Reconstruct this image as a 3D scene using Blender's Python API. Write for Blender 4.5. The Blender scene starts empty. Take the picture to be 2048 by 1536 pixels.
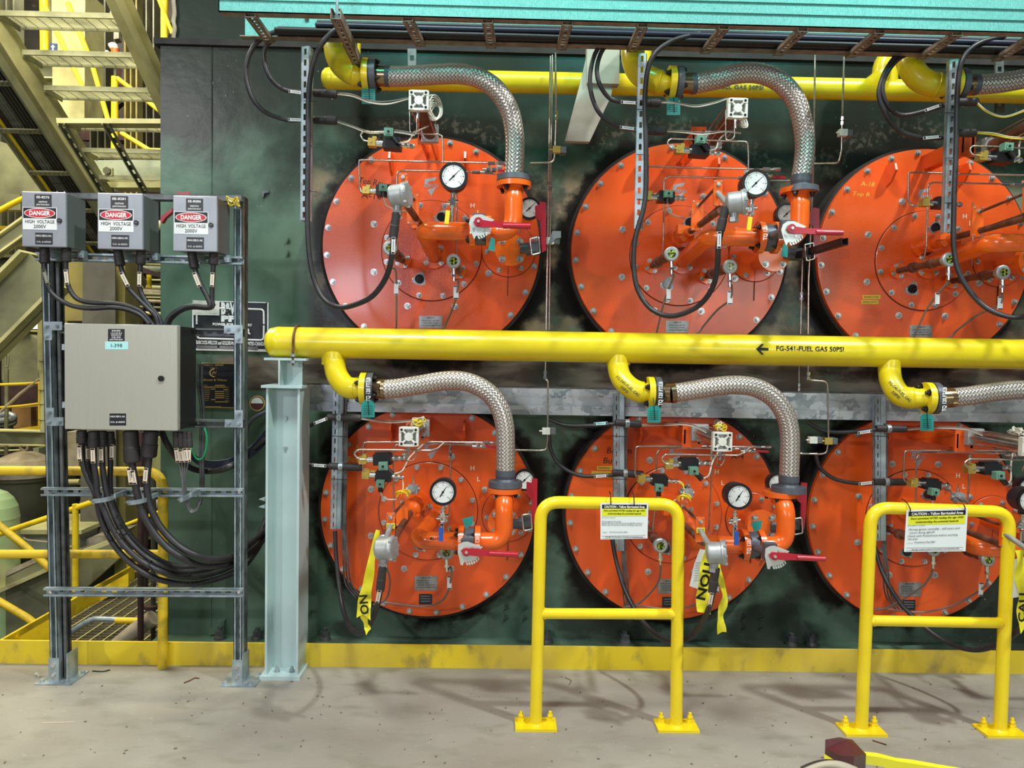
import bpy, math, random
from mathutils import Vector, Matrix
random.seed(7)
V = Vector
F = 1420.0
EYE = V((0.0, 0.0, 1.7))
# ---------------------------------------------------------------- camera
_a, _p, _r = math.radians(1.0), math.radians(2.14), math.asin(0.018)
_f = V((math.sin(_a) * math.cos(_p), math.cos(_a) * math.cos(_p), -math.sin(_p)))
_r0 = V((math.cos(_a), -math.sin(_a), 0.0))
_u0 = _r0.cross(_f)
RR = _r0 * math.cos(_r) + _u0 * math.sin(_r)
UU = _u0 * math.cos(_r) - _r0 * math.sin(_r)
scn = bpy.context.scene
COL = scn.collection
cam_d = bpy.data.cameras.new('camera')
cam_d.sensor_fit = 'HORIZONTAL'
cam_d.sensor_width = 36.0
cam_d.lens = 36.0 * F / 2048.0
cam_d.clip_start = 0.05
cam_d.clip_end = 200
cam = bpy.data.objects.new('camera', cam_d)
COL.objects.link(cam)
cam.matrix_world = Matrix(((RR.x, UU.x, -_f.x, EYE.x), (RR.y, UU.y, -_f.y, EYE.y), (RR.z, UU.z, -_f.z, EYE.z), (0, 0, 0, 1)))
scn.camera = cam
# ---------------------------------------------------------------- world, lights, exposure
scn.view_settings.view_transform = 'Standard'
scn.view_settings.look = 'None'
scn.view_settings.gamma = 1.0
scn.view_settings.use_curve_mapping = False
scn.view_settings.exposure = -0.4
wd = bpy.data.worlds.new('world')
scn.world = wd
wd.use_nodes = True
wd.node_tree.nodes['Background'].inputs[0].default_value = (0.88, 0.94, 0.94, 1)
wd.node_tree.nodes['Background'].inputs[1].default_value = 0.18

def light(name, kind, loc, aim, power, color, size=0.5, size_y=None, spot=None, blend=0.5):
    d = bpy.data.lights.new(name, kind)
    d.energy = power
    d.color = color
    if kind == 'AREA':
        d.size = size
        if size_y:
            d.shape = 'RECTANGLE'
            d.size_y = size_y
    else:
        d.shadow_soft_size = size
    if kind == 'SPOT':
        d.spot_size = math.radians(spot)
        d.spot_blend = blend
    o = bpy.data.objects.new(name, d)
    COL.objects.link(o)
    o.location = loc
    o.rotation_euler = (V(aim) - V(loc)).to_track_quat('-Z', 'Y').to_euler()
    return o

light('work_light_west', 'AREA', (-8.0, -9.0, 7.24), (0.0, 4.0, 1.9), 560, (0.97, 0.95, 0.97), 0.4)
light('high_bay_lamp', 'AREA', (4.6, 0.2, 8.2), (1.2, 3.9, 0.6), 640, (0.95, 1.0, 0.98), 0.35)
light('hall_opening_west', 'AREA', (-2.4, -3.4, 2.75), (-0.8, 4.0, 2.0), 85, (0.84, 0.84, 1.0), 0.75, 0.65)
light('hall_opening_east', 'AREA', (4.2, -4.2, 2.8), (1.4, 4.0, 1.7), 100, (0.90, 1.0, 0.98), 2.6, 1.2)
light('hall_lamp_overhead', 'AREA', (-1.0, 0.2, 7.6), (-0.2, 3.2, 0.2), 500, (0.98, 1.0, 0.97), 1.4)
for _x in (-0.9, 0.7, 2.3):
    light('added_teal_tray_spot', 'SPOT', (_x, 1.7, 4.7), (_x, 3.2, 3.75), 88, (0.10, 1.0, 0.88), 0.15, spot=78, blend=0.8)  # unseen spots added to tint the tray teal
light('stair_hall_lamp', 'AREA', (-5.5, 5.2, 8.2), (-5.0, 9.0, 1.0), 1000, (1.0, 0.93, 0.66), 2.5)
light('added_stair_fill_light', 'AREA', (-3.3, 5.0, 5.4), (-4.6, 7.6, 0.6), 190, (1.0, 0.94, 0.74), 0.9)  # unseen fill added to brighten the lower background
light('far_hall_lamp', 'AREA', (-7.0, 11.0, 8.5), (-6.0, 13.5, 0.0), 1100, (1.0, 0.95, 0.74), 3)

# ---------------------------------------------------------------- pixel frames -> world points
FR = {0: (0, 0, 1), 1: (0, 0, 3.84), 2: (0, 370, 3.84), 3: (0, 750, 3.657), 4: (0, 1120, 3.2), 5: (430, 0, 2.926),
      6: (600, 280, 3.84), 7: (1100, 280, 3.413), 8: (1600, 200, 3.071), 9: (600, 700, 4.016), 10: (600, 950, 4.016),
      11: (1090, 700, 3.357), 12: (1090, 950, 3.357), 13: (1600, 700, 3.84), 14: (1500, 1080, 3.369),
      15: (380, 590, 5.908), 16: (0, 640, 5.907), 17: (0, 880, 3.747), 18: (1190, 990, 15.36), 19: (1800, 1000, 12.8), 20: (690, 830, 9.035),
      21: (1130, 0, 2.231), 22: (0, 230, 3.267)}

def W(z, x, y, Y):
    fx, fy, s = FR[z]
    px, py = fx + x / s, fy + y / s
    d = _f + RR * ((px - 1024.0) / F) + UU * ((768.0 - py) / F)
    return EYE + d * (Y / d.y)

def PT(z, Y, *pts):
    return [W(z, p[0], p[1], p[2] if len(p) > 2 else Y) for p in pts]

def m(pix, Y):
    return pix * Y / F

# ---------------------------------------------------------------- materials
def lin(c):
    return tuple((v / 255.0 / 12.92) if v / 255.0 <= 0.04045 else ((v / 255.0 + 0.055) / 1.055) ** 2.4 for v in c) + (1.0,)

MT = {}
def mat(name, c, rough=0.5, metal=0.0, c2=None, ns=8.0, lo=0.4, hi=0.6, bump=0.0, bs=60.0, coat=0.0, st=(1, 1, 1), r2=None, emit=0.0, alpha=None, c3=None, ns3=3.0, lo3=0.5, hi3=0.65):
    mt = bpy.data.materials.new(name)
    mt.use_nodes = True
    nt = mt.node_tree
    b = nt.nodes['Principled BSDF']
    b.inputs['Base Color'].default_value = lin(c)
    b.inputs['Roughness'].default_value = rough
    b.inputs['Metallic'].default_value = metal
    b.inputs['Coat Weight'].default_value = coat
    b.inputs['Coat Roughness'].default_value = 0.12
    def noise(scale, det=6):
        tc = nt.nodes.new('ShaderNodeTexCoord')
        mp = nt.nodes.new('ShaderNodeMapping')
        mp.inputs['Scale'].default_value = st
        n = nt.nodes.new('ShaderNodeTexNoise')
        n.inputs['Scale'].default_value = scale
        n.inputs['Detail'].default_value = det
        nt.links.new(tc.outputs['Object'], mp.inputs[0])
        nt.links.new(mp.outputs[0], n.inputs['Vector'])
        return n
    def ramp(src, l, h):
        r = nt.nodes.new('ShaderNodeMapRange')
        r.inputs['From Min'].default_value = l
        r.inputs['From Max'].default_value = h
        nt.links.new(src, r.inputs['Value'])
        return r.outputs['Result']
    if c2 is not None:
        fac = ramp(noise(ns).outputs['Fac'], lo, hi)
        mx = nt.nodes.new('ShaderNodeMix')
        mx.data_type = 'RGBA'
        nt.links.new(fac, mx.inputs['Factor'])
        mx.inputs['A'].default_value = lin(c)
        mx.inputs['B'].default_value = lin(c2)
        out = mx.outputs['Result']
        if c3 is not None:
            f3 = ramp(noise(ns3).outputs['Fac'], lo3, hi3)
            m3 = nt.nodes.new('ShaderNodeMix')
            m3.data_type = 'RGBA'
            nt.links.new(f3, m3.inputs['Factor'])
            nt.links.new(out, m3.inputs['A'])
            m3.inputs['B'].default_value = lin(c3)
            out = m3.outputs['Result']
        nt.links.new(out, b.inputs['Base Color'])
        if r2 is not None:
            rm = nt.nodes.new('ShaderNodeMapRange')
            rm.inputs['To Min'].default_value = rough
            rm.inputs['To Max'].default_value = r2
            nt.links.new(fac, rm.inputs['Value'])
            nt.links.new(rm.outputs['Result'], b.inputs['Roughness'])
    if bump:
        bp = nt.nodes.new('ShaderNodeBump')
        bp.inputs['Strength'].default_value = bump
        bp.inputs['Distance'].default_value = 0.004
        nt.links.new(noise(bs, 3).outputs['Fac'], bp.inputs['Height'])
        nt.links.new(bp.outputs[0], b.inputs['Normal'])
    if emit:
        b.inputs['Emission Color'].default_value = lin(c)
        b.inputs['Emission Strength'].default_value = emit
    if alpha is not None:
        b.inputs['Transmission Weight'].default_value = alpha
        b.inputs['IOR'].default_value = 1.45
    MT[name] = mt
    return mt

mat('orange_paint', (228, 92, 28), 0.27, 0, (222, 80, 24), 2.2, 0.3, 0.75, 0.22, 170, 0.2)
mat('orange_pipe_paint', (240, 104, 24), 0.26, 0, (230, 90, 20), 5, 0.4, 0.7, 0.05, 40, 0.5)
mat('yellow_pipe_paint', (226, 204, 22), 0.33, 0, (212, 186, 24), 4, 0.4, 0.75, 0.06, 50, 0.3)
mat('yellow_rail_paint', (244, 218, 24), 0.30, 0, (232, 202, 22), 6, 0.4, 0.75, 0.05, 50, 0.4)
mat('yellow_worn', (224, 190, 34), 0.5, 0, (170, 146, 52), 14, 0.5, 0.72, 0.2, 60, 0)
mat('yellow_far', (240, 206, 30), 0.45, 0, (196, 160, 40), 9, 0.5, 0.8)
mat('yellow_toe', (236, 208, 40), 0.5, 0, (206, 180, 66), 2.0, 0.42, 0.6, 0.1, 60, 0, (1, 1, 0.6), None, 0, None, (150, 130, 74), 9.0, 0.56, 0.74)
mat('cream_steel', (204, 198, 140), 0.55, 0, (160, 154, 106), 3, 0.42, 0.7, 0.1, 40)
mat('olive_steel', (128, 128, 96), 0.6, 0, (96, 94, 70), 3, 0.4, 0.7, 0.1, 40)
mat('olive_dark', (78, 78, 56), 0.65, 0, (52, 50, 38), 3, 0.4, 0.7)
mat('far_dim', (52, 42, 32), 0.8, 0, (28, 25, 22), 0.9, 0.35, 0.6, 0, 1, 0, (1, 1, 1.8), None, 0, None, (78, 70, 46), 2.3, 0.6, 0.7)
mat('green_grey_steel', (158, 166, 148), 0.5, 0, (122, 130, 112), 4, 0.42, 0.7)
mat('column_paint', (182, 204, 202), 0.42, 0, (166, 186, 186), 3, 0.4, 0.7, 0.06, 60)
mat('hanger_paint', (170, 168, 152), 0.5, 0, (140, 136, 122), 4, 0.4, 0.7)
mat('galvanised', (176, 190, 194), 0.42, 0.55, (138, 152, 158), 14, 0.4, 0.65, 0.03, 60)
mat('galvanised_dark', (112, 116, 116), 0.48, 0.5, (80, 82, 82), 14, 0.4, 0.65)
mat('strut_dusty', (150, 134, 118), 0.6, 0.3, (112, 98, 86), 20, 0.4, 0.7)
mat('stainless', (198, 192, 182), 0.24, 0.95, (170, 160, 148), 20, 0.4, 0.7)
mat('chrome', (222, 224, 224), 0.14, 1.0)
mat('bolt_metal', (214, 214, 210), 0.3, 0.6, (150, 150, 148), 60, 0.4, 0.6)
mat('door_steel', (206, 206, 190), 0.26, 0.5, (194, 192, 178), 30, 0.3, 0.7, 0.05, 160, 0, (1, 1, 0.03), 0.34)
mat('box_side_steel_shaded', (60, 58, 58), 0.35, 0.7)  # darker copy of the door steel, side shade put into the colour
mat('box_grey', (150, 154, 160), 0.35, 0.35, (140, 144, 150), 5, 0.4, 0.6, 0.03, 90)
mat('box_grey_side_shaded', (104, 108, 108), 0.38, 0.3)  # darker copy of the box grey, shade painted on the sides
mat('aluminium', (176, 180, 180), 0.45, 0.5, (158, 162, 162), 20, 0.4, 0.6, 0.08, 160)
mat('cylinder_white', (222, 222, 210), 0.45, 0.1, (196, 196, 184), 20, 0.4, 0.7)
mat('quadrant_plate', (206, 214, 208), 0.35, 0.4)
mat('black_rubber', (38, 37, 40), 0.42, 0, (52, 50, 52), 12, 0.4, 0.7)
mat('black_plastic', (20, 20, 22), 0.35)
mat('black_cable', (24, 24, 26), 0.5)
mat('blue_cable', (40, 44, 66), 0.45)
mat('grey_cable', (120, 112, 106), 0.5)
mat('boot_rubber', (44, 41, 42), 0.55, 0, (58, 54, 54), 10, 0.4, 0.7)
mat('flange_grey', (84, 88, 96), 0.45, 0.2)
mat('hose_collar', (150, 128, 100), 0.25, 0.95)
mat('brass', (212, 184, 92), 0.3, 0.8)
mat('bronze_rust', (120, 74, 54), 0.6, 0.2, (90, 54, 40), 20, 0.4, 0.6)
mat('red_handle', (176, 22, 44), 0.32, 0, None, coat=0.4)
mat('blue_handle', (34, 84, 176), 0.35)
mat('teal_tag', (20, 138, 128), 0.6, 0, (26, 122, 114), 12, 0.4, 0.6)
mat('green_plug', (96, 140, 118), 0.45)
mat('green_wire', (24, 150, 96), 0.4)
mat('yellow_wire', (232, 206, 30), 0.45)
mat('white_wire', (206, 200, 186), 0.45)
mat('white_print', (236, 236, 232), 0.5)
mat('black_print', (18, 18, 20), 0.5)
mat('paper', (226, 234, 232), 0.35, 0, None, coat=0.3)
mat('label_white', (230, 232, 230), 0.25, 0, None, coat=0.4)
mat('label_black', (34, 36, 40), 0.35)
mat('label_cream', (226, 206, 180), 0.5)
mat('label_cyan', (170, 226, 226), 0.4)
mat('danger_red', (200, 20, 44), 0.35)
mat('sign_yellow', (222, 226, 40), 0.4)
mat('caution_tape', (238, 230, 40), 0.35, 0, None, coat=0.3)
mat('masking_tape', (222, 180, 60), 0.6)
mat('gold_print', (190, 164, 96), 0.4, 0.4)
mat('grey_print', (150, 156, 160), 0.5, 0.2)
mat('navy_sign', (36, 62, 112), 0.5)
mat('plate_metal', (160, 160, 158), 0.35, 0.6, (140, 140, 138), 20, 0.4, 0.6)
mat('burner_barrel', (26, 24, 22), 0.8, 0, (46, 42, 38), 8, 0.4, 0.7)
mat('scanner_eye', (170, 200, 50), 0.15, 0, (10, 14, 6), 110, 0.42, 0.54)  # yellow-green glow painted as patches in the dark eye
mat('glass_dark', (16, 18, 20), 0.1, 0, None, coat=0.6)
mat('maroon_rubber', (86, 34, 40), 0.38, 0, (64, 28, 32), 10, 0.4, 0.6, 0.15, 50, 0.2)
mat('rope', (168, 160, 140), 0.85)
mat('green_tank', (170, 196, 140), 0.5, 0, (188, 176, 130), 2.2, 0.45, 0.7)
mat('brown_box', (150, 112, 62), 0.7, 0, (120, 84, 46), 3, 0.4, 0.7)
mat('rust_pipe', (70, 46, 42), 0.6, 0, (48, 34, 32), 8, 0.4, 0.7)
mat('insulation', (176, 164, 140), 0.8, 0, (140, 126, 104), 8, 0.4, 0.7, 0.3, 30)
mat('grating', (120, 110, 80), 0.6, 0.2)
mat('grating_grey', (176, 176, 140), 0.6, 0.2, (128, 128, 102), 5, 0.4, 0.7)
mat('dial_face', (226, 230, 226), 0.4)
mat('concrete_bit', (120, 104, 84), 0.9)
mat('lamp_glow', (255, 246, 214), 0.5, 0, None, emit=3.0)
mat('brick_red', (120, 50, 40), 0.7, 0, (80, 36, 30), 4, 0.4, 0.6)

def braid_mat():
    mt = bpy.data.materials.new('steel_braid')
    mt.use_nodes = True
    nt = mt.node_tree
    b = nt.nodes['Principled BSDF']
    b.inputs['Metallic'].default_value = 0.65
    b.inputs['Roughness'].default_value = 0.34
    uv = nt.nodes.new('ShaderNodeUVMap')
    sp = nt.nodes.new('ShaderNodeSeparateXYZ')
    nt.links.new(uv.outputs[0], sp.inputs[0])
    def ma(op, a, c=None):
        n = nt.nodes.new('ShaderNodeMath')
        n.operation = op
        for i, v in enumerate((a, c)):
            if v is None:
                continue
            if isinstance(v, (int, float)):
                n.inputs[i].default_value = v
            else:
                nt.links.new(v, n.inputs[i])
        return n.outputs[0]
    u = ma('MULTIPLY', sp.outputs[0], 15.0)
    v = ma('MULTIPLY', sp.outputs[1], 52.0)
    p = ma('ADD', u, v)
    q = ma('SUBTRACT', u, v)
    chk = ma('MODULO', ma('ABSOLUTE', ma('ADD', ma('FLOOR', p), ma('FLOOR', q))), 2.0)
    ha = ma('ABSOLUTE', ma('SINE', ma('MULTIPLY', p, math.pi)))
    hb = ma('ABSOLUTE', ma('SINE', ma('MULTIPLY', q, math.pi)))
    mx = nt.nodes.new('ShaderNodeMix')
    mx.data_type = 'FLOAT'
    nt.links.new(chk, mx.inputs['Factor'])
    nt.links.new(ha, mx.inputs[2])
    nt.links.new(hb, mx.inputs[3])
    h = mx.outputs[0]
    cr = nt.nodes.new('ShaderNodeMix')
    cr.data_type = 'RGBA'
    nt.links.new(ma('POWER', h, 0.6), cr.inputs['Factor'])
    cr.inputs['A'].default_value = lin((62, 54, 48))
    cr.inputs['B'].default_value = lin((212, 204, 196))
    nt.links.new(cr.outputs['Result'], b.inputs['Base Color'])
    bp = nt.nodes.new('ShaderNodeBump')
    bp.inputs['Strength'].default_value = 0.9
    bp.inputs['Distance'].default_value = 0.003
    nt.links.new(h, bp.inputs['Height'])
    nt.links.new(bp.outputs[0], b.inputs['Normal'])
    MT['steel_braid'] = mt
braid_mat()

def spangle(name, ca, cb, scale, st=(1, 1, 1), rough=0.4, metal=0.55, warp=0.0):
    mt = bpy.data.materials.new(name)
    mt.use_nodes = True
    nt = mt.node_tree
    b = nt.nodes['Principled BSDF']
    b.inputs['Metallic'].default_value = metal
    b.inputs['Roughness'].default_value = rough
    tc = nt.nodes.new('ShaderNodeTexCoord')
    mp = nt.nodes.new('ShaderNodeMapping')
    mp.inputs['Scale'].default_value = st
    nt.links.new(tc.outputs['Object'], mp.inputs[0])
    src = mp.outputs[0]
    n = nt.nodes.new('ShaderNodeTexNoise')
    n.inputs['Scale'].default_value = scale * 1.5
    nt.links.new(src, n.inputs['Vector'])
    ad = nt.nodes.new('ShaderNodeMixRGB')
    ad.blend_type = 'ADD'
    ad.inputs[0].default_value = warp
    nt.links.new(src, ad.inputs[1])
    nt.links.new(n.outputs['Color'], ad.inputs[2])
    vo = nt.nodes.new('ShaderNodeTexVoronoi')
    vo.inputs['Scale'].default_value = scale
    nt.links.new(ad.outputs[0], vo.inputs['Vector'])
    bw = nt.nodes.new('ShaderNodeRGBToBW')
    nt.links.new(vo.outputs['Color'], bw.inputs[0])
    mx = nt.nodes.new('ShaderNodeMix')
    mx.data_type = 'RGBA'
    nt.links.new(bw.outputs[0], mx.inputs['Factor'])
    mx.inputs['A'].default_value = lin(ca)
    mx.inputs['B'].default_value = lin(cb)
    nt.links.new(mx.outputs['Result'], b.inputs['Base Color'])
    MT[name] = mt
spangle('galvanised_spangle', (140, 152, 160), (222, 230, 232), 13, (1, 1, 1.3), 0.42, 0.4, 0.15)
spangle('tray_galvanised_teal_lit', (64, 136, 130), (126, 196, 188), 70, (1, 1, 0.22), 0.5, 0.3, 0.3)  # teal light mixed into the grey galvanised colours

# ---------------------------------------------------------------- mesh building
class MB:
    def __init__(s):
        s.v, s.f, s.sm, s.uv = [], [], [], []
    def add(s, vs, fs, smooth=False, uvs=None):
        k = len(s.v)
        s.v += [V(p) for p in vs]
        for i, f in enumerate(fs):
            s.f.append(tuple(k + j for j in f))
            s.sm.append(smooth)
            s.uv.append(uvs[i] if uvs else None)
        return s
    def box(s, c, sx, sy, sz, R=None):
        ax = [V((1, 0, 0)), V((0, 1, 0)), V((0, 0, 1))] if R is None else R
        c = V(c)
        vs = [c + ax[0] * (sx / 2 * a) + ax[1] * (sy / 2 * b_) + ax[2] * (sz / 2 * d) for a in (-1, 1) for b_ in (-1, 1) for d in (-1, 1)]
        return s.add(vs, [(0, 1, 3, 2), (4, 6, 7, 5), (0, 4, 5, 1), (2, 3, 7, 6), (0, 2, 6, 4), (1, 5, 7, 3)])
    def bb(s, x0, x1, y0, y1, z0, z1):
        return s.box(((x0 + x1) / 2, (y0 + y1) / 2, (z0 + z1) / 2), abs(x1 - x0), abs(y1 - y0), abs(z1 - z0))
    def bar(s, p0, p1, w, d, side=None):
        p0, p1 = V(p0), V(p1)
        t = (p1 - p0)
        L = t.length
        t.normalize()
        sd = V(side) if side else (V((0, 1, 0)) if abs(t.y) < 0.9 else V((1, 0, 0)))
        a = (sd - t * sd.dot(t)).normalized()     # depth axis
        b_ = t.cross(a)
        return s.box((p0 + p1) / 2, L, w, d, [t, b_, a])
    def slab(s, pts, depth, R=None):
        # polygon in the world, extruded along +y by depth
        n = len(pts)
        d = V((0, depth, 0)) if R is None else V(R) * depth
        vs = [V(p) for p in pts] + [V(p) + d for p in pts]
        fs = [tuple(range(n)), tuple(range(2 * n - 1, n - 1, -1))]
        for i in range(n):
            j = (i + 1) % n
            fs.append((i, i + n, j + n, j))
        return s.add(vs, fs)
    def tube(s, pts, r, n=12, caps=True, corr=None, uv=False):
        # r: number or list; corr=(pitch, depth) ribs
        P = [V(p) for p in pts]
        if corr:
            P = resample(P, corr[0])
        N = len(P)
        rs = [r] * N if not isinstance(r, (list, tuple)) else list(r)
        if corr:
            r0 = rs[0]
            rs = [r0 + (corr[1] if i % 2 else 0.0) for i in range(N)]
        tans = []
        for i in range(N):
            a = P[max(i - 1, 0)]
            b_ = P[min(i + 1, N - 1)]
            t = b_ - a
            if t.length < 1e-9:
                t = V((0, 0, 1))
            tans.append(t.normalized())
        t0 = tans[0]
        ref = V((0, 0, 1)) if abs(t0.z) < 0.9 else V((0, -1, 0))
        nrm = (ref - t0 * ref.dot(t0)).normalized()
        vs, L = [], 0.0
        Ls = []
        for i in range(N):
            if i:
                q = tans[i - 1].rotation_difference(tans[i])
                nrm = (q @ nrm)
                nrm = (nrm - tans[i] * nrm.dot(tans[i])).normalized()
                L += (P[i] - P[i - 1]).length
            Ls.append(L)
            bn = tans[i].cross(nrm)
            for k in range(n):
                a = 2 * math.pi * k / n
                vs.append(P[i] + (nrm * math.cos(a) + bn * math.sin(a)) * rs[i])
        fs, uvs = [], []
        for i in range(N - 1):
            for k in range(n):
                k2 = (k + 1) % n
                fs.append((i * n + k, i * n + k2, (i + 1) * n + k2, (i + 1) * n + k))
                if uv:
                    uvs.append(((k / n, Ls[i]), ((k + 1) / n, Ls[i]), ((k + 1) / n, Ls[i + 1]), (k / n, Ls[i + 1])))
        s.add(vs, fs, True, uvs if uv else None)
        if caps:
            for i, rev in ((0, True), (N - 1, False)):
                ring = vs[i * n:(i + 1) * n]
                f = tuple(range(n))
                s.add(ring, [f[::-1] if rev else f])
        return s
    def cyl(s, p0, p1, r, r1=None, n=20, smooth=True):
        p0, p1 = V(p0), V(p1)
        t = (p1 - p0).normalized()
        ref = V((0, 0, 1)) if abs(t.z) < 0.9 else V((0, -1, 0))
        a = (ref - t * ref.dot(t)).normalized()
        b_ = t.cross(a)
        r1 = r if r1 is None else r1
        c0 = [p0 + (a * math.cos(2 * math.pi * k / n) + b_ * math.sin(2 * math.pi * k / n)) * r for k in range(n)]
        c1 = [p1 + (a * math.cos(2 * math.pi * k / n) + b_ * math.sin(2 * math.pi * k / n)) * r1 for k in range(n)]
        s.add(c0 + c1, [(k, (k + 1) % n, n + (k + 1) % n, n + k) for k in range(n)], smooth)
        s.add(c0, [tuple(range(n - 1, -1, -1))])
        s.add(c1, [tuple(range(n))])
        return s
    def ring(s, p0, p1, ro, ri, n=40):
        p0, p1 = V(p0), V(p1)
        t = (p1 - p0).normalized()
        ref = V((0, 0, 1)) if abs(t.z) < 0.9 else V((0, -1, 0))
        a = (ref - t * ref.dot(t)).normalized()
        b_ = t.cross(a)
        def c(p, r):
            return [p + (a * math.cos(2 * math.pi * k / n) + b_ * math.sin(2 * math.pi * k / n)) * r for k in range(n)]
        A, B, C, D = c(p0, ro), c(p1, ro), c(p1, ri), c(p0, ri)
        q = [(k, (k + 1) % n, n + (k + 1) % n, n + k) for k in range(n)]
        for X, Z, sm in ((A, B, True), (B, C, False), (C, D, True), (D, A, False)):
            s.add(X + Z, q, sm)
        return s
    def lathe(s, p0, axis, prof, n=24):
        # prof: list of (distance along the axis, radius)
        p0 = V(p0)
        t = V(axis).normalized()
        P = [p0 + t * d for d, _ in prof]
        ref = V((0, 0, 1)) if abs(t.z) < 0.9 else V((0, -1, 0))
        a = (ref - t * ref.dot(t)).normalized()
        b_ = t.cross(a)
        rings = [[P[i] + (a * math.cos(2 * math.pi * k / n) + b_ * math.sin(2 * math.pi * k / n)) * max(prof[i][1], 1e-5) for k in range(n)] for i in range(len(P))]
        for i in range(len(P) - 1):
            s.add(rings[i] + rings[i + 1], [(k, (k + 1) % n, n + (k + 1) % n, n + k) for k in range(n)], True)
        for i in (0, -1):
            if prof[i][1] > 1e-4:
                s.add(rings[i], [tuple(range(n)) if i else tuple(range(n - 1, -1, -1))])
        return s
    def ball(s, c, r, n=14, sc=(1, 1, 1)):
        c = V(c)
        vs, fs = [], []
        k = n // 2
        for i in range(k + 1):
            th = math.pi * i / k
            for j in range(n):
                ph = 2 * math.pi * j / n
                vs.append(c + V((math.sin(th) * math.cos(ph) * sc[0], math.sin(th) * math.sin(ph) * sc[1], math.cos(th) * sc[2])) * r)
        for i in range(k):
            for j in range(n):
                j2 = (j + 1) % n
                fs.append((i * n + j, (i + 1) * n + j, (i + 1) * n + j2, i * n + j2))
        return s.add(vs, fs, True)
    def hexn(s, c, ax, r, h):
        c, ax = V(c), V(ax).normalized()
        return s.cyl(c, c + ax * h, r, n=6, smooth=False)

class SM(MB):
    # a builder that scales everything about a point
    def __init__(s, c, k):
        MB.__init__(s)
        s.c, s.k = V(c), k
    def add(s, vs, fs, smooth=False, uvs=None):
        return MB.add(s, [s.c + (V(p) - s.c) * s.k for p in vs], fs, smooth, uvs)

def resample(P, step):
    out, carry = [P[0]], 0.0
    for i in range(1, len(P)):
        a, b_ = P[i - 1], P[i]
        L = (b_ - a).length
        if L < 1e-9:
            continue
        d = step - carry
        while d <= L:
            out.append(a + (b_ - a) * (d / L))
            d += step
        carry = L - (d - step)
    return out

def spline(P, k=8):
    P = [V(p) for p in P]
    if len(P) < 3:
        return P
    Q = [P[0] * 2 - P[1]] + P + [P[-1] * 2 - P[-2]]
    out = []
    for i in range(1, len(Q) - 2):
        p0, p1, p2, p3 = Q[i - 1], Q[i], Q[i + 1], Q[i + 2]
        for j in range(k):
            t = j / k
            out.append(0.5 * ((2 * p1) + (p2 - p0) * t + (2 * p0 - 5 * p1 + 4 * p2 - p3) * t * t + (3 * p1 - p0 - 3 * p2 + p3) * t ** 3))
    out.append(P[-1])
    return out

def fillet(P, r, k=5):
    P = [V(p) for p in P]
    out = [P[0]]
    for i in range(1, len(P) - 1):
        a, b_, c = P[i - 1], P[i], P[i + 1]
        u, v = (a - b_), (c - b_)
        lu, lv = u.length, v.length
        if lu < 1e-6 or lv < 1e-6:
            continue
        u.normalize(); v.normalize()
        ang = math.acos(max(-1, min(1, u.dot(v))))
        if ang > 3.05:
            out.append(b_)
            continue
        d = min(r / math.tan(ang / 2), lu * 0.48, lv * 0.48)
        p1, p2 = b_ + u * d, b_ + v * d
        for j in range(k + 1):
            t = j / k
            out.append(p1 * (1 - t) ** 2 + b_ * 2 * t * (1 - t) + p2 * t * t)
    out.append(P[-1])
    return out

BASE = {}      # object name -> world offset that its vertices are relative to
KIDS = {}
def _mesh(name, mb, L, mt):
    me = bpy.data.meshes.new(name)
    me.from_pydata([tuple(p - L) for p in mb.v], [], mb.f)
    me.polygons.foreach_set('use_smooth', mb.sm)
    if any(u is not None for u in mb.uv):
        ul = me.uv_layers.new(name='UVMap')
        i = 0
        for pi, f in enumerate(mb.f):
            u = mb.uv[pi]
            for j in range(len(f)):
                if u:
                    ul.data[i].uv = u[j]
                i += 1
    me.materials.append(MT[mt])
    me.validate()
    me.update()
    return me

def thing(name, label, cat, loc, group=None):
    o = bpy.data.objects.new(name, None)
    COL.objects.link(o)
    o.location = loc
    o.empty_display_size = 0.05
    o['label'] = label
    o['category'] = cat
    if group:
        o['group'] = group
    BASE[o.name] = V(loc)
    KIDS[o.name] = []
    return o

def part(name, mb, mt, par, label=None, kind=None):
    L = BASE[par.name]
    o = bpy.data.objects.new(name, _mesh(name, mb, L, mt))
    COL.objects.link(o)
    o.parent = par
    BASE[o.name] = L
    KIDS[o.name] = []
    KIDS[par.name].append(o)
    if label:
        o['label'] = label
    if kind:
        o['kind'] = kind
    return o

def solo(name, mb, mt, label=None, cat=None, group=None, kind=None, loc=None):
    if loc is None:
        xs = [p.x for p in mb.v]; ys = [p.y for p in mb.v]; zs = [p.z for p in mb.v]
        loc = V(((min(xs) + max(xs)) / 2, (min(ys) + max(ys)) / 2, min(zs)))
    loc = V(loc)
    o = bpy.data.objects.new(name, _mesh(name, mb, loc, mt))
    COL.objects.link(o)
    o.location = loc
    BASE[o.name] = loc
    KIDS[o.name] = []
    if label:
        o['label'] = label
    if cat:
        o['category'] = cat
    if group:
        o['group'] = group
    if kind:
        o['kind'] = kind
    return o

def part_copy(src, par, off):
    # another object sharing the mesh of a part, shifted
    c = src.copy()
    COL.objects.link(c)
    c.parent = par
    c.location = src.location + V(off)
    BASE[c.name] = BASE[src.name]
    KIDS[c.name] = []
    KIDS[par.name].append(c)
    return c

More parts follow.
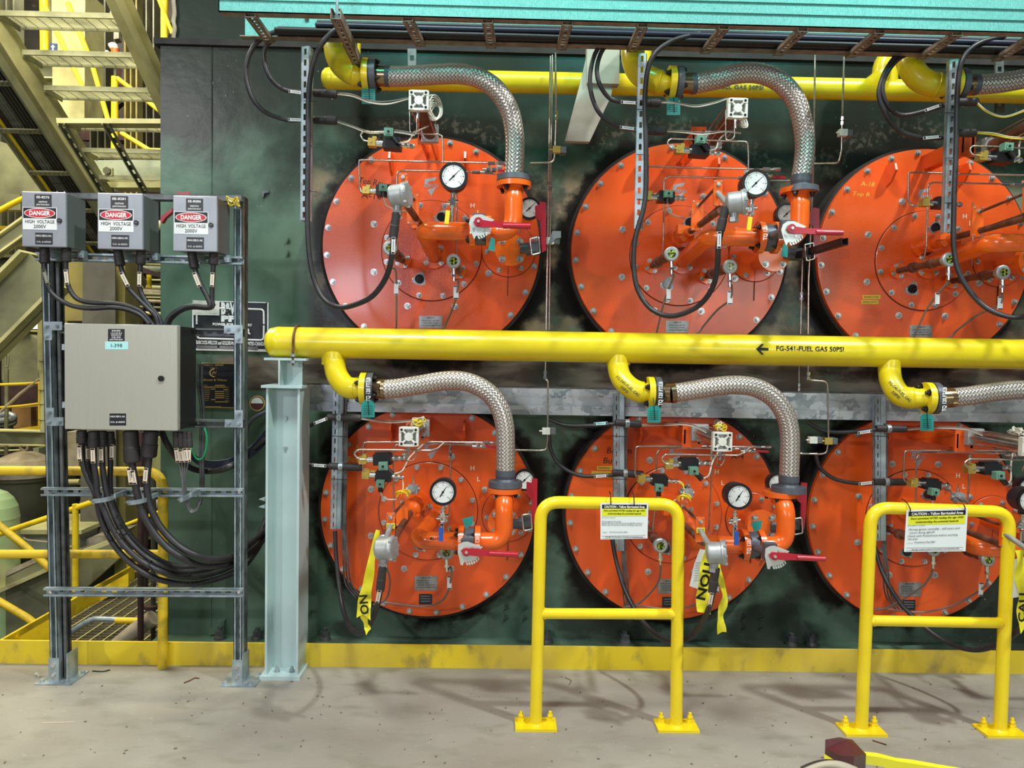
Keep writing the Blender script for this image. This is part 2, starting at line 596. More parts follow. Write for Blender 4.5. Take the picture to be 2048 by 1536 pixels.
def copy_tree(o, off=None, label=None, par=None):
    c = o.copy()
    COL.objects.link(c)
    if par is not None:
        c.parent = par
    if off is not None:
        c.location = o.location + V(off)
    if label:
        c['label'] = label
    BASE[c.name] = BASE[o.name] + (V(off) if off is not None else V((0, 0, 0)))
    KIDS[c.name] = []
    if par is not None:
        KIDS[par.name].append(c)
    for k in list(KIDS[o.name]):
        copy_tree(k, None, None, c)
    return c

_tc = {}
def text_mb(s, p, h, right=V((1, 0, 0)), up=V((0, 0, 1)), nrm=V((0, -1, 0)), align='CENTER', bold=0.0, width=None, thick=0.0006, wrap=None, shear=0.0):
    # flat lettering of cap height h centred on p, laid on a surface whose outward normal is nrm
    cu = bpy.data.curves.new('t', 'FONT')
    cu.body = s
    cu.size = 1.0
    cu.align_x = align
    cu.offset = bold
    cu.shear = shear
    cu.resolution_u = 2
    ob = bpy.data.objects.new('t', cu)
    COL.objects.link(ob)
    dg = bpy.context.evaluated_depsgraph_get()
    me = bpy.data.meshes.new_from_object(ob.evaluated_get(dg))
    vs = [v.co.copy() for v in me.vertices]
    fs = [tuple(q.vertices) for q in me.polygons]
    bpy.data.objects.remove(ob)
    bpy.data.curves.remove(cu)
    bpy.data.meshes.remove(me)
    k = h / 0.69
    kx = k
    if width and vs:
        w = max(v.x for v in vs) - min(v.x for v in vs)
        kx = width / w
    p = V(p)
    out = []
    for v in vs:
        x, y = v.x * kx, (v.y - 0.345) * k
        if wrap:                      # wrap on a horizontal cylinder (radius)
            a = y / wrap
            q = p + right * x + up * (math.sin(a) * wrap) - nrm * (wrap * (1 - math.cos(a)))
        else:
            q = p + right * x + up * y
        out.append(q + nrm * thick)
    mb = MB()
    if out:
        mb.add(out, fs)
    return mb

def join(*mbs):
    r = MB()
    for b_ in mbs:
        k = len(r.v)
        r.v += b_.v
        r.f += [tuple(k + j for j in f) for f in b_.f]
        r.sm += b_.sm
        r.uv += b_.uv
    return r

def strut(mb, p0, p1, open_dir, w=0.041, d=0.041, slots=True, t=0.003, pitch=0.05, slot=0.028):
    # C channel between two points; open_dir points out of its open side; slotted web
    p0, p1 = V(p0), V(p1)
    ax = (p1 - p0)
    L = ax.length
    ax.normalize()
    o = V(open_dir)
    o = (o - ax * o.dot(ax)).normalized()
    sd = ax.cross(o)
    R = [ax, sd, o]
    mid = (p0 + p1) / 2
    for sgn in (-1, 1):
        mb.box(mid + sd * (sgn * (w / 2 - t / 2)), L, t, d, R)
        mb.box(mid + sd * (sgn * (w / 2 - 0.005)) + o * (d / 2 - t / 2), L, 0.010, t, R)
        if slots:
            mb.box(mid + sd * (sgn * (w / 2 - 0.007)) - o * (d / 2 - t / 2), L, 0.014, t, R)
    if slots:
        n = max(1, int(L / pitch))
        pt = L / n
        for i in range(n + 1):
            mb.box(p0 + ax * min(max(i * pt, (pt - slot) / 4), L - (pt - slot) / 4) - o * (d / 2 - t / 2), (pt - slot) * (0.5 if i in (0, n) else 1), w - 0.028, t, R)
    else:
        mb.box(mid - o * (d / 2 - t / 2), L, w, t, R)
    return mb

def plate_label(par, z, x0, y0, x1, y1, Y, mt, lines, pm='white_print', name='label_plate', thick=0.002, bold=0.02, txt='lettering', sk=0.0):
    # a thin plate with printed lines: (text, y, height px, width px or None, x or None)
    a = W(z, x0, y0, Y); b_ = W(z, x1, y0 + sk, Y); c = W(z, x1, y1 + sk, Y); d = W(z, x0, y1, Y)
    pl = part(name, MB().slab([a, b_, c, d], thick), mt, par)
    s = FR[z][2]
    right = (b_ - a).normalized()
    up = (a - d).normalized()
    for (tx, ty, hh, ww, *rest) in lines:
        xx = rest[0] if rest else (x0 + x1) / 2
        pmm = rest[1] if len(rest) > 1 else pm
        al = rest[2] if len(rest) > 2 else 'CENTER'
        part(txt, text_mb(tx, W(z, xx, ty + (sk * (xx - x0) / (x1 - x0)), Y), m(hh / s, Y), right, up, bold=bold, width=m(ww / s, Y) if ww else None, align=al), pmm, pl)
    return pl
# ================================================================ structure
NX, NY, NZ = V((1, 0, 0)), V((0, -1, 0)), V((0, 0, 1))
YW, YP, YT = 4.20, 4.06, 3.83          # boiler wall, burner plates, toe plate
SP = 1.41
C1 = W(0, 863, 494, YP)                # centre of the first burner of the upper row
C2 = W(0, 856, 1022, YP)               # and of the lower row

def wall_material():
    mt = bpy.data.materials.new('boiler_casing_paint')
    mt.use_nodes = True
    nt = mt.node_tree
    b = nt.nodes['Principled BSDF']
    b.inputs['Roughness'].default_value = 0.27
    b.inputs['Specular IOR Level'].default_value = 0.16
    tc = nt.nodes.new('ShaderNodeTexCoord')
    sp = nt.nodes.new('ShaderNodeSeparateXYZ')
    nt.links.new(tc.outputs['Object'], sp.inputs[0])
    def ma(op, a, c=None, d=None, clamp=False):
        n = nt.nodes.new('ShaderNodeMath')
        n.operation = op
        n.use_clamp = clamp
        for i, v in enumerate((a, c, d)):
            if v is None:
                continue
            if isinstance(v, (int, float)):
                n.inputs[i].default_value = v
            else:
                nt.links.new(v, n.inputs[i])
        return n.outputs[0]
    def noise(scale, det=6, st=(1, 1, 1)):
        mp = nt.nodes.new('ShaderNodeMapping')
        mp.inputs['Scale'].default_value = st
        nt.links.new(tc.outputs['Object'], mp.inputs[0])
        n = nt.nodes.new('ShaderNodeTexNoise')
        n.inputs['Scale'].default_value = scale
        n.inputs['Detail'].default_value = det
        nt.links.new(mp.outputs[0], n.inputs['Vector'])
        return n.outputs['Fac']
    def ss(v, lo, hi):
        r = nt.nodes.new('ShaderNodeMapRange')
        r.interpolation_type = 'SMOOTHSTEP'
        r.inputs['From Min'].default_value = lo
        r.inputs['From Max'].default_value = hi
        nt.links.new(v, r.inputs['Value'])
        return r.outputs['Result']
    def mix(f, a, c):
        x = nt.nodes.new('ShaderNodeMix')
        x.data_type = 'RGBA'
        nt.links.new(f, x.inputs['Factor'])
        for v, k in ((a, 'A'), (c, 'B')):
            if isinstance(v, tuple):
                x.inputs[k].default_value = v
            else:
                nt.links.new(v, x.inputs[k])
        return x.outputs['Result']
    x, z = sp.outputs[0], sp.outputs[2]
    # distance to the nearest burner
    um = ma('SUBTRACT', ma('PINGPONG', ma('SUBTRACT', x, C1.x - SP * 3), SP / 2), 0.0)
    wm = ma('MINIMUM', ma('ABSOLUTE', ma('SUBTRACT', z, C1.z)), ma('ABSOLUTE', ma('SUBTRACT', z, C2.z)))
    r = ma('SQRT', ma('ADD', ma('MULTIPLY', um, um), ma('MULTIPLY', wm, wm)))
    inx = ss(x, C1.x - 0.78, C1.x - 0.66)
    n1, n2, n3 = noise(2.2), noise(7.0), noise(30.0, 4)
    col = mix(ss(n1, 0.35, 0.65), lin((96, 122, 104)), lin((72, 94, 80)))
    # brown grime plus painted-in tray shade darken the top of the casing
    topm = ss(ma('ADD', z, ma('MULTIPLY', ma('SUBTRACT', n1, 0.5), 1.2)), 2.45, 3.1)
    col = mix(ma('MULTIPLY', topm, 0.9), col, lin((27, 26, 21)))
    # brown refractory dust between the upper burners and along the joint band
    mid = ma('MULTIPLY', ma('MULTIPLY', ss(z, C2.z + 0.70, C2.z + 0.80), ma('SUBTRACT', 1.0, ss(z, C1.z + 0.25, C1.z + 0.62))), inx)
    tan = mix(ss(n2, 0.42, 0.62), lin((92, 82, 70)), lin((148, 130, 102)))
    tan = mix(ss(noise(3.0, 5), 0.5, 0.62), tan, lin((58, 48, 44)))
    col = mix(ma('MULTIPLY', mid, ss(ma('ADD', n1, ma('MULTIPLY', n2, 0.4)), 0.52, 0.78)), col, tan)
    # reddish joint band
    band = ma('MULTIPLY', ma('MULTIPLY', ss(z, C2.z + 0.66, C2.z + 0.68), ma('SUBTRACT', 1.0, ss(z, C2.z + 0.86, C2.z + 0.88))), ss(x, C1.x - 1.3, C1.x - 1.2))
    bcol = mix(ss(noise(5.0, 8, (0.5, 1, 2)), 0.40, 0.62), lin((70, 50, 46)), lin((128, 112, 100)))
    col = mix(ma('MULTIPLY', band, 0.85), col, bcol)
    # soot ring on the casing round each burner
    ns = ma('ADD', r, ma('MULTIPLY', ma('SUBTRACT', n2, 0.5), 0.30))
    soot = ma('MULTIPLY', ma('SUBTRACT', 1.0, ss(ns, 0.66, 0.74)), inx)
    col = mix(soot, col, lin((34, 31, 28)))
    dust = ma('MULTIPLY', ma('MULTIPLY', ss(ns, 0.70, 0.74), ma('SUBTRACT', 1.0, ss(ns, 0.76, 0.84))), ma('MULTIPLY', inx, ss(n3, 0.48, 0.62)))
    col = mix(ma('MULTIPLY', dust, 0.3), col, lin((120, 112, 98)))
    # big dark smears low down
    lowm = ma('MULTIPLY', ma('SUBTRACT', 1.0, ss(z, 0.75, 1.0)), ss(noise(1.3, 7, (1, 1, 1.5)), 0.50, 0.60))
    col = mix(ma('MULTIPLY', ma('MULTIPLY', lowm, inx), 0.75), col, lin((40, 36, 33)))
    # pale chips and scratches
    chips = ma('MULTIPLY', ss(noise(64.0, 2, (1, 1, 0.4)), 0.72, 0.76), ss(n1, 0.45, 0.6))
    col = mix(ma('MULTIPLY', chips, 0.5), col, lin((150, 160, 140)))
    nt.links.new(col, b.inputs['Base Color'])
    bp = nt.nodes.new('ShaderNodeBump')
    bp.inputs['Strength'].default_value = 0.35
    bp.inputs['Distance'].default_value = 0.006
    nt.links.new(n2, bp.inputs['Height'])
    nt.links.new(bp.outputs[0], b.inputs['Normal'])
    MT['boiler_casing_paint'] = mt
wall_material()

def concrete_material():
    mt = bpy.data.materials.new('dusty_concrete')
    mt.use_nodes = True
    nt = mt.node_tree
    b = nt.nodes['Principled BSDF']
    b.inputs['Roughness'].default_value = 0.72
    tc = nt.nodes.new('ShaderNodeTexCoord')
    def noise(scale, det=6, rot=0.0, st=(1, 1, 1)):
        mp = nt.nodes.new('ShaderNodeMapping')
        mp.inputs['Scale'].default_value = st
        mp.inputs['Rotation'].default_value = (0, 0, rot)
        nt.links.new(tc.outputs['Object'], mp.inputs[0])
        n = nt.nodes.new('ShaderNodeTexNoise')
        n.inputs['Scale'].default_value = scale
        n.inputs['Detail'].default_value = det
        nt.links.new(mp.outputs[0], n.inputs['Vector'])
        return n.outputs['Fac']
    def ss(v, lo, hi):
        r = nt.nodes.new('ShaderNodeMapRange')
        r.inputs['From Min'].default_value = lo
        r.inputs['From Max'].default_value = hi
        nt.links.new(v, r.inputs['Value'])
        return r.outputs['Result']
    def mix(f, a, c, k=1.0):
        x = nt.nodes.new('ShaderNodeMix')
        x.data_type = 'RGBA'
        if k != 1.0:
            mm = nt.nodes.new('ShaderNodeMath')
            mm.operation = 'MULTIPLY'
            nt.links.new(f, mm.inputs[0])
            mm.inputs[1].default_value = k
            f = mm.outputs[0]
        nt.links.new(f, x.inputs['Factor'])
        for v, q in ((a, 'A'), (c, 'B')):
            if isinstance(v, tuple):
                x.inputs[q].default_value = v
            else:
                nt.links.new(v, x.inputs[q])
        return x.outputs['Result']
    col = mix(ss(noise(1.5, 7), 0.35, 0.68), lin((140, 135, 124)), lin((162, 158, 146)))
    col = mix(ss(noise(0.9, 5, 0.4, (1, 1.6, 1)), 0.45, 0.68), col, lin((134, 122, 108)), 0.6)
    col = mix(ss(noise(5.0, 8, 0.9, (1, 2.5, 1)), 0.52, 0.7), col, lin((120, 118, 100)), 0.5)
    col = mix(ss(noise(26.0, 3, 0.5, (1, 4, 1)), 0.68, 0.74), col, lin((196, 190, 176)), 0.7)
    col = mix(ss(noise(48.0, 2), 0.72, 0.78), col, lin((84, 74, 62)), 0.8)
    nt.links.new(col, b.inputs['Base Color'])
    bp = nt.nodes.new('ShaderNodeBump')
    bp.inputs['Strength'].default_value = 0.3
    bp.inputs['Distance'].default_value = 0.004
    nt.links.new(noise(30.0, 6), bp.inputs['Height'])
    nt.links.new(bp.outputs[0], b.inputs['Normal'])
    MT['dusty_concrete'] = mt
concrete_material()

fl = MB().bb(-5.5, 7.0, -4.5, YT, -0.12, 0.0)
solo('floor', fl, 'dusty_concrete', 'dusty grey concrete floor in front of the yellow toe plate', kind='structure', loc=(0, 0, 0))
xl = W(0, 321, 700, YW).x
zt = W(0, 400, 92, YW).z
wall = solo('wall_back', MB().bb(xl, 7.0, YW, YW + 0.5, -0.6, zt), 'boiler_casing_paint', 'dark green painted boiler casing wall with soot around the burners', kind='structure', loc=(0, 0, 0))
x2 = W(0, 350, 40, YW + 0.12).x
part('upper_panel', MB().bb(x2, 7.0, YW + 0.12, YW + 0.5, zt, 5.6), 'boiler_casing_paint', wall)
part('casing_ledge', MB().bb(xl - 0.03, 7.0, YW - 0.02, YW + 0.12, zt, zt + 0.035), 'burner_barrel', wall)
part('insulation_edge', MB().tube(spline([W(0, 349 + random.uniform(-2, 2), 85 - i * 14, YW + 0.1) for i in range(8)], 4), 0.012, 6), 'insulation', wall)
xs = W(0, 424, 300, YW).x
part('weld_seam', MB().tube([V((xs, YW - 0.001, -0.5)), V((xs + .003, YW - 0.001, 1.4)), V((xs, YW - 0.001, zt))], 0.004, 6), 'boiler_casing_paint', wall)
part('bottom_flange', MB().bb(xl, 7.0, YW - 0.12, YW, -0.02, 0.02), 'boiler_casing_paint', wall)
for px, py in ((1095, 1283), (1583, 1290), (650, 1283), (515, 1273), (1625, 1291), (1250, 1283), (440, 1262)):
    p = W(0, px, py, YW - 0.06); p.z = 0.02
    part('anchor_nut', MB().cyl(p, p + V((0, 0, 0.02)), 0.035, 0.03, 14).hexn(p + V((0, 0, 0.02)), NZ, 0.026, 0.03).cyl(p + V((0, 0, .05)), p + V((0, 0, .07)), 0.014, n=10), 'galvanised_dark', wall)
for px, py in ((1485, 1232), (1485, 1252), (1519, 1232), (1519, 1252), (1010, 1216), (1010, 1236), (1048, 1216), (1048, 1236), (577, 482), (577, 508)):
    p = W(0, px, py, YW)
    part('welded_stud', MB().add([p + V((-.012, -.002, -.02)), p + V((.012, -.002, -.012)), p + V((.012, -.03, .012)), p + V((0, -.002, .024))], [(0, 1, 2), (0, 2, 3), (1, 3, 2), (0, 3, 1)]), 'boiler_casing_paint', wall)
part('grounding_lug', MB().slab(PT(4, YW - .03, (1338, 450), (1392, 392), (1436, 388), (1432, 470), (1338, 480)), 0.03), 'boiler_casing_paint', wall)
part('clip', MB().slab(PT(0, YW - .02, (524, 382), (537, 381), (537, 385), (528, 387), (527, 394), (524, 394)), 0.02), 'galvanised_dark', wall)

zc = W(0, 1000, 1290, YT).z
solo('trim_1', MB().bb(-5.5, 7.0, YT - 0.012, YT, -0.02, zc), 'yellow_toe', 'worn yellow painted toe plate along the floor edge', kind='structure', loc=(0, 0, 0))

# ================================================================ galvanised channel behind the lower hoses
YC = 3.97
ch = thing('cable_channel', 'long galvanised sheet channel with spangled finish running above the lower burners', 'channel', W(0, 1200, 832, YC))
zt1, zb1 = W(0, 1200, 779, YC).z, W(0, 1200, 831, YC).z
xa = W(0, 614, 800, YC).x
part('web', MB().bb(xa, 6.5, YC, YC + 0.01, zb1, zt1), 'galvanised_spangle', ch)
part('top_flange', MB().bb(xa, 6.5, YC, YC + 0.12, zt1, zt1 + 0.006), 'galvanised_dark', ch)
part('lower_lip', MB().bb(xa, 6.5, YC - 0.02, YC + 0.004, zb1, zb1 + 0.052), 'galvanised_spangle', ch)
part('step_line', MB().bb(xa, 6.5, YC - 0.005, YC, zb1 + 0.1, zb1 + 0.104), 'galvanised_spangle', ch)

# ================================================================ cable tray overhead
YN, YFAR = 3.14, 3.45
zn = W(0, 440, 20, YN).z
zf = W(0, 1200, 98, YFAR).z
tray = thing('cable_tray', 'long galvanised ladder cable tray overhead carrying black cables', 'cable tray', W(0, 1200, 60, 3.3))
xn, xf = W(0, 437, 10, YN).x, W(0, 490, 60, YFAR).x
zN = W(0, 1200, 43, YN).z
H = 0.16
nr = MB().bb(xn, 7, YN, YN + 0.004, zN, zN + H)
nr.bb(xn, 7, YN, YN + 0.03, zN + H, zN + H + 0.005).bb(xn, 7, YN - 0.006, YN, zN + 0.050, zN + 0.056).bb(xn, 7, YN - 0.006, YN, zN + 0.098, zN + 0.104)
part('near_rail', nr, 'tray_galvanised_teal_lit', tray)
part('near_rail_lip', MB().bb(xn, 7, YN, YN + 0.045, zN, zN + 0.004), 'strut_dusty', tray)
fr_ = MB().bb(xf, 7, YFAR, YFAR + 0.004, zf, zf + H)
part('far_rail', fr_, 'tray_galvanised_teal_lit', tray)
part('far_rail_lip', MB().bb(xf - .01, 7, YFAR - 0.04, YFAR, zf, zf + 0.004), 'strut_dusty', tray)
part('end_plate', MB().bb(xn, xn + .004, YN, YN + .01, zN, zN + H), 'tray_galvanised_teal_lit', tray)
p = W(0, 614, 38, YFAR)
part('rail_bolt', MB().ball(p, 0.013, 10), 'chrome', tray)
for (a, b_) in (((500, 30), (540, 72)), ((815, 40), (842, 92)), ((975, 42), (983, 96)), ((1135, 46), (1122, 100)), ((1286, 50), (1262, 106)), ((1448, 54), (1408, 108)), ((1606, 58), (1553, 108)), ((1760, 62), (1698, 112)), ((1915, 66), (1840, 116)), ((2070, 70), (1990, 118))):
    q0, q1 = W(0, a[0], a[1], YN + .01), W(0, b_[0], b_[1], YFAR)
    xm = (q0.x + q1.x) / 2
    mb = MB()
    strut(mb, V((xm - (q1.x - q0.x) * .5, YN + 0.01, zN - 0.006)), V((xm + (q1.x - q0.x) * .5, YFAR - .01, zf - 0.006)), (0, 0, 1), 0.046, 0.02, True, 0.003, 0.032, 0.018)
    part('rung', mb, 'strut_dusty', tray)
# cables lying in the tray
for i in range(8):
    y = YFAR - 0.020 - 0.027 * (i % 3) - (0.004 if (i // 3) % 2 else 0)
    z = zf + 0.018 + 0.025 * (i // 3)
    x0 = W(0, 640 if i > 3 else 560, 60, YFAR).x
    pts = [V((x0 + j * 0.28, y + random.uniform(-.001, .001), z + random.uniform(-.001, .001))) for j in range(24)]
    solo('tray_cable', MB().tube(spline(pts, 3), 0.0125, 8), 'black_cable' if i != 5 else 'blue_cable', ('dark blue power cable among the black ones in the overhead tray' if i == 5 else 'black power cable lying in the overhead cable tray'), 'cable', 'black cables in the overhead tray')

# slotted strut hanging toward the viewer from the tray (open end)
mb = MB()
strut(mb, W(0, 671, 27, 2.93), W(0, 715, 124, 3.5), (0, 0, 1), 0.042, 0.042, True)
st_ = thing('trapeze_strut', 'slotted grey strut beam under the tray near its free end', 'strut', W(0, 700, 90, 3.2))
part('channel', mb, 'strut_dusty', st_)
part('threaded_rod', MB().tube([W(0, 674, 45, 2.97), W(0, 674, 45, 2.97) + V((0, 0, 1.0))], 0.006, 8).hexn(W(0, 674, 42, 2.97), NZ, .014, .02), 'galvanised', st_)
part('threaded_rod', MB().tube([W(0, 712, 130, 3.48), W(0, 712, 130, 3.48) + V((0, 0, .9))], 0.006, 8).hexn(W(0, 713, 128, 3.48), NZ, .014, .02), 'galvanised', st_)

# painted hanger column beside the second burner
hc = thing('pipe_hanger', 'beige square steel hanger dropping behind the upper yellow pipe', 'hanger', W(0, 1170, 280, 4.0))
part('inclined_leg', MB().slab(PT(21, 3.80, (78, 330), (98, 240), (240, 250), (205, 430), (110, 632), (0, 628)), 0.04), 'hanger_paint', hc)
part('web_plate', MB().slab(PT(21, 3.78, (98, 200), (244, 208), (242, 374), (98, 370)), 0.06), 'hanger_paint', hc)

# ================================================================ pipe runs
def flange_set(par, c, ax, r, t, mt, n=4, gap_mat='black_rubber', name='flange', bolt_r=0.010, rot=0.4, both=0.05):
    c, ax = V(c), V(ax).normalized()
    part(name, MB().cyl(c, c + ax * t, r, n=32), mt, par)
def bolt_circle(par, c, ax, R, n, r, h, mt='bolt_metal', rot=0.0, name='bolt', washer=True):
    c, ax = V(c), V(ax).normalized()
    ref = V((0, 0, 1)) if abs(ax.z) < 0.9 else V((0, -1, 0))
    a = (ref - ax * ref.dot(ax)).normalized()
    b_ = ax.cross(a)
    def one(q):
        mb = MB()
        if washer:
            mb.cyl(q, q + ax * 0.002, r * 1.45, n=12)
        mb.hexn(q, ax, r, h * .6)
        mb.cyl(q + ax * h * .6, q + ax * h, r * .62, n=8)
        return mb
    first = None
    for k in range(n):
        th = rot + 2 * math.pi * k / n
        off = (a * math.cos(th) + b_ * math.sin(th)) * R
        if first is None:
            first, off0 = part(name, one(c + off), mt, par), off
        else:
            part_copy(first, par, off - off0)

# main yellow pipe
YM = 3.74
mp = thing('main_gas_pipe', 'long horizontal yellow gas pipe resting on the grey column', 'pipe', W(0, 1300, 740, YM))
c0, c1 = W(0, 548, 684, YM), W(0, 2300, 713, YM)
rm = m(61, YM) / 2
part('pipe_run', MB().lathe(c0, c1 - c0, [(-rm * .55, 0), (-rm * .53, rm * .35), (-rm * .42, rm * .66), (-rm * .2, rm * .9), (0.02, rm), (0.03, rm * 1.012), (0.04, rm), ((c1 - c0).length, rm)], 40), 'yellow_pipe_paint', mp)
axm = (c1 - c0).normalized()
for px in (668, 1237, 1778):
    q = W(0, px, 705, YM)
    part('branch_weld', MB().lathe(q, V((0, 0, -1)), [(0.0, 0.066), (0.035, 0.064), (0.055, 0.062), (0.06, 0.065), (0.066, 0.06)], 24), 'yellow_pipe_paint', mp)
q = W(0, 1607, 698, YM)
part('lettering', text_mb('FG-541-FUEL GAS 50PSI', q + V((0, -rm, 0)) - V((0, 0, 0)), m(9.5, YM), axm, NZ, bold=0.02, width=m(134, YM), wrap=rm, thick=.001), 'black_print', mp)
arr = PT(0, YM - rm - .001, (1512, 698), (1523, 688), (1528, 688), (1521, 695), (1537, 696), (1537, 701), (1521, 701), (1528, 709), (1523, 709))
part('flow_arrow', MB().slab(arr, 0.001), 'black_print', mp)
# u bolt
ub = thing('u_bolt', 'steel u-bolt clamping the yellow main pipe to its beam', 'u-bolt', W(0, 596, 715, YM))
ubx = c0 + axm * ((W(0, 596, 684, YM) - c0).length)
arc = [ubx + V((0, -math.sin(a) * (rm + .008), math.cos(a) * (rm + .008))) for a in [math.pi * (-.5 + k / 12) for k in range(13)]]
arc = [arc[0] + V((0, 0, -.12))] + arc + [arc[-1] + V((0, 0, -.12))]
part('rod', MB().tube(arc, 0.006, 10), 'bronze_rust', ub)
for e in (arc[0], arc[-1]):
    for dz in (0.045, 0.012):
        part('nut', MB().hexn(e + V((0, 0, dz)), NZ, .012, .014), 'galvanised', ub)

# upper yellow pipe
YU = 3.93
up = thing('upper_gas_pipe', 'horizontal yellow gas pipe running high behind the upper hoses', 'pipe', W(0, 1300, 200, YU))
d0, d1 = W(0, 655, 157, YU), W(0, 2300, 191, YU)
ru = m(41, YU) / 2
part('pipe_run', MB().lathe(d0, d1 - d0, [(-ru * .55, 0), (-ru * .52, ru * .4), (-ru * .4, ru * .7), (-ru * .15, ru * .93), (0.01, ru), (0.03, ru), (.035, ru * 1.03), (.042, ru), ((d1 - d0).length, ru)], 32), 'yellow_pipe_paint', up)
for k, (px, pz) in enumerate(((702, 158), (1283, 168), (1775, 180))):
    q = W(0, px, pz, YU)
    tp = W(0, px, 60, YU)
    part('riser', MB().tube([q, V((q.x, q.y, tp.z))], m(36, YU) / 2, 24), 'yellow_pipe_paint', up)
part('riser', MB().tube(spline(PT(21, YU, (1350, 400), (1410, 350), (1425, 290), (1460, 230)), 6), m(40, YU) / 2, 20), 'yellow_pipe_paint', up)
part('lettering', text_mb('FUEL GAS 50PSI', W(0, 1474, 182, YU) + V((0, -ru, 0)), m(8.5, YU), axm, NZ, bold=0.02, width=m(90, YU), wrap=ru, thick=.001), 'black_print', up)

# hanger straps in front of the tray rail
for (px, y0, y1, Yq, lab) in ((824, 98, 210, 3.97, 'grey slotted flat strap dropping from the tray above the square fan-like cylinder head'), (1998, 122, 225, 3.97, 'grey slotted flat strap at the far end of the upper pipe')):
    mb = MB()
    strut(mb, W(0, px, y0, Yq), W(0, px + 1, y1, Yq), (0, 1, 0), 0.05, 0.01, True, .003, .08, .028)
    solo('hanger_strap', mb, 'galvanised_dark', lab, 'strap')

# ================================================================ yellow elbows, braided hoses, teal tags
EL = {  # row, col: (elbow path, flange centre px, hose path, Y)
    (1, 0): ([(712, 60, 3.72), (676, 74, 3.62), (672, 100, 3.58), (684, 130, 3.55), (712, 149, 3.53), (727, 151, 3.53)], (727, 151, 3.53), [(745, 151, 3.53), (767, 152, 3.53), (806, 153), (874, 149), (919, 148), (960, 157), (994, 181), (1018, 219), (1028, 260), (1030, 300), (1028, 350)], 3.53),
    (1, 1): ([(1300, 66, 3.72), (1272, 80, 3.62), (1266, 112, 3.56), (1280, 146, 3.54), (1318, 165, 3.52), (1338, 166, 3.52)], (1336, 166, 3.52), [(1352, 166, 3.52), (1380, 168), (1428, 160), (1470, 148), (1518, 147), (1560, 164), (1590, 198), (1604, 240), (1610, 285), (1608, 320), (1602, 356)], 3.52),
    (1, 2): ([(1830, 60, 3.75), (1814, 84, 3.66), (1818, 124, 3.58), (1838, 156, 3.55), (1872, 170, 3.53), (1898, 170, 3.53)], (1898, 170, 3.53), [(1912, 170, 3.53), (1940, 170), (2000, 166), (2060, 156), (2120, 150), (2180, 175), (2230, 260), (2240, 360)], 3.53),
    (2, 0): ([(669, 706, 3.72), (669, 728, 3.71), (675, 752, 3.66), (692, 773, 3.62), (712, 777, 3.60), (725, 777, 3.60)], (722, 777, 3.60), [(738, 777, 3.60), (765, 778), (790, 777), (837, 770), (886, 762), (924, 762), (956, 772), (984, 792), (1001, 820), (1009, 850), (1011, 880), (1011, 944)], 3.58),
    (2, 1): ([(1236, 712, 3.72), (1236, 735, 3.71), (1243, 757, 3.66), (1262, 776, 3.62), (1284, 785, 3.60), (1298, 785, 3.60)], (1294, 785, 3.60), [(1310, 786, 3.60), (1340, 787), (1388, 780), (1432, 773), (1474, 770), (1513, 776), (1546, 795), (1567, 822), (1578, 855), (1580, 894), (1578, 955)], 3.57),
    (2, 2): ([(1779, 722, 3.72), (1779, 745, 3.71), (1784, 768, 3.66), (1800, 790, 3.62), (1824, 796, 3.59), (1848, 796, 3.58)], (1848, 796, 3.58), [(1866, 796, 3.58), (1890, 796), (1935, 792), (1990, 784), (2050, 780), (2110, 788), (2150, 830), (2170, 900), (2170, 970)], 3.57),
}
BN = {(1, 0): 'upper burner nearest the junction boxes', (1, 1): 'middle burner of the upper row', (1, 2): 'last burner of the upper row',
      (2, 0): 'lower burner beside the grey column', (2, 1): 'middle burner of the lower row', (2, 2): 'last burner of the lower row'}
ELTXT = {(2, 1): 'FG-543-FUEL GAS', (2, 2): 'FG-546-FUEL GAS'}
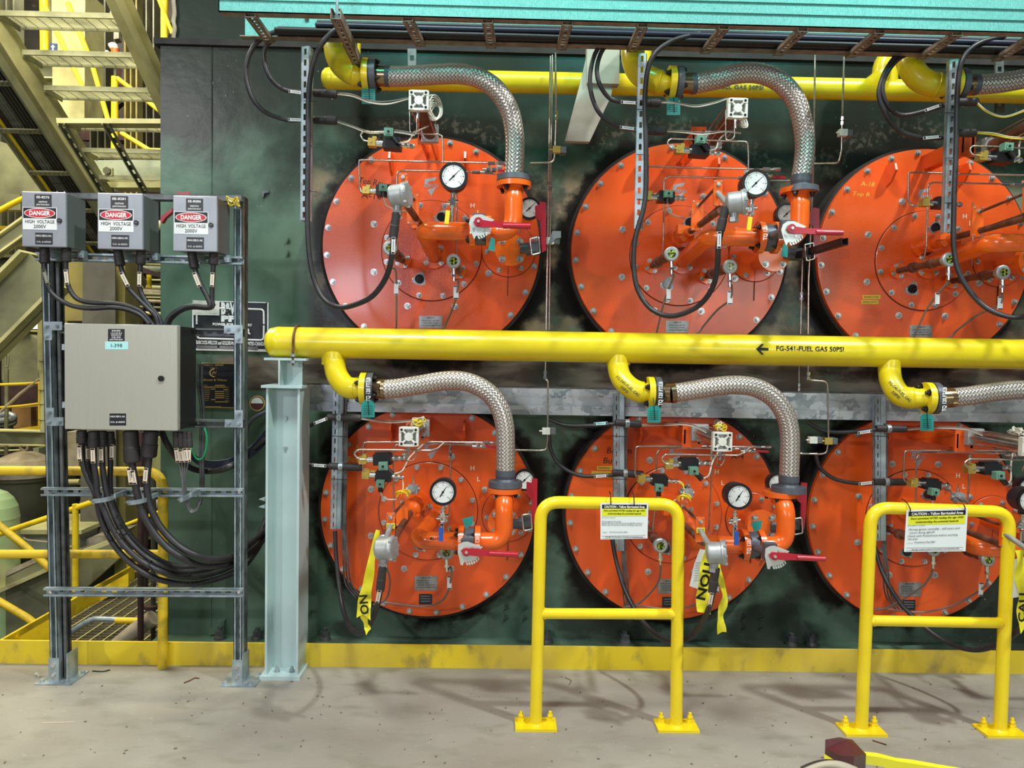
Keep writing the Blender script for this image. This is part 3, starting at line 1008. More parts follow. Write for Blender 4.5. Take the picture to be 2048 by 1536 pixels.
for (r_, c_), (ep, fc, hp, Yh) in EL.items():
    tag = BN[(r_, c_)]
    e = thing('pipe_elbow', 'yellow flanged elbow at the %s' % tag, 'pipe elbow', W(0, *ep[0]), 'yellow elbow branches of the gas pipes')
    er = m(46 if r_ == 1 else 43, 3.62) / 2
    pp = spline(PT(0, Yh, *ep), 6)
    rs = [er * (1.0 if i < len(pp) * .72 else 1.0 - .18 * (i / len(pp) - .72) / .28) for i in range(len(pp))]
    part('elbow', MB().tube(pp, rs, 24), 'yellow_pipe_paint', e)
    k = int(len(pp) * .8)
    t = (pp[k + 1] - pp[k]).normalized()
    part('weld_ring', MB().lathe(pp[k] - t * .006, t, [(0, er * .93), (.004, er * 1.03), (.008, er * 1.03), (.012, er * .93)], 24), 'yellow_pipe_paint', e)
    ax = (W(0, *ep[-1]) - W(0, *ep[-2]))
    ax.z = 0; ax.y = 0 if c_ < 2 else ax.y * .5
    ax.normalize()
    fx = W(0, *fc)
    R = m(64, Yh) / 2
    part('flange', MB().ring(fx, fx + ax * .030, R, er * .6, 36).cyl(fx + ax * .001, fx + ax * .029, er * .7, n=24), 'yellow_pipe_paint', e)
    part('gasket', MB().cyl(fx + ax * .030, fx + ax * .037, R * .97, n=32), 'black_rubber', e)
    part('stub', MB().cyl(fx - ax * .05, fx, er * .8, R * .62, n=24), 'yellow_pipe_paint', e)
    bolt_circle(e, fx, -ax, R * .78, 4, .0125, .022, 'black_plastic', 0.5)
    if (r_, c_) in ELTXT:
        a = W(0, ep[2][0] - 14, ep[2][1] - 4, 3.60); b_ = W(0, ep[2][0] + 34, ep[2][1] + 36, 3.55)
        a2 = V((a.x, 3.585, a.z)); b2 = V((b_.x, 3.55, b_.z))
        rt = (b2 - a2).normalized(); u2 = V((-rt.z, 0, rt.x)).normalized()
        part('lettering', text_mb(ELTXT[(r_, c_)], (a2 + b2) / 2 + V((0, -.012, 0)) + u2 * .004, m(6, 3.6), rt, u2, bold=.02, width=(b2 - a2).length * .95), 'black_print', e)
        part('lettering', text_mb('50PSI', (a2 + b2) / 2 + V((0, -.008, 0)) - u2 * .020, m(6, 3.6), rt, u2, bold=.02), 'black_print', e)
    h = thing('braided_hose', 'curved braided steel hose at the %s' % tag, 'hose', W(0, *hp[0]) if len(hp[0]) > 2 else W(0, hp[0][0], hp[0][1], Yh), 'braided steel gas hoses')
    P = spline(PT(0, Yh, *hp), 8)
    hr = m(38, Yh) / 2
    part('flange', MB().cyl(fx + ax * .037, fx + ax * .065, R, n=36), 'flange_grey', h)
    bolt_circle(h, fx + ax * .065, ax, R * .78, 4, .0125, .018, 'black_plastic', 0.5)
    k0 = next(i for i, q in enumerate(P) if (q - fx).length > .115)
    part('collar', MB().cyl(fx + ax * .065, P[k0], hr * 1.02, hr * 1.05, n=24), 'hose_collar', h)
    last = P[-1]
    part('braid', MB().tube(P[k0:], hr, 40, True, None, True), 'steel_braid', h)
    part('ferrule', MB().cyl(P[k0 + 1], P[k0] - (P[k0 + 1] - P[k0]).normalized() * .01, hr * 1.06, n=24), 'flange_grey' if r_ == 1 else 'hose_collar', h)
    dn = V((0, 0, -1))
    fr2 = m(69, Yh) / 2
    if not (r_ == 1 and c_ == 0):
        part('lower_collar', MB().lathe(last + V((0, 0, .012)), dn, [(0, hr * 1.06), (.03, hr * 1.06), (.045, hr * .98), (.06, hr * 1.15)], 24), 'flange_grey', h)
        lf = last + dn * .045
    else:
        part('lower_collar', MB().cyl(last + V((0, 0, .02)), last + dn * .01, hr * .9, n=24), 'hose_collar', h)
        lf = last + dn * .005
    part('lower_flange', MB().cyl(lf, lf + dn * .028, fr2 * .97, fr2, n=36), 'flange_grey', h)
    if r_ == 2 or c_ == 0:
        tx = 'TQ 120 FT/LBS'
        pass
    EL[(r_, c_)] = (ep, fc, hp, Yh, lf + dn * .028, fr2)
    # paint marker scrawl on the hose flange rims
    if r_ == 2:
        n_ = 9
        part('lettering', text_mb('TQ 120 FT/LB', fx + ax * .051 + V((0, -R - .001, 0)) + V((0, 0, 0)), .019, V((0, 0, 1)), V((-1, 0, 0)), V((0, -1, 0)), bold=.03, width=.12), 'white_print', h)
    # torque tag
    tg = [(737, 190, 733, 176), (1347, 212, 1347, 195), None, (736, 818, 734, 800), (1308, 828, 1307, 808), (1854, 845, 1857, 825)][(r_ - 1) * 3 + c_]
    if tg:
        Yt = 3.50
        tx_, ty_ = tg[0], tg[1]
        t = thing('tag', 'teal cardboard tag under the yellow flange, %s' % tag, 'tag', W(0, tx_, ty_, Yt), 'teal tags hanging from the flanges')
        hh = 17 if r_ == 2 else 18
        w_ = 13.5
        part('card', MB().slab(PT(0, Yt, (tx_ - w_, ty_ - hh + 6), (tx_ - w_ * .55, ty_ - hh), (tx_ + w_ * .55, ty_ - hh), (tx_ + w_, ty_ - hh + 6), (tx_ + w_, ty_ + hh), (tx_ - w_, ty_ + hh)), .0012), 'teal_tag', t)
        part('cable_tie', MB().tube(PT(0, Yt - .003, (tx_ - 2, ty_ - hh - 16), (tx_, ty_ - hh - 2), (tx_ + 2, ty_ + 12)), .0016, 6), 'black_plastic', t)
        for j in range(5):
            part('printed_line', MB().slab(PT(0, Yt - .0008, (tx_ - 9, ty_ - 6 + j * 4), (tx_ + 9, ty_ - 6 + j * 4), (tx_ + 9, ty_ - 5.3 + j * 4), (tx_ - 9, ty_ - 5.3 + j * 4)), .0004), 'black_print', t)

# ================================================================ grey H column with beam stub
col = thing('support_column', 'pale grey-green H column on a bolted base plate carrying the yellow pipe', 'column', W(0, 565, 1366, 3.72))
Yc0, Yc1 = 3.67, 3.86
xL, xR = W(0, 530, 1200, Yc0).x, W(0, 597, 1200, Yc0).x
zb, zt2 = 0.0, W(0, 565, 776, Yc0).z
part('base_plate', MB().bb(xL - .02, xR + .015, Yc0 - .02, Yc1 + .02, 0, .02), 'column_paint', col)
part('flange_plate', MB().bb(xL, xL + .012, Yc0, Yc1, .02, zt2), 'column_paint', col)
part('flange_plate', MB().bb(xR - .012, xR, Yc0, Yc1, .02, zt2), 'column_paint', col)
part('web_plate', MB().bb(xL + .012, xR - .012, (Yc0 + Yc1) / 2 - .004, (Yc0 + Yc1) / 2 + .004, .02, zt2), 'column_paint', col)
part('top_plate', MB().bb(xL - .02, xR + .015, Yc0 - .02, Yc1 + .02, zt2, zt2 + .014), 'column_paint', col)
for i in (0.3, .75):
    q = V((xL + (xR - xL) * i, Yc0 + .04, .02))
    part('anchor_bolt', MB().cyl(q, q + V((0, 0, .004)), .016, n=12).hexn(q, NZ, .012, .018).cyl(q, q + V((0, 0, .03)), .007, n=8), 'galvanised', col)
for px, py in ((572, 836), (571, 895)):
    q = W(0, px, py, (Yc0 + Yc1) / 2 - .004)
    part('web_bolt', MB().hexn(q, NY, .010, .012), 'galvanised', col)
zt3 = W(0, 565, 716, Yc0 - .02).z
bm = thing('beam_stub', 'short pale grey I-beam standing on the column under the yellow pipe end', 'beam', V(((xL + xR) / 2, Yc0, zt2 + .014)))
xc = W(0, 558, 750, Yc0 - .02).x
part('web_plate', MB().bb(xc - .004, xc + .004, Yc0 - .02, Yc1 + .06, zt2 + .014, zt3 - .012), 'column_paint', bm)
part('top_flange', MB().bb(xL - .005, xR + .035, Yc0 - .02, Yc1 + .06, zt3 - .012, zt3), 'column_paint', bm)
part('stiffener', MB().bb(xc + .004, xR - .005, Yc0 + .06, Yc0 + .066, zt2 + .014, zt3 - .012), 'column_paint', bm)
# small bracket spurs left of the column
for k, (px, py) in enumerate(((529, 997), (529, 1012))):
    solo('angle_spur', MB().slab(PT(0, 3.75, (px, py - 2), (px - 12, py + 2), (px, py + 5)), .03), 'column_paint', 'small pale pointed spur sticking out beside the H column, %s of two' % ('upper', 'lower')[k], 'bracket')
# ================================================================ burners
def rep(root, template, row, cols=(1, 2), off=None):
    # copies of a thing for the other burners of its row, each with its own label
    out = {0: root}
    root['label'] = template % BN[(row, 0)]
    for c in cols:
        out[c] = copy_tree(root, V((SP * c, 0, 0)), template % BN[(row, c)])
    return out

def circ(par, name, c, R, n, r, h, mt='bolt_metal', rot=0.0):
    bolt_circle(par, c, NY, R, n, r, h, mt, rot, name)

BURN = {}
for row, C in ((1, C1), (2, C2)):
    b = thing('burner', 'x', 'burner', C, 'round orange burner fronts bolted to the boiler casing')
    part('barrel', MB().ring(V((C.x, YP + .02, C.z)), V((C.x, YW - .002, C.z)), .634, .60, 72), 'burner_barrel', b)
    part('face_plate', MB().cyl(V((C.x, YP + .02, C.z)), V((C.x, YP, C.z)), .618, .614, 96), 'orange_paint', b)
    ic = V((C.x + .002, YP, C.z - (.022 if row == 1 else .0)))
    part('inner_disc', MB().lathe(ic, NY, [(0, .282), (.007, .282), (.009, .279), (.009, 0)], 72), 'orange_paint', b)
    part('disc_seam', MB().ring(ic + V((0, -.0012, 0)), ic, .286, .281, 72), 'burner_barrel', b)
    sc = W(0, 1017, 500 if row == 1 else 1030, YP)
    part('side_disc', MB().lathe(sc, NY, [(0, .152), (.005, .152), (.007, .149), (.007, 0)], 48), 'orange_paint', b)
    part('side_disc_seam', MB().ring(sc + V((0, -.001, 0)), sc, .155, .151, 48).bb(sc.x - .001, sc.x + .001, YP - .0078, YP, sc.z - .26, sc.z - .02), 'burner_barrel', b)
    circ(b, 'bolt', V((C.x, YP, C.z)), .592, 24, .0125, .022, rot=math.radians(5.5))
    circ(b, 'bolt', ic + V((0, -.009, 0)), .262, 12, .0115, .020, rot=math.radians(15))
    circ(b, 'bolt', V((C.x, YP, C.z - .01)), .352, 8, .0135, .024, rot=math.radians(23))
    circ(b, 'bolt', sc + V((0, -.007, 0)), .125, 6, .0105, .018, rot=math.radians(36))
    # lifting fins
    for px in ((785, 930) if row == 2 else (784, 932)):
        py0, py1 = (840, 882) if row == 2 else (308, 352)
        t, u = W(0, px, py0, YP), W(0, px, py1, YP)
        part('lifting_fin', MB().add([t + V((-.006, 0, 0)), t + V((-.006, -.085, -.01)), t + V((-.006, -.10, -.05)), u + V((-.006, -.05, .02)), u + V((-.006, 0, 0)),
              t + V((.006, 0, 0)), t + V((.006, -.085, -.01)), t + V((.006, -.10, -.05)), u + V((.006, -.05, .02)), u + V((.006, 0, 0))],
              [(0, 1, 2, 3, 4), (9, 8, 7, 6, 5), (0, 5, 6, 1), (1, 6, 7, 2), (2, 7, 8, 3), (3, 8, 9, 4), (4, 9, 5, 0)]), 'orange_paint', b)
    # sight ports
    for (px, py) in (((839, 558), (883, 434)) if row == 1 else ((882, 974), (842, 1090))):
        q = W(0, px, py, YP - .010)
        mb = MB().slab([q + V((math.sin(a) * .047 * k, 0, math.cos(a) * .047 * k)) for a, k in ((-1.9, .95), (-1.3, .72), (-.2, .72), (.35, 1), (.75, .8), (1.9, .78), (2.35, 1), (2.9, .78), (-2.5, .78))], .012)
        sp_ = part('sight_port', mb, 'plate_metal', b)
        part('port_glass', MB().ring(q + V((0, -.006, 0)), q, .026, .020, 24).cyl(q + V((0, -.002, 0)), q, .021, n=24), 'glass_dark', sp_)
        for a in (.5, 2.6, -1.6):
            part('port_bolt', MB().hexn(q + V((math.sin(a) * .037, 0, math.cos(a) * .037)), NY, .005, .006), 'bolt_metal', sp_)
    # nameplates
    if row == 1:
        pl = plate_label(b, 0, 838, 632, 884, 656, YP - .002, 'plate_metal', [('ZEECO', 635.5, 2.4, 16), ('SERIAL NO.  MODEL', 641, 1.6, 34), ('TAG NO.   FUEL', 646, 1.6, 30), ('BURNER MAX LIBERATION', 651, 1.6, 36)], 'black_print', 'name_plate', .003)
    else:
        pl = plate_label(b, 0, 829, 1152, 875, 1181, YP - .002, 'plate_metal', [('ZEECO, INC.', 1155.5, 2.6, 18), ('SERIAL NO. MODEL', 1161, 1.6, 26, 846), ('TAG NO. ITEM', 1165.5, 1.6, 24, 845), ('BURNER TYPE DUTY', 1170, 1.6, 34), ('FUEL MAX LIBERATION', 1174.5, 1.6, 36)], 'black_print', 'name_plate', .003)
        part('warning_plate', MB().slab(PT(0, YP - .002, (838, 1188), (864, 1188), (864, 1209), (838, 1209)), .003), 'label_black', b)
        for k in range(3):
            part('warning_line', MB().slab(PT(0, YP - .0028, (841, 1192 + k * 5), (861, 1192 + k * 5), (861, 1193 + k * 5), (841, 1193 + k * 5)), .0006), 'grey_print', b)
    # maker's badge printed on the plate
    by = 372 if row == 1 else 900
    bx = 862
    part('badge', MB().slab(PT(0, YP - .0008, (bx - 12, by - 14), (bx + 12, by - 18), (bx + 7, by - 10), (bx - 4, by - 9), (bx - 8, by - 3), (bx - 13, by - 3)), .0006).slab(PT(0, YP - .0008, (bx - 8, by + 8), (bx + 10, by + 2), (bx + 6, by + 10), (bx, by + 20), (bx - 4, by + 12)), .0006), 'grey_print', b)
    part('lettering', text_mb('ZEECO', W(0, bx, by - 1, YP), m(6, YP), bold=.03, width=m(30, YP), thick=.0012), 'grey_print', b)
    for tx, px, py in (('H', 945, 411 if row == 1 else 936), ('L', 957, 425 if row == 1 else 958)):
        part('lettering', text_mb(tx, W(0, px, py, YP), m(9, YP), bold=.02, thick=.0012), 'label_cream', b)
    BURN[row] = rep(b, 'large round orange burner front, %s', row)
    # cylinder bracket welded to the burner front
    for c in range(3):
        base = BURN[row][c]
        dx = V((SP * c, 0, 0))
        t0 = W(0, 866, 258 if row == 1 else 848, 3.86)
        if row == 2:
            q0, q1 = W(0, 812, 842, 3.60) + dx, W(0, 851, 887, 3.60) + dx
        else:
            q0, q1 = W(0, 836, 240, 3.70) + dx, W(0, 866, 288, 3.70) + dx
        yb = 3.60 if row == 2 else 3.70
        mb = MB().bb(q0.x, q1.x, yb, yb + .012, min(q0.z, q1.z), max(q0.z, q1.z))
        part('cylinder_bracket', mb.bb(q1.x - .02, q1.x - .008, yb, YP, min(q0.z, q1.z) + .02, max(q0.z, q1.z) - .02).bb(q0.x + .008, q0.x + .016, yb, YP, min(q0.z, q1.z) + .02, max(q0.z, q1.z) - .02), 'orange_paint', base)

# hand written notes
def scrawl(row, c, tx, px, py, h, w, mt, rot=0.0, name='handwriting'):
    r = V((math.cos(rot), 0, math.sin(rot)))
    part(name, text_mb(tx, W(0, px, py, YP), m(h, YP), r, V((-math.sin(rot), 0, math.cos(rot))), width=m(w, YP), thick=.0008, shear=.15), mt, BURN[row][c])
scrawl(1, 0, 'Top Row', 745, 364, 12, 56, 'black_print', -.12)
scrawl(1, 0, 'A-16', 743, 391, 13, 40, 'black_print', -.05)
scrawl(1, 2, 'A-18', 1735, 368, 9, 28, 'masking_tape', -.05)
scrawl(1, 2, 'Top R', 1722, 388, 8, 34, 'masking_tape', -.05)
scrawl(2, 0, 'A', 713, 897, 16, 12, 'masking_tape')
scrawl(2, 0, 'Bot', 705, 918, 11, 22, 'masking_tape')
scrawl(2, 1, 'Bottom', 1238, 901, 12, 50, 'black_print')
scrawl(2, 1, 'Burner', 1230, 921, 12, 50, 'black_print')
scrawl(2, 1, 'A-4', 1475, 912, 12, 26, 'black_print')
for (row, c, x0, y0, x1, y1, tx) in ((1, 2, 1725, 590, 1761, 598, 'BURNER 3 MARK'), (1, 2, 1723, 600, 1757, 608, 'BURNER 3 SWITCH'), (2, 1, 1194, 932, 1224, 940, 'TEMPORARY'), (2, 1, 1183, 942, 1222, 955, 'IGN BURNER')):
    plate_label(BURN[row][c], 0, x0, y0, x1, y1, YP - .0012, 'masking_tape', [(tx, (y0 + y1) / 2, 4, (x1 - x0) * .85)], 'black_print', 'tape_note', .001, 0.0, 'handwriting')
for (row, px, py) in ((1, 797, 498), (1, 907, 512), (2, 903, 1045), (2, 780, 1020)):
    for c in range(3):
        dx = V((SP * c, 0, 0))
        q = W(0, px, py, YP - .001) + dx
        part('tape_note', MB().slab([q + V((-.03, 0, .010)), q + V((.03, 0, .013)), q + V((.03, 0, -.010)), q + V((-.03, 0, -.013))], .001), 'masking_tape', BURN[row][c])
q = W(0, 1797, 537, YP - .01)
sp_ = part('sight_port', MB().slab([q + V((math.sin(a) * .047 * k, 0, math.cos(a) * .047 * k)) for a, k in ((-1.9, .95), (-1.3, .72), (-.2, .72), (.35, 1), (.75, .8), (1.9, .78), (2.35, 1), (2.9, .78), (-2.5, .78))], .012), 'plate_metal', BURN[1][2])
part('port_glass', MB().cyl(q + V((0, -.004, 0)), q, .024, n=24), 'glass_dark', sp_)

# ================================================================ orange gas pipe with valve, per burner
def P2(row, a, b_):
    return a if row == 1 else b_

VALVES = {}
for row in (1, 2):
    YG = 3.50
    top = EL[(row, 0)][4]
    fr2 = EL[(row, 0)][5]
    vx = W(0, *P2(row, (1027, 430), (1008, 1040)), YG)
    yA = W(0, *P2(row, (1027, 462), (1009, 1082)), YG)       # lower elbow corner
    yB = W(0, *P2(row, (846, 461), (832, 1081)), YG)         # left elbow corner
    pe = W(0, *P2(row, (868, 512), (876, 1024)), YP)         # on the plate
    r = m(36, YG) / 2
    g = thing('burner_gas_pipe', 'x', 'pipe', pe, 'orange gas pipes on the burners')
    top = V((vx.x, top.y, top.z))
    part('top_flange', MB().cyl(top - V((0, 0, .003)), top - V((0, 0, .028)), fr2, n=36), 'orange_pipe_paint', g)
    bolt_circle(g, top - V((0, 0, .028)), V((0, 0, -1)), fr2 * .78, 4, .012, .022, 'black_plastic', .6)
    yA = V((vx.x, YG, yB.z)); yB = V((yB.x, YG, yB.z))
    path = fillet([top - V((0, 0, .02)), V((vx.x, YG, top.z - .09)), yA, yB, pe], .075, 8)
    # neck of the weld flange
    part('weld_neck', MB().lathe(top - V((0, 0, .026)), V((0, 0, -1)), [(0, r * 1.3), (.02, r * 1.05), (.04, r)], 24), 'orange_pipe_paint', g)
    part('pipe_run', MB().tube(path, r, 24), 'orange_pipe_paint', g)
    dirp = (pe - yB).normalized()
    part('wall_flange', MB().cyl(V((pe.x, YP - .03, pe.z)), V((pe.x, YP - .009, pe.z)), .075, n=32), 'orange_pipe_paint', g)
    bolt_circle(g, V((pe.x, YP - .03, pe.z)), NY, .06, 4, .010, .02, 'bolt_metal', .8)
    rg = part('pipe_saddle', MB().ring(V((yB.x + .11, YG, yA.z)), V((yB.x + .114, YG, yA.z)), r * 1.04, r * .9, 24), 'orange_pipe_paint', g)
    for px in P2(row, ((940, 951), (973, 982)), ((917, 928), (950, 961))):
        a = W(0, px[0], 0, YG).x; 
        a0 = W(0, px[0], P2(row, 461, 1081), YG).x; a1 = W(0, px[1], P2(row, 461, 1081), YG).x
        part('valve_flange', MB().cyl(V((a0, YG, yA.z)), V((a1, YG, yA.z)), .078, n=32), 'orange_pipe_paint', g)
        bolt_circle(g, V((a0, YG, yA.z)), V((-1, 0, 0)), .062, 4, .010, .02, 'black_plastic', .75)
        part('lettering', text_mb('TQ 120', V(((a0 + a1) / 2, YG - .0785, yA.z + .01)), .018, V((0, 0, 1)), V((-1, 0, 0)), bold=.03, width=.07), 'white_print', g)
    part('lettering', text_mb('FLOW' if row == 2 else 'FLOW', W(0, *P2(row, (1010, 457), (872, 1077)), YG - r - .001), .014, shear=.2, width=.05), 'white_print' if row == 1 else 'black_print', g)
    ax_, ay_ = P2(row, (994, 457), (862, 1077))
    part('flow_arrow', MB().slab(PT(0, YG - r - .001, (ax_ - 3, ay_), (ax_ + 1, ay_ - 3), (ax_ + 1, ay_ - .6), (ax_ + 6, ay_ - .6), (ax_ + 6, ay_ + .6), (ax_ + 1, ay_ + .6), (ax_ + 1, ay_ + 3)), .001), 'white_print' if row == 1 else 'black_print', g)
    rep(g, 'glossy orange gas pipe with elbows and flanges, %s', row)
    # stub nozzle behind
    n_ = thing('blind_nozzle', 'x', 'nozzle', W(0, *P2(row, (1017, 500), (1010, 1035)), YP), 'short flanged nozzles behind the gas pipes')
    nc = W(0, *P2(row, (1022, 500), (1007, 1046)), 3.80)
    part('nozzle_pipe', MB().cyl(V((nc.x, YP - .007, nc.z)), V((nc.x, 3.82, nc.z)), .045, n=24), 'orange_pipe_paint', n_)
    part('nozzle_flange', MB().cyl(V((nc.x, 3.84, nc.z)), V((nc.x, 3.80, nc.z)), .085, n=36), 'orange_pipe_paint', n_)
    bolt_circle(n_, V((nc.x, 3.80, nc.z)), NY, .066, 4, .013, .02, 'bolt_metal', .8)
    rep(n_, 'short orange bolted nozzle behind the pipe, %s', row)

    # lever valve
    v = thing('lever_valve', 'x', 'valve', W(0, *P2(row, (962, 460), (939, 1081)), 3.4), 'butterfly valves with red levers')
    xc = (W(0, P2(row, 951, 928), P2(row, 461, 1081), YG).x + W(0, P2(row, 973, 950), P2(row, 461, 1081), YG).x) / 2
    part('body', MB().cyl(V((xc - .024, YG, yA.z)), V((xc + .024, YG, yA.z)), .066, n=28), 'flange_grey', v)
    Yq = 3.21
    hub = W(0, *P2(row, (957, 444), (933, 1103)), Yq)
    part('neck', MB().cyl(V((xc, YG - .03, yA.z)), V((hub.x, Yq + .03, hub.z)), .020, n=16), 'flange_grey', v)
    part('yoke', MB().bb(hub.x - .028, hub.x + .028, Yq + .03, Yq + .07, hub.z - .035, hub.z + .045), 'flange_grey', v)
    if row == 1:
        pol = [(1345, 572), (1395, 571), (1492, 612), (1470, 632), (1440, 640), (1458, 672), (1440, 700), (1410, 722), (1385, 735), (1352, 735), (1338, 763), (1318, 715), (1297, 640), (1310, 596)]
        teeth = [((1462, 676), (1452, 688)), ((1447, 693), (1436, 704)), ((1431, 708), (1419, 716)), ((1413, 720), (1401, 727)), ((1395, 730), (1382, 734)), ((1375, 737), (1362, 738))]
        quad = PT(6, Yq, *pol)
        lev = PT(6, Yq - .012, (1330, 630), (1352, 612), (1400, 612), (1455, 622), (1760, 640), (1775, 650), (1775, 672), (1760, 682), (1455, 668), (1400, 668), (1352, 662))
    else:
        pol = [(1310, 540), (1345, 536), (1467, 580), (1445, 598), (1410, 600), (1430, 650), (1410, 680), (1380, 692), (1350, 698), (1316, 700), (1308, 725), (1290, 722), (1268, 620), (1272, 560)]
        teeth = [((1432, 655), (1424, 668)), ((1418, 672), (1407, 682)), ((1400, 685), (1388, 692)), ((1382, 694), (1369, 698)), ((1362, 699), (1349, 702)), ((1343, 702), (1330, 704))]
        quad = PT(10, Yq, *pol)
        lev = PT(10, Yq - .012, (1292, 612), (1312, 590), (1430, 592), (1480, 604), (1745, 624), (1755, 634), (1755, 652), (1745, 662), (1480, 652), (1400, 652), (1320, 640))
    mb = MB().slab(quad, .005)
    z_ = 6 if row == 1 else 10
    for (a, b_) in teeth:
        pa, pb = W(z_, a[0], a[1], Yq), W(z_, b_[0], b_[1], Yq)
        pc, pd = pb + V((.006, 0, -.012)), pa + V((.006, 0, -.012))
        mb.slab([pa, pd, pc, pb], .005)
    part('notched_plate', mb, 'quadrant_plate', v)
    lv = part('lever', MB().slab(lev, .010).cyl(hub - V((0, .014, 0)), hub + V((0, .004, 0)), .019, n=20), 'red_handle', v)
    part('hub_bolt', MB().hexn(hub - V((0, .014, 0)), NY, .007, .008), 'bolt_metal', lv)
    part('grip', MB().tube([W(z_, (1560 if row == 1 else 1520), (657 if row == 1 else 634), Yq - .012) + V((0, .005, 0)), W(z_, (1770 if row == 1 else 1750), (661 if row == 1 else 643), Yq - .012) + V((0, .005, 0))], .0125, 14), 'red_handle', lv)
    for (px, py) in P2(row, ((947, 457), (967, 459)), ((925, 1099), (944, 1093))):
        part('plate_bolt', MB().hexn(W(0, px, py, Yq), NY, .006, .006), 'bolt_metal', v)
    part('tag_card', MB().slab(PT(0, 3.42, *P2(row, ((976, 500), (990, 503), (990, 478), (982, 474)), ((924, 1038), (947, 1032), (944, 1050), (931, 1057)))), .001), 'teal_tag', v)
    VALVES[row] = rep(v, 'butterfly valve with notched plate and red lever, %s', row)

    # vertical red lever valve on the far side
    v = thing('side_valve', 'x', 'valve', W(0, *P2(row, (1070, 500), (1050, 1045)), 3.7), 'side valves with upright red levers')
    part('body', MB().cyl(W(0, *P2(row, (1040, 498), (1022, 1046)), 3.82), W(0, *P2(row, (1080, 498), (1062, 1046)), 3.82), .034, n=20), 'flange_grey', v)
    lev = P2(row, ((1070, 412), (1079, 409), (1080, 403), (1092, 405), (1092, 500), (1084, 505), (1080, 440), (1071, 436)), ((1053, 964), (1063, 966), (1064, 957), (1075, 958), (1074, 1018), (1070, 1052), (1063, 1040), (1064, 1000), (1053, 990)))
    part('lever', MB().slab(PT(0, 3.66, *lev), .012), 'red_handle', v)
    bk = P2(row, ((1060, 478), (1078, 474), (1080, 506), (1064, 510)), ((1044, 1030), (1062, 1028), (1064, 1058), (1048, 1062)))
    ps = PT(0, 3.64, *bk)
    part('bracket', MB().tube(fillet(ps + [ps[0]], .006, 3), .0045, 8), 'chrome', v)
    part('clamp', MB().box((ps[0] + ps[2]) / 2 + V((0, .03, 0)), .035, .03, .05), 'flange_grey', v)
    rep(v, 'small valve with upright red lever, %s', row)

    # gauges
    def gauge(name, Yg, cx, cy, rr, needle, depth, stem, lab, handle):
        g = thing(name, 'x', 'gauge', W(0, *stem[-1], Yg + .05) if stem else W(0, cx, cy, Yg))
        c = W(0, cx, cy, Yg)
        R = m(rr, Yg)
        part('case', MB().lathe(c, V((0, 1, 0)), [(.0, R * .9), (0, R), (.012, R), (.02, R * .96), (depth * .8, R * .93), (depth, R * .8), (depth, 0)], 40), 'black_rubber', g)
        part('dial', MB().cyl(c + V((0, -.004, 0)), c + V((0, .001, 0)), R * .80, n=40), 'dial_face', g)
        tk = MB()
        for k in range(31):
            a = math.radians(225 - k * 9)
            d = V((math.cos(a), 0, math.sin(a)))
            q = c + d * R * .66 + V((0, -.0046, 0))
            s_ = V((d.z, 0, -d.x)) * (.0011 if k % 5 else .0018)
            o_ = d * R * (.06 if k % 5 else .10)
            tk.add([q - s_, q + s_, q + s_ + o_, q - s_ + o_], [(0, 1, 2, 3)])
        part('scale_mark', tk, 'black_print', g)
        for k, tx in enumerate(('0', '5', '10', '15', '20', '25', '30')):
            a = math.radians(225 - k * 45)
            q = c + V((math.cos(a), 0, math.sin(a))) * R * .54 + V((0, -.0045, 0))
            part('numeral', text_mb(tx, q, R * .09, thick=.0003), 'black_print', g)
        part('lettering', text_mb('PSI', c + V((0, -.0045, -R * .25)), R * .08, thick=.0003), 'black_print', g)
        a = math.radians(needle)
        d = V((math.cos(a), 0, math.sin(a)))
        s_ = V((d.z, 0, -d.x))
        q = c + V((0, -.0055, 0))
        part('needle', MB().slab([q - d * R * .42 - s_ * .0026, q - d * R * .42 + s_ * .0026, q - d * .004 + s_ * .003, q + d * R * .66, q - d * .004 - s_ * .003], .0008).cyl(q, q + V((0, .001, 0)), .0055, n=12), 'black_print', g)
        part('bezel', MB().ring(c + V((0, -.007, 0)), c + V((0, .004, 0)), R, R * .82, 40), 'black_plastic', g)
        if stem:
            pts = [W(0, sx, sy, Yg + .04) for sx, sy in stem]
            part('stem', MB().lathe(pts[0], pts[1] - pts[0], [(0, .008), (.01, .008), (.011, .012), (.022, .012), (.023, .008), ((pts[1] - pts[0]).length, .008)], 12), 'chrome', g)
            part('needle_valve', MB().box((pts[1] + pts[2]) / 2, .022, .022, (pts[1] - pts[2]).length).cyl(pts[1] + V((-.022, 0, -.015)), pts[1] + V((.026, 0, -.015)), .007, n=10).cyl(pts[1] + V((-.03, 0, -.03)), pts[1] + V((.012, 0, -.03)), .006, n=10), 'chrome', g)
            part('isolation_valve', MB().hexn(pts[2], NZ, .014, .02).cyl(pts[2], pts[3], .010, n=12).cyl(pts[2] + V((0, -.03, -.01)), pts[2], .008, n=10), 'chrome', g)
            hp = [W(0, hx, hy, Yg - .005) for hx, hy in handle]
            part('valve_handle', MB().bar(hp[0], hp[1], .020, .008, (0, 1, 0)), 'yellow_wire' if row == 1 else 'blue_handle', g, 'yellow taped handle' if row == 1 else 'blue handle')
        return g
    if row == 1:
        g = gauge('pressure_gauge', 3.33, 907, 353, 28, 46, .09, ((907, 381), (906, 396), (905, 412), (903, 444)), '', ((896, 421), (893, 448)))
    else:
        g = gauge('pressure_gauge', 3.35, 886, 984, 27, 58, .09, ((886, 1012), (886, 1025), (885, 1042), (885, 1066)), '', ((882, 1055), (882, 1082)))
    g['group'] = 'round pressure gauges on the gas pipes'
    G = rep(g, 'black cased pressure gauge with white dial, %s', row)
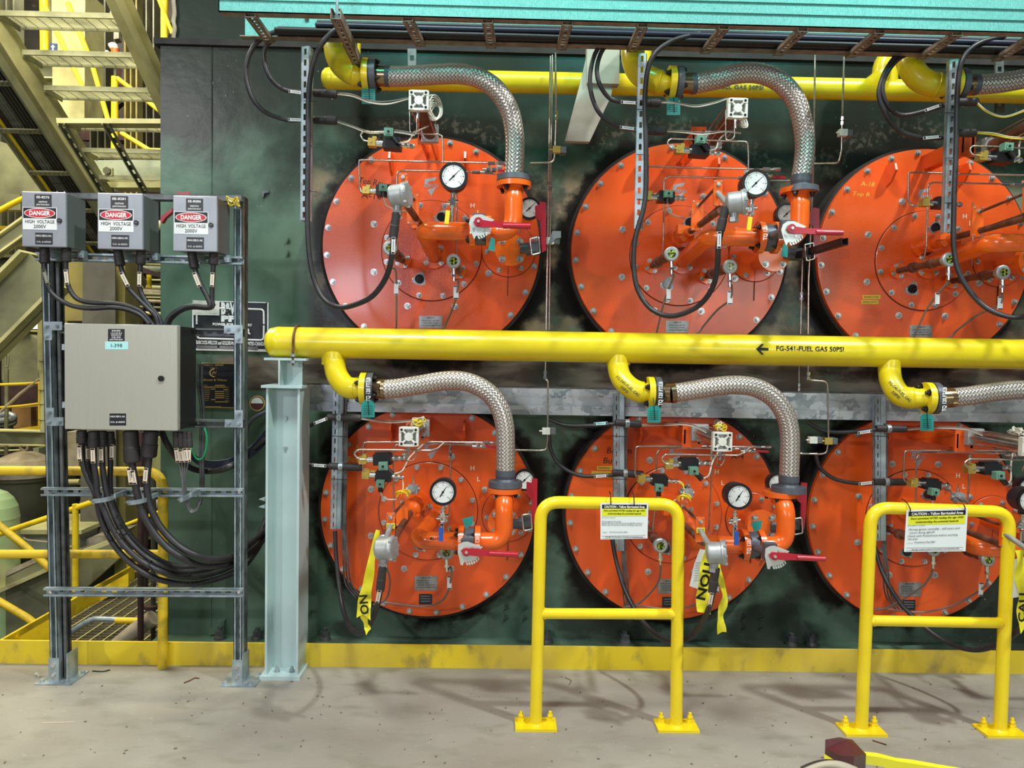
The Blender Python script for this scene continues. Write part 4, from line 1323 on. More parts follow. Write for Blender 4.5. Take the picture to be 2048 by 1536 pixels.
    g = gauge('rear_gauge', 3.90, *P2(row, (1059, 417), (1049, 960)), 22, 44, .06, None, '', None)
    g['group'] = 'rear gauges half hidden by the gas pipes'
    rep(g, 'smaller gauge half hidden behind the orange pipe, %s', row)

    # igniter
    g = thing('igniter', 'x', 'igniter', W(0, *P2(row, (835, 470), (831, 995)), YP), 'retractable igniters in the burner fronts')
    hd = W(0, *P2(row, (800, 391), (772, 1097)), 2.99)
    b1 = W(0, *P2(row, (826, 418), (804, 1023)), 3.54)
    b2 = W(0, *P2(row, (806, 372), (781, 1051)), 3.20)
    ax0 = V((b1.x + .02, YP - .01, C1.z + .06 if row == 1 else C2.z + .06))
    part('mount_flange', MB().cyl(ax0, ax0 - V((0, .02, 0)), .062, n=24).cyl(ax0 - V((0, .02, 0)), ax0 - V((0, .10, 0)), .034, n=20).cyl(ax0 - V((0, .10, 0)), ax0 - V((0, .125, 0)), .05, n=8), 'orange_pipe_paint', g)
    part('casting', MB().lathe(ax0 - V((0, .125, 0)), V((0, -1, 0)), [(0, .03), (.03, .034), (.06, .030), (.09, .044), (.12, .044), (.14, .026), (.20, .026)], 14).box(ax0 + V((-.035, -.24, .02)), .04, .05, .05).box(ax0 + V((.03, -.30, -.03)), .03, .06, .03), 'orange_pipe_paint', g)
    part('barrel_tube', MB().cyl(ax0 - V((0, .2, 0)), V((b1.x + .01, b2.y, ax0.z)), .016, n=14), 'bronze_rust', g)
    for q, w_, h_ in ((b1, .058, .15), (b2, .038, .115)):
        gp = part('guide_plate', MB().box(q + V((0, .006, 0)), w_, .012, h_), 'orange_pipe_paint', g)
        part('plate_bolt', MB().hexn(q + V((0, 0, h_ * .33)), NY, .010, .01), 'bolt_metal', gp)
        for sx in (-1, 1):
            part('corner_bolt', MB().hexn(q + V((sx * w_ * .36, 0, h_ * .45)), NY, .004, .004).hexn(q + V((sx * w_ * .36, 0, -h_ * .45)), NY, .004, .004), 'bolt_metal', gp)
    part('guide_rod', MB().tube([b1 + V((.005, 0, .045)), b2 + V((0, 0, .035))], .007, 10), 'bronze_rust', g)
    part('guide_rod', MB().tube([b1 + V((.005, 0, -.045)), b2 + V((.010, 0, -.055))], .007, 10), 'bronze_rust', g)
    part('tail_tube', MB().tube([b2, V((b2.x, 3.08, hd.z + .02)), hd + V((0, .03, 0))], .012, 12), 'aluminium', g)
    if row == 2:
        plate_label(g, 10, 694, 388, 762, 432, 3.195, 'sign_yellow', [('IS-8276', 402, 10, 56), ('MFR', 420, 9, 34)], 'black_print', 'name_tag', .001)
    ha = V((1, -.25, .10)).normalized()
    h = part('conduit_head', MB().lathe(hd - ha * .042, ha, [(-.004, .02), (0, .036), (.006, .045), (.012, .047), (.058, .047), (.060, .051), (.066, .052), (.078, .050), (.082, .044), (.083, 0)], 28), 'aluminium', g)
    for k in range(8):
        a = k * math.pi / 4
        u_ = ha.cross(V((0, 0, 1))).normalized(); w2 = ha.cross(u_)
        part('cap_lug', MB().box(hd + ha * .034 + (u_ * math.cos(a) + w2 * math.sin(a)) * .051, .012, .008, .008), 'aluminium', h)
    part('conduit_neck', MB().cyl(hd + V((-.010, 0, -.035)), hd + V((-.012, 0, -.075)), .018, n=16).cyl(hd + V((-.012, 0, -.062)), hd + V((-.012, 0, -.080)), .021, n=6, smooth=False), 'aluminium', g)
    g.location = g.location
    rep(g, 'retractable igniter with round grey conduit head, %s', row)

    # square headed air cylinder
    g = thing('air_cylinder', 'x', 'cylinder', W(0, *P2(row, (850, 260), (835, 870)), 3.6), 'air cylinders above the burners')
    c = W(0, *P2(row, (838, 202), (818, 873)), 3.18)
    e = V((c.x + .01, 3.575, c.z - (.02 if row == 1 else -.0)))
    s_ = .042
    fr = MB()
    for a in (-1, 1):
        fr.box(c + V((a * s_ * .92, 0, 0)), .010, .026, s_ * 2)
        fr.box(c + V((0, 0, a * s_ * .92)), s_ * 2 - .012, .026, .010)
        for b_ in (-1, 1):
            fr.box(c + V((a * s_ * .75, -.001, b_ * s_ * .75)), .020, .028, .020)
            fr.bar(c + V((a * .014, -.002, b_ * .014)), c + V((a * s_ * .8, -.002, b_ * s_ * .8)), .008, .020, (0, 1, 0))
    fr.cyl(c + V((0, -.013, 0)), c + V((0, .012, 0)), .019, n=24)
    part('end_cap', fr, 'cylinder_white', g)
    part('cap_back', MB().box(c + V((0, .014, 0)), s_ * 1.9, .006, s_ * 1.9), 'aluminium', g)
    for a in (-1, 1):
        for b_ in (-1, 1):
            part('cap_screw', MB().cyl(c + V((a * s_ * .75, -.0165, b_ * s_ * .75)), c + V((a * s_ * .75, -.014, b_ * s_ * .75)), .006, n=10), 'black_plastic', g)
            part('tie_rod', MB().tube([c + V((a * s_ * .8, .01, b_ * s_ * .8)), e + V((a * s_ * .8, 0, b_ * s_ * .8))], .003, 6), 'stainless', g)
    part('barrel', MB().cyl(c + V((0, .016, 0)), e, .033, n=24), 'stainless' if row == 2 else 'bronze_rust', g)
    part('rear_cap', MB().box(e, .084, .03, .084), 'aluminium', g)
    part('port_fitting', MB().hexn(c + V((-.004, .004, -.044)), V((0, 0, -1)), .008, .012).cyl(c + V((-.004, .004, -.055)), c + V((-.004, .004, -.078)), .006, n=10).hexn(c + V((-.004, .004, -.075)), V((0, 0, -1)), .007, .01), 'chrome', g)
    cyl_t = rep(g, 'pneumatic cylinder with square fan-like end cap, %s', row)

    # wires coiled on the cylinder
    for c_i in range(3):
        dx = V((SP * c_i, 0, 0))
        g = thing('wire_bundle', 'loose coiled %s wires on the air cylinder, %s' % ('yellow' if row == 2 and c_i < 2 else 'white', BN[(row, c_i)]), 'wires', c + dx + V((.03, .1, .03)), 'coiled wires on the cylinders')
        for k in range(6):
            pts = []
            for j in range(26):
                a = j / 25 * 4 * math.pi + k
                pts.append(c + dx + V((.030 + .024 * math.cos(a) + .006 * math.sin(k * 2 + a * .5), .12 + .05 * math.sin(a + k * .3), .050 + .004 * k % .02 + .010 * math.sin(a * 1.5 + k) if row == 2 else -.01 + .05 * math.sin(a) + .006 * k)))
            if row == 1:
                pts = [p + V((.03, 0, 0)) for p in pts]
            part('wire', MB().tube(spline(pts, 2), .0022, 6), 'yellow_wire' if (row == 2 and c_i < 2 and k < 4) else 'white_wire', g)

    # flame scanners
    for si, (px, py, Ys, name) in enumerate((P2(row, (780, 496, 3.57, 'left'), (792, 1085, 3.57, 'left')), P2(row, (907, 522, 3.62, 'right'), (893, 1105, 3.62, 'right')))):
        if row == 2 and si == 0:
            px, py = 766, 1084
        g = thing('flame_scanner', 'x', 'scanner', W(0, px, py, YP), 'flame scanners with green eyes')
        s0 = W(0, px, py, Ys)
        R = m(14.5, Ys)
        part('lens_ring', MB().lathe(s0, V((0, 1, 0)), [(-.002, R * .50), (-.004, R * .56), (-.004, R * .86), (0, R), (.016, R), (.018, R * .85), (.05, R * .6)], 32), 'aluminium', g)
        part('eye', MB().cyl(s0 + V((0, -.006, 0)), s0 + V((0, .004, 0)), R * .52, n=24), 'scanner_eye', g)
        bk = s0 + V((.0, YP - Ys - .02, .0))
        part('sight_tube', MB().lathe(s0 + V((0, .05, 0)), bk - s0, [(0, .021), (.08, .021), (.082, .026), (.12, .026), (.122, .018), (.25, .018), (.252, .028), (.28, .028), (.285, .016), (YP - Ys - .06, .016)], 18), 'bronze_rust', g)
        part('mount_flange', MB().cyl(V((bk.x, YP - .03, bk.z)), V((bk.x, YP - .008, bk.z)), .046, n=8, smooth=False), 'orange_pipe_paint', g)
        bolt_circle(g, V((bk.x, YP - .03, bk.z)), NY, .034, 4, .008, .012, 'bolt_metal', .5)
        part('cable_gland', MB().cyl(s0 + V((0, .01, -R)), s0 + V((.002, .01, -R - .03)), .010, n=12).hexn(s0 + V((.002, .01, -R - .03)), V((0, 0, -1)), .012, .012).cyl(s0 + V((.002, .01, -R - .04)), s0 + V((.003, .01, -R - .065)), .007, n=10), 'chrome', g)
        rep(g, '%s flame scanner with chrome ring, ' % ('outer' if si == 0 else 'inner') + '%s', row)
        # its grey cable
        g = thing('scanner_cable', 'x', 'cable', W(0, px, py + 40, Ys), 'grey flame scanner cables')
        st = s0 + V((.003, .01, -R - .06))
        if row == 1 and si == 0:
            pts = [st] + PT(6, 3.62, (738, 1060), (738, 1200, 3.75), (740, 1440, 3.85), (740, 1560, 3.9))
            lab = (722, 1090, 756, 1190)
            pts = [st] + PT(6, 3.62, (735, 1010), (742, 1200, 3.75), (740, 1440, 3.85), (740, 1560, 3.9))
        elif row == 1:
            pts = [st] + PT(6, 3.66, (1215, 1080), (1205, 1180), (1180, 1270, 3.8), (1130, 1390, 3.9), (1085, 1450, 3.92), (900, 1490, 3.95))
            lab = (1178, 1118, 1218, 1222)
        elif si == 0:
            pts = [st] + PT(10, 3.62, (690, 800), (718, 720), (722, 880, 3.7), (700, 990, 3.85), (655, 1022, 3.9), (590, 1040, 3.95))
            lab = None
            pts = [st] + PT(10, 3.62, (700, 760), (722, 850, 3.7), (705, 970, 3.85), (655, 1022, 3.9), (590, 1040, 3.95))
        else:
            pts = [st] + PT(10, 3.66, (1215, 740), (1212, 830), (1195, 920, 3.75), (1150, 1000, 3.85), (1060, 1045, 3.92), (950, 1055, 3.94), (820, 1040, 3.95), (655, 1022, 3.96))
            lab = (1182, 812, 1218, 920)
        part('jacket', MB().tube(spline(pts, 8), .0052, 8), 'grey_cable', g)
        if lab:
            YL = 3.652 if (row == 1 and si) else 3.685
            plate_label(g, 6 if row == 1 else 10, lab[0], lab[1], lab[2], lab[3], YL, 'label_white', [], 'black_print', 'cable_marker', .003)
            mb = MB()
            for yy in (lab[1] + 6, lab[3] - 6):
                mb.slab(PT(6 if row == 1 else 10, YL - .002, (lab[0] + 2, yy - 4), (lab[2] - 2, yy - 4), (lab[2] - 2, yy + 4), (lab[0] + 2, yy + 4)), .001)
            part('marker_tie', mb, 'black_plastic', g)
        rep(g, 'thin grey cable of the %s flame scanner, ' % ('outer' if si == 0 else 'inner') + '%s', row)
# ================================================================ conduits, struts, tubing round the burners
def conduit(name, lab, grp, pts, Y, r=.0105, mt='black_rubber', z=0, ribs=True, markers=(), k=8, cat='conduit', boots=()):
    g = thing(name, lab, cat, W(z, pts[0][0], pts[0][1], pts[0][2] if len(pts[0]) > 2 else Y), grp)
    P = spline(PT(z, Y, *pts), k)
    part('jacket', MB().tube(P, r, 10, True, (0.0052, r * .2) if ribs else None), mt, g)
    for (a, b_, rb) in boots:           # boots along pixel points a -> b
        A, B = W(z, *a), W(z, *b_)
        L = (B - A).length
        part('boot', MB().lathe(A, B - A, [(0, rb * .92), (L * .05, rb), (L * .5, rb * 1.02), (L * .52, rb * 1.1), (L * .95, rb * 1.08), (L, rb * .95)], 18), 'boot_rubber', g)
    for (a, b_, w, mtt) in markers:
        A, B = W(z, *a), W(z, *b_)
        t = (B - A).normalized()
        s_ = t.cross(NY).normalized() * (w / 2)
        mk = part('cable_marker', MB().slab([A - s_, B - s_, B + s_, A + s_], .003), mtt, g)
        L = (B - A).length
        part('marker_text', MB().slab([A + t * L * .22 - s_ * .3 + V((0, -.0008, 0)), A + t * L * .78 - s_ * .3 + V((0, -.0008, 0)), A + t * L * .78 + s_ * .2 + V((0, -.0008, 0)), A + t * L * .22 + s_ * .2 + V((0, -.0008, 0))], .0006), 'grey_print', mk)
        for f0, f1 in ((.02, .12), (.88, .98)):
            part('marker_tie', MB().slab([A + t * L * f0 - s_ * .8 + V((0, -.001, 0)), A + t * L * f1 - s_ * .8 + V((0, -.001, 0)), A + t * L * f1 + s_ * .8 + V((0, -.001, 0)), A + t * L * f0 + s_ * .8 + V((0, -.001, 0))], .0008), 'black_plastic', mk)
    return g

# struts
STR = [((1, 0), (615, 96), (612, 442), 3.42, 16), ((1, 1), (1285, 110), (1277, 459), 3.42, 17), ((1, 2), (1905, 122), (1893, 466), 3.42, 18)]
for (rc, a, b_, Y, w) in STR:
    g = thing('strut_channel', 'slotted strut hanging from the tray, %s' % BN[rc], 'strut', W(0, b_[0], b_[1], Y), 'slotted struts in front of the burners')
    mb = MB()
    strut(mb, W(0, a[0], a[1], Y), W(0, b_[0], b_[1], Y), (0.25, 1, 0), .041, .041, True, .003, .05, .028)
    part('channel', mb, 'galvanised', g)
    for dy in (-60, -150, -240):
        q = W(0, b_[0] + 9, b_[1] + dy, Y - .03)
        part('cable_tie', MB().tube([q + V((-.03, 0, 0)), q + V((0, -.008, -.002)), q + V((.03, 0, -.004))], .0018, 6), 'black_plastic', g)
for (rc, x, y0, y1, Y) in (((2, 0), 677, 779, 1057, 3.92), ((2, 1), 1236, 787, 1100, 3.92), ((2, 2), 1757, 793, 1080, 3.92)):
    g = thing('strut_channel', 'slotted strut carrying conduit clamps, %s' % BN[rc], 'strut', W(0, x - 4, y1, Y), 'slotted struts in front of the burners')
    for dx, sl in ((-4, True), (8, False)):
        mb = MB()
        strut(mb, W(0, x + dx, y0, Y), W(0, x + dx - (5 if rc[1] == 0 else 0), y1, Y), (0, 1, 0) if sl else (1, -.3, 0), .034, .03, sl, .003, .05, .028)
        part('channel', mb, 'galvanised', g)
    for yy in (872, 958):
        if yy < y1:
            q = W(0, x + 1, yy, Y - .02)
            part('cable_tie', MB().tube([q + V((-.04, 0, 0)), q + V((0, -.012, 0)), q + V((.05, 0, -.004))], .0018, 6), 'black_plastic', g)
    # grey conduits running down beside it
    for j in range(3):
        xx = x + 12 + j * 2.6
        pts = [(xx, y0 + 54, Y - .02 + j * .012), (xx - 1, y0 + 150), (xx - 3, y1), (xx - 2 + j * 2, y1 + 60), (xx + 2 + j * 3, y1 + 110, Y + .05), (xx + 24 + j * 4, y1 + 140, Y + .08)]
        conduit('grey_cable', 'thin blue-grey cable %s beside the strut, %s' % (('nearest', 'second', 'third')[j], BN[rc]), 'thin blue-grey cables beside the struts', pts, Y, .0045, 'galvanised_dark', ribs=False, cat='cable')

CM = 'label_white'
# main igniter conduits (from the grey heads down, round and up)
IC = {
    (1, 0): [(792, 430, 2.99), (788, 460, 3.0), (786, 490, 3.02), (780, 532, 3.06), (766, 566, 3.12), (741, 595, 3.2), (705, 611, 3.28), (678, 614, 3.32), (652, 602, 3.35), (632, 570, 3.37), (620, 520, 3.37), (615, 440, 3.37), (616, 300, 3.37), (618, 180, 3.37), (632, 110, 3.36), (662, 66, 3.36), (690, 52, 3.38)],
    (1, 1): [(1450, 415, 2.99), (1447, 440, 3.0), (1437, 490, 3.02), (1435, 530, 3.05), (1425, 575, 3.1), (1395, 613, 3.18), (1345, 632, 3.26), (1305, 620, 3.32), (1278, 585, 3.36), (1268, 540, 3.37), (1270, 480, 3.37), (1290, 400, 3.37), (1292, 300, 3.37), (1290, 190, 3.37), (1302, 120, 3.36), (1340, 84, 3.36), (1400, 66, 3.38)],
    (1, 2): [(2100, 520, 3.0), (2085, 600, 3.08), (2050, 632, 3.18), (2010, 632, 3.24), (1965, 610, 3.3), (1925, 560, 3.35), (1908, 500, 3.37), (1908, 400, 3.37), (1912, 300, 3.37), (1915, 180, 3.37), (1925, 120, 3.36), (1955, 88, 3.36), (2010, 72, 3.38)],
    (2, 0): [(764, 1130, 2.99), (762, 1160, 3.0), (757, 1200, 3.05), (748, 1230, 3.15), (735, 1256, 3.3), (718, 1267, 3.45), (700, 1255, 3.6), (686, 1218, 3.74), (678, 1170, 3.82), (672, 1110, 3.86), (670, 1060, 3.88)],
    (2, 1): [(1431, 1135, 2.99), (1428, 1165, 3.0), (1420, 1210, 3.05), (1402, 1248, 3.15), (1380, 1275, 3.28), (1350, 1284, 3.4), (1315, 1272, 3.52), (1280, 1235, 3.64), (1250, 1180, 3.76), (1232, 1120, 3.84), (1224, 1075, 3.88)],
    (2, 2): [(2075, 1140, 3.0), (2065, 1200, 3.05), (2045, 1250, 3.15), (2010, 1282, 3.26), (1955, 1300, 3.38), (1900, 1288, 3.5), (1850, 1255, 3.6), (1800, 1205, 3.7), (1765, 1145, 3.8), (1748, 1085, 3.88)],
}
for rc, pts in IC.items():
    bts, mk = [], []
    x, y, Yh = pts[0]
    if rc == (1, 0):
        bts = [((793, 424, 2.985), (786, 476, 3.0), .0175)]
        mk = [((787, 474, 2.98), (786, 508, 2.99), .016, CM)]
    elif rc == (1, 1):
        bts = [((1452, 412, 2.985), (1440, 463, 3.0), .0175)]
        mk = [((1439, 463, 2.98), (1438, 497, 2.99), .016, CM)]
    elif rc == (2, 0):
        bts = [((766, 1131, 2.985), (760, 1182, 3.0), .0175)]
        mk = [((759, 1181, 2.98), (754, 1206, 2.99), .017, 'label_cream')]
    elif rc == (2, 1):
        bts = [((1432, 1136, 2.985), (1424, 1185, 3.0), .0175)]
        mk = [((1424, 1186, 2.98), (1419, 1212, 2.99), .017, 'label_cream')]
    conduit('igniter_conduit', 'black corrugated conduit looping down from the igniter, %s' % BN[rc], 'black igniter conduits', pts, 3.4, .0108, markers=mk, boots=bts)

# upper signal conduits with markers, boots and wire tails
def tail(name, lab, grp, pts, Y, cols, r=.0026, ties=()):
    g = thing(name, lab, 'wires', W(0, pts[0][0], pts[0][1], pts[0][2] if len(pts[0]) > 2 else Y), grp)
    P0 = PT(0, Y, *pts)
    for i, c in enumerate(cols):
        o = V((0, .004 * (i % 2), .004 * (i - len(cols) / 2)))
        P = [p + o + V((random.uniform(-.002, .002), 0, random.uniform(-.003, .003))) for p in P0]
        part('wire', MB().tube(spline(P, 6), r, 6), c, g)
    for (x, y) in ties:
        q = W(0, x, y, Y)
        part('cable_tie', MB().cyl(q - V((.003, 0, 0)), q + V((.003, 0, 0)), .009, n=10), 'black_plastic', g)
    return g
WW = ['white_wire', 'white_wire', 'grey_cable']
YY = ['yellow_wire', 'yellow_wire', 'white_wire', 'yellow_wire']
SC = [ # rc, conduit pts, marker, boot, tail pts, tail colours
    ((1, 0), [(600, 72, 3.42), (560, 74), (534, 90), (528, 118), (540, 155), (566, 178), (600, 184), (640, 187)], ((577, 182), (606, 186)), ((628, 186), (674, 188)), [(674, 187, 3.52), (705, 191, 3.4), (738, 202, 3.3), (775, 205, 3.24), (818, 196, 3.2)], WW, 'higher'),
    ((1, 0), [(600, 60, 3.42), (545, 66), (508, 92), (492, 138), (500, 185), (525, 220), (566, 238), (600, 240), (640, 240)], ((576, 239), (606, 240)), ((628, 240), (674, 241)), [(674, 241, 3.52), (705, 252, 3.42), (740, 264, 3.35), (790, 262, 3.3), (830, 268, 3.28)], WW, 'lower'),
    ((1, 1), [(1290, 74, 3.42), (1240, 76), (1208, 96), (1194, 135), (1200, 170), (1222, 198), (1258, 205), (1290, 206)], ((1242, 204), (1275, 206)), ((1280, 206), (1320, 206)), [(1320, 204, 3.5), (1350, 204, 3.4), (1390, 212, 3.3), (1425, 206, 3.24), (1455, 196, 3.2)], WW, 'higher'),
    ((1, 1), [(1290, 66, 3.42), (1225, 72), (1192, 104), (1180, 155), (1186, 200), (1206, 234), (1244, 254), (1290, 261), (1310, 262)], ((1240, 254), (1272, 258)), ((1285, 262), (1332, 262)), [(1332, 260, 3.5), (1365, 262, 3.4), (1405, 266, 3.32), (1450, 262, 3.3), (1482, 264, 3.28)], WW, 'lower'),
    ((1, 2), [(1935, 84, 3.42), (1850, 96), (1795, 120), (1766, 165), (1772, 205), (1800, 230), (1850, 222), (1890, 210)], ((1850, 221), (1882, 210)), ((1905, 204), (1955, 204)), [(1952, 203, 3.5), (1975, 222, 3.4), (2010, 233, 3.35), (2060, 216, 3.3)], ['yellow_wire', 'yellow_wire', 'white_wire'], 'higher'),
    ((1, 2), [(1935, 76, 3.42), (1830, 92), (1785, 120), (1758, 180), (1770, 225), (1800, 262), (1850, 276), (1890, 275)], ((1847, 276), (1882, 273)), ((1905, 266), (1950, 266)), [(1950, 265, 3.5), (1985, 266, 3.4), (2020, 274, 3.35), (2060, 276, 3.3)], ['yellow_wire', 'yellow_wire', 'white_wire'], 'lower'),
    ((2, 0), [(560, 905, 3.98), (596, 868, 3.92), (630, 846, 3.86), (668, 836, 3.84), (700, 834, 3.82)], ((628, 847), (654, 837)), ((655, 834), (722, 836)), [(722, 836, 3.78), (775, 842, 3.6), (815, 842, 3.4), (842, 838, 3.3), (850, 850, 3.25)], WW, 'higher'),
    ((2, 0), [(560, 922, 3.98), (600, 928, 3.9), (640, 931, 3.86), (700, 933, 3.82)], ((624, 930), (652, 932)), ((658, 932), (724, 935)), [(724, 937, 3.7), (760, 946, 3.68), (800, 952, 3.66), (806, 975, 3.6), (802, 985, 3.58)], YY, 'lower'),
    ((2, 1), [(1098, 838, 3.95), (1130, 850, 3.92), (1180, 851, 3.88), (1240, 847, 3.84), (1270, 847, 3.82)], ((1188, 848), (1215, 846)), ((1230, 845), (1282, 849)), [(1282, 849, 3.78), (1330, 848, 3.6), (1375, 848, 3.45), (1400, 858, 3.35), (1412, 862, 3.3)], WW, 'higher'),
    ((2, 1), [(1098, 870, 3.95), (1102, 900, 3.95), (1120, 930, 3.93), (1160, 951, 3.9), (1210, 951, 3.88), (1250, 948, 3.84)], ((1188, 953), (1216, 951)), ((1226, 945), (1286, 949)), [(1286, 950, 3.7), (1320, 958, 3.68), (1362, 965, 3.66), (1368, 985, 3.6), (1364, 1000, 3.58)], YY, 'lower'),
    ((2, 2), [(1615, 845, 3.95), (1650, 862, 3.92), (1700, 864, 3.88), (1760, 858, 3.84)], ((1716, 866), (1744, 862)), ((1752, 857), (1812, 858)), [(1812, 858, 3.78), (1870, 854, 3.6), (1930, 858, 3.45), (1965, 868, 3.35)], WW, 'higher'),
    ((2, 2), [(1630, 905, 3.95), (1640, 935, 3.95), (1670, 958, 3.92), (1720, 967, 3.88), (1760, 965, 3.84)], ((1718, 968), (1747, 965)), ((1748, 964), (1812, 964)), [(1812, 966, 3.7), (1860, 972, 3.66), (1900, 980, 3.64), (1912, 1000, 3.6)], ['grey_cable', 'white_wire', 'grey_cable'], 'lower'),
]
for (rc, pts, mk, bt, tl, cols, wh) in SC:
    Y = pts[-1][2] if len(pts[-1]) > 2 else 3.42
    if rc[0] == 1:
        Y = 3.48
        pts = pts[:-3] + [(p[0], p[1], 3.48) for p in pts[-3:]]
    ends = [(mk[0][0], mk[0][1], Y - .02), (mk[1][0], mk[1][1], Y - .02), .014 if rc[0] == 1 else .016, ('label_cyan' if rc == (2, 1) and wh == 'higher' else CM)]
    conduit('signal_conduit', 'black corrugated signal conduit, the %s of two, %s' % (wh, BN[rc]), 'black signal conduits with white markers', pts, 3.45, .0098, markers=[tuple(ends)],
            boots=[((bt[0][0], bt[0][1], Y), (bt[1][0], bt[1][1], Y), .0185)])
    tail('signal_wires', '%s wires leaving the %s conduit boot, %s' % ('yellow' if cols[0] == 'yellow_wire' else 'pale', wh, BN[rc]), 'wire tails from the signal conduits', [(tl[0][0], tl[0][1], Y)] + [t for t in tl[1:]], Y, cols, ties=[(tl[2][0], tl[2][1])] if False else ())
    if rc[0] == 2:
        q = W(0, (bt[0][0] + 24), (bt[0][1] + bt[1][1]) / 2, Y)
        g = thing('pipe_clamp', 'silver two piece clamp on the %s boot, %s' % (wh, BN[rc]), 'clamp', q - V((0, 0, .03)), 'silver clamps on the lower struts')
        part('strap', MB().ring(q - V((.011, 0, 0)), q + V((.011, 0, 0)), .0235, .0195, 20), 'galvanised', g)
        part('screw', MB().hexn(q + V((0, -.022, .004)), NY, .006, .008), 'chrome', g)

# stainless tubing (fillets) authored on the first column and repeated
def tubing(lab, row, pts, Y, r=.0046, fr=.022, cols=(1, 2), z=0, name='steel_tube', fits=()):
    g = thing(name, 'x', 'tubing', W(z, pts[0][0], pts[0][1], pts[0][2] if len(pts[0]) > 2 else Y), 'bent stainless tubes on the burners')
    part('tube', MB().tube(fillet(PT(z, Y, *pts), fr, 5), r, 8), 'stainless', g)
    for (x, y, Yf, dx, dy, L) in fits:
        q = W(z, x, y, Yf)
        d = V((dx, 0, dy))
        part('fitting', MB().hexn(q, d, r * 2.0, L * .4).cyl(q + d * L * .4, q + d * L * .6, r * 1.4, n=10).hexn(q + d * L * .6, d, r * 2.0, L * .4), 'chrome', g)
    rep(g, lab + ', %s', row, cols)
tubing('tall rectangular loop of stainless tube', 1, [(743, 387, 3.60), (724, 387), (719, 375), (718, 330), (718, 320), (740, 320), (830, 323), (975, 326)], 3.66, z=0, fits=[(976, 326, 3.66, 1, 0, .09)])
tubing('bent stainless tube running to the inner gauge line', 1, [(795, 500, 3.8), (794, 470), (794, 345), (805, 341), (940, 344), (1000, 349), (1056, 349)], 3.78, fr=.04, fits=[(944, 344, 3.78, 1, 0, .11)])
tubing('straight upright stainless tube', 1, [(912, 382), (914, 430), (913, 510)], 3.87)
tubing('small U loop of stainless tube by the solenoid', 1, [(746, 284), (727, 281), (720, 271), (727, 263), (800, 266), (884, 269), (886, 300), (886, 326)], 3.30, r=.004, fr=.02)
tubing('thin stainless tube rising from cylinder port', 1, [(833, 230, 3.18), (834, 262, 3.18), (820, 268, 3.2), (819, 205, 3.2)], 3.2, r=.003, fr=.02, name='thin_tube')
tubing('small U loop of stainless tube by the solenoid', 2, [(732, 919), (717, 919), (709, 909), (709, 906), (716, 899), (862, 901), (876, 896), (889, 884)], 3.24, r=.0042, fr=.03)
tubing('tall rectangular loop of stainless tube', 2, [(742, 950), (731, 948), (726, 940), (726, 895), (727, 885), (735, 884), (865, 884), (970, 885)], 3.66, fr=.03, fits=[(966, 885, 3.66, 1, 0, .09)])
tubing('bent stainless tube running to the inner gauge line', 2, [(787, 1065, 3.84), (787, 990), (786, 900), (792, 889), (860, 888), (925, 889), (985, 891)], 3.78, fr=.03, fits=[(930, 889, 3.78, 1, 0, .10)])
tubing('straight upright stainless tube', 2, [(901, 890), (901, 940), (899, 990), (897, 1062)], 3.80, fits=[(901, 893, 3.8, 0, -1, .05)])
tubing('thin stainless tube from the cylinder port', 2, [(811, 905, 3.18), (811, 922, 3.2), (826, 922, 3.22), (832, 910, 3.22), (831, 893, 3.22)], 3.2, r=.003, fr=.02, name='thin_tube')

# needle valves with red handles on the tubing
for row, pts in ((1, ((985, 337), (1010, 326), (1000, 341))), (2, ((965, 891), (985, 885), (975, 893)))):
    g = thing('needle_valve', 'x', 'valve', W(0, pts[0][0] - 5, pts[0][1] + 3, 3.7), 'small steel needle valves')
    q = W(0, pts[0][0] - 20, pts[0][1] + 2, 3.70)
    part('body', MB().cyl(q, q + V((.09, 0, 0)), .008, n=12).hexn(q + V((.02, 0, 0)), NX, .013, .018).hexn(q + V((.05, 0, 0)), NX, .013, .018).cyl(q + V((.035, 0, .0)), q + V((.035, -.02, .018)), .006, n=10), 'chrome', g)
    q2 = W(0, pts[2][0], pts[2][1], 3.66)
    part('handle', MB().bar(q2 - V((.01, 0, 0)), q2 + V((.055, 0, -.004)), .012, .006, (0, 1, 0)), 'red_handle', g)
    rep(g, 'small steel needle valve with red handle, %s', row)

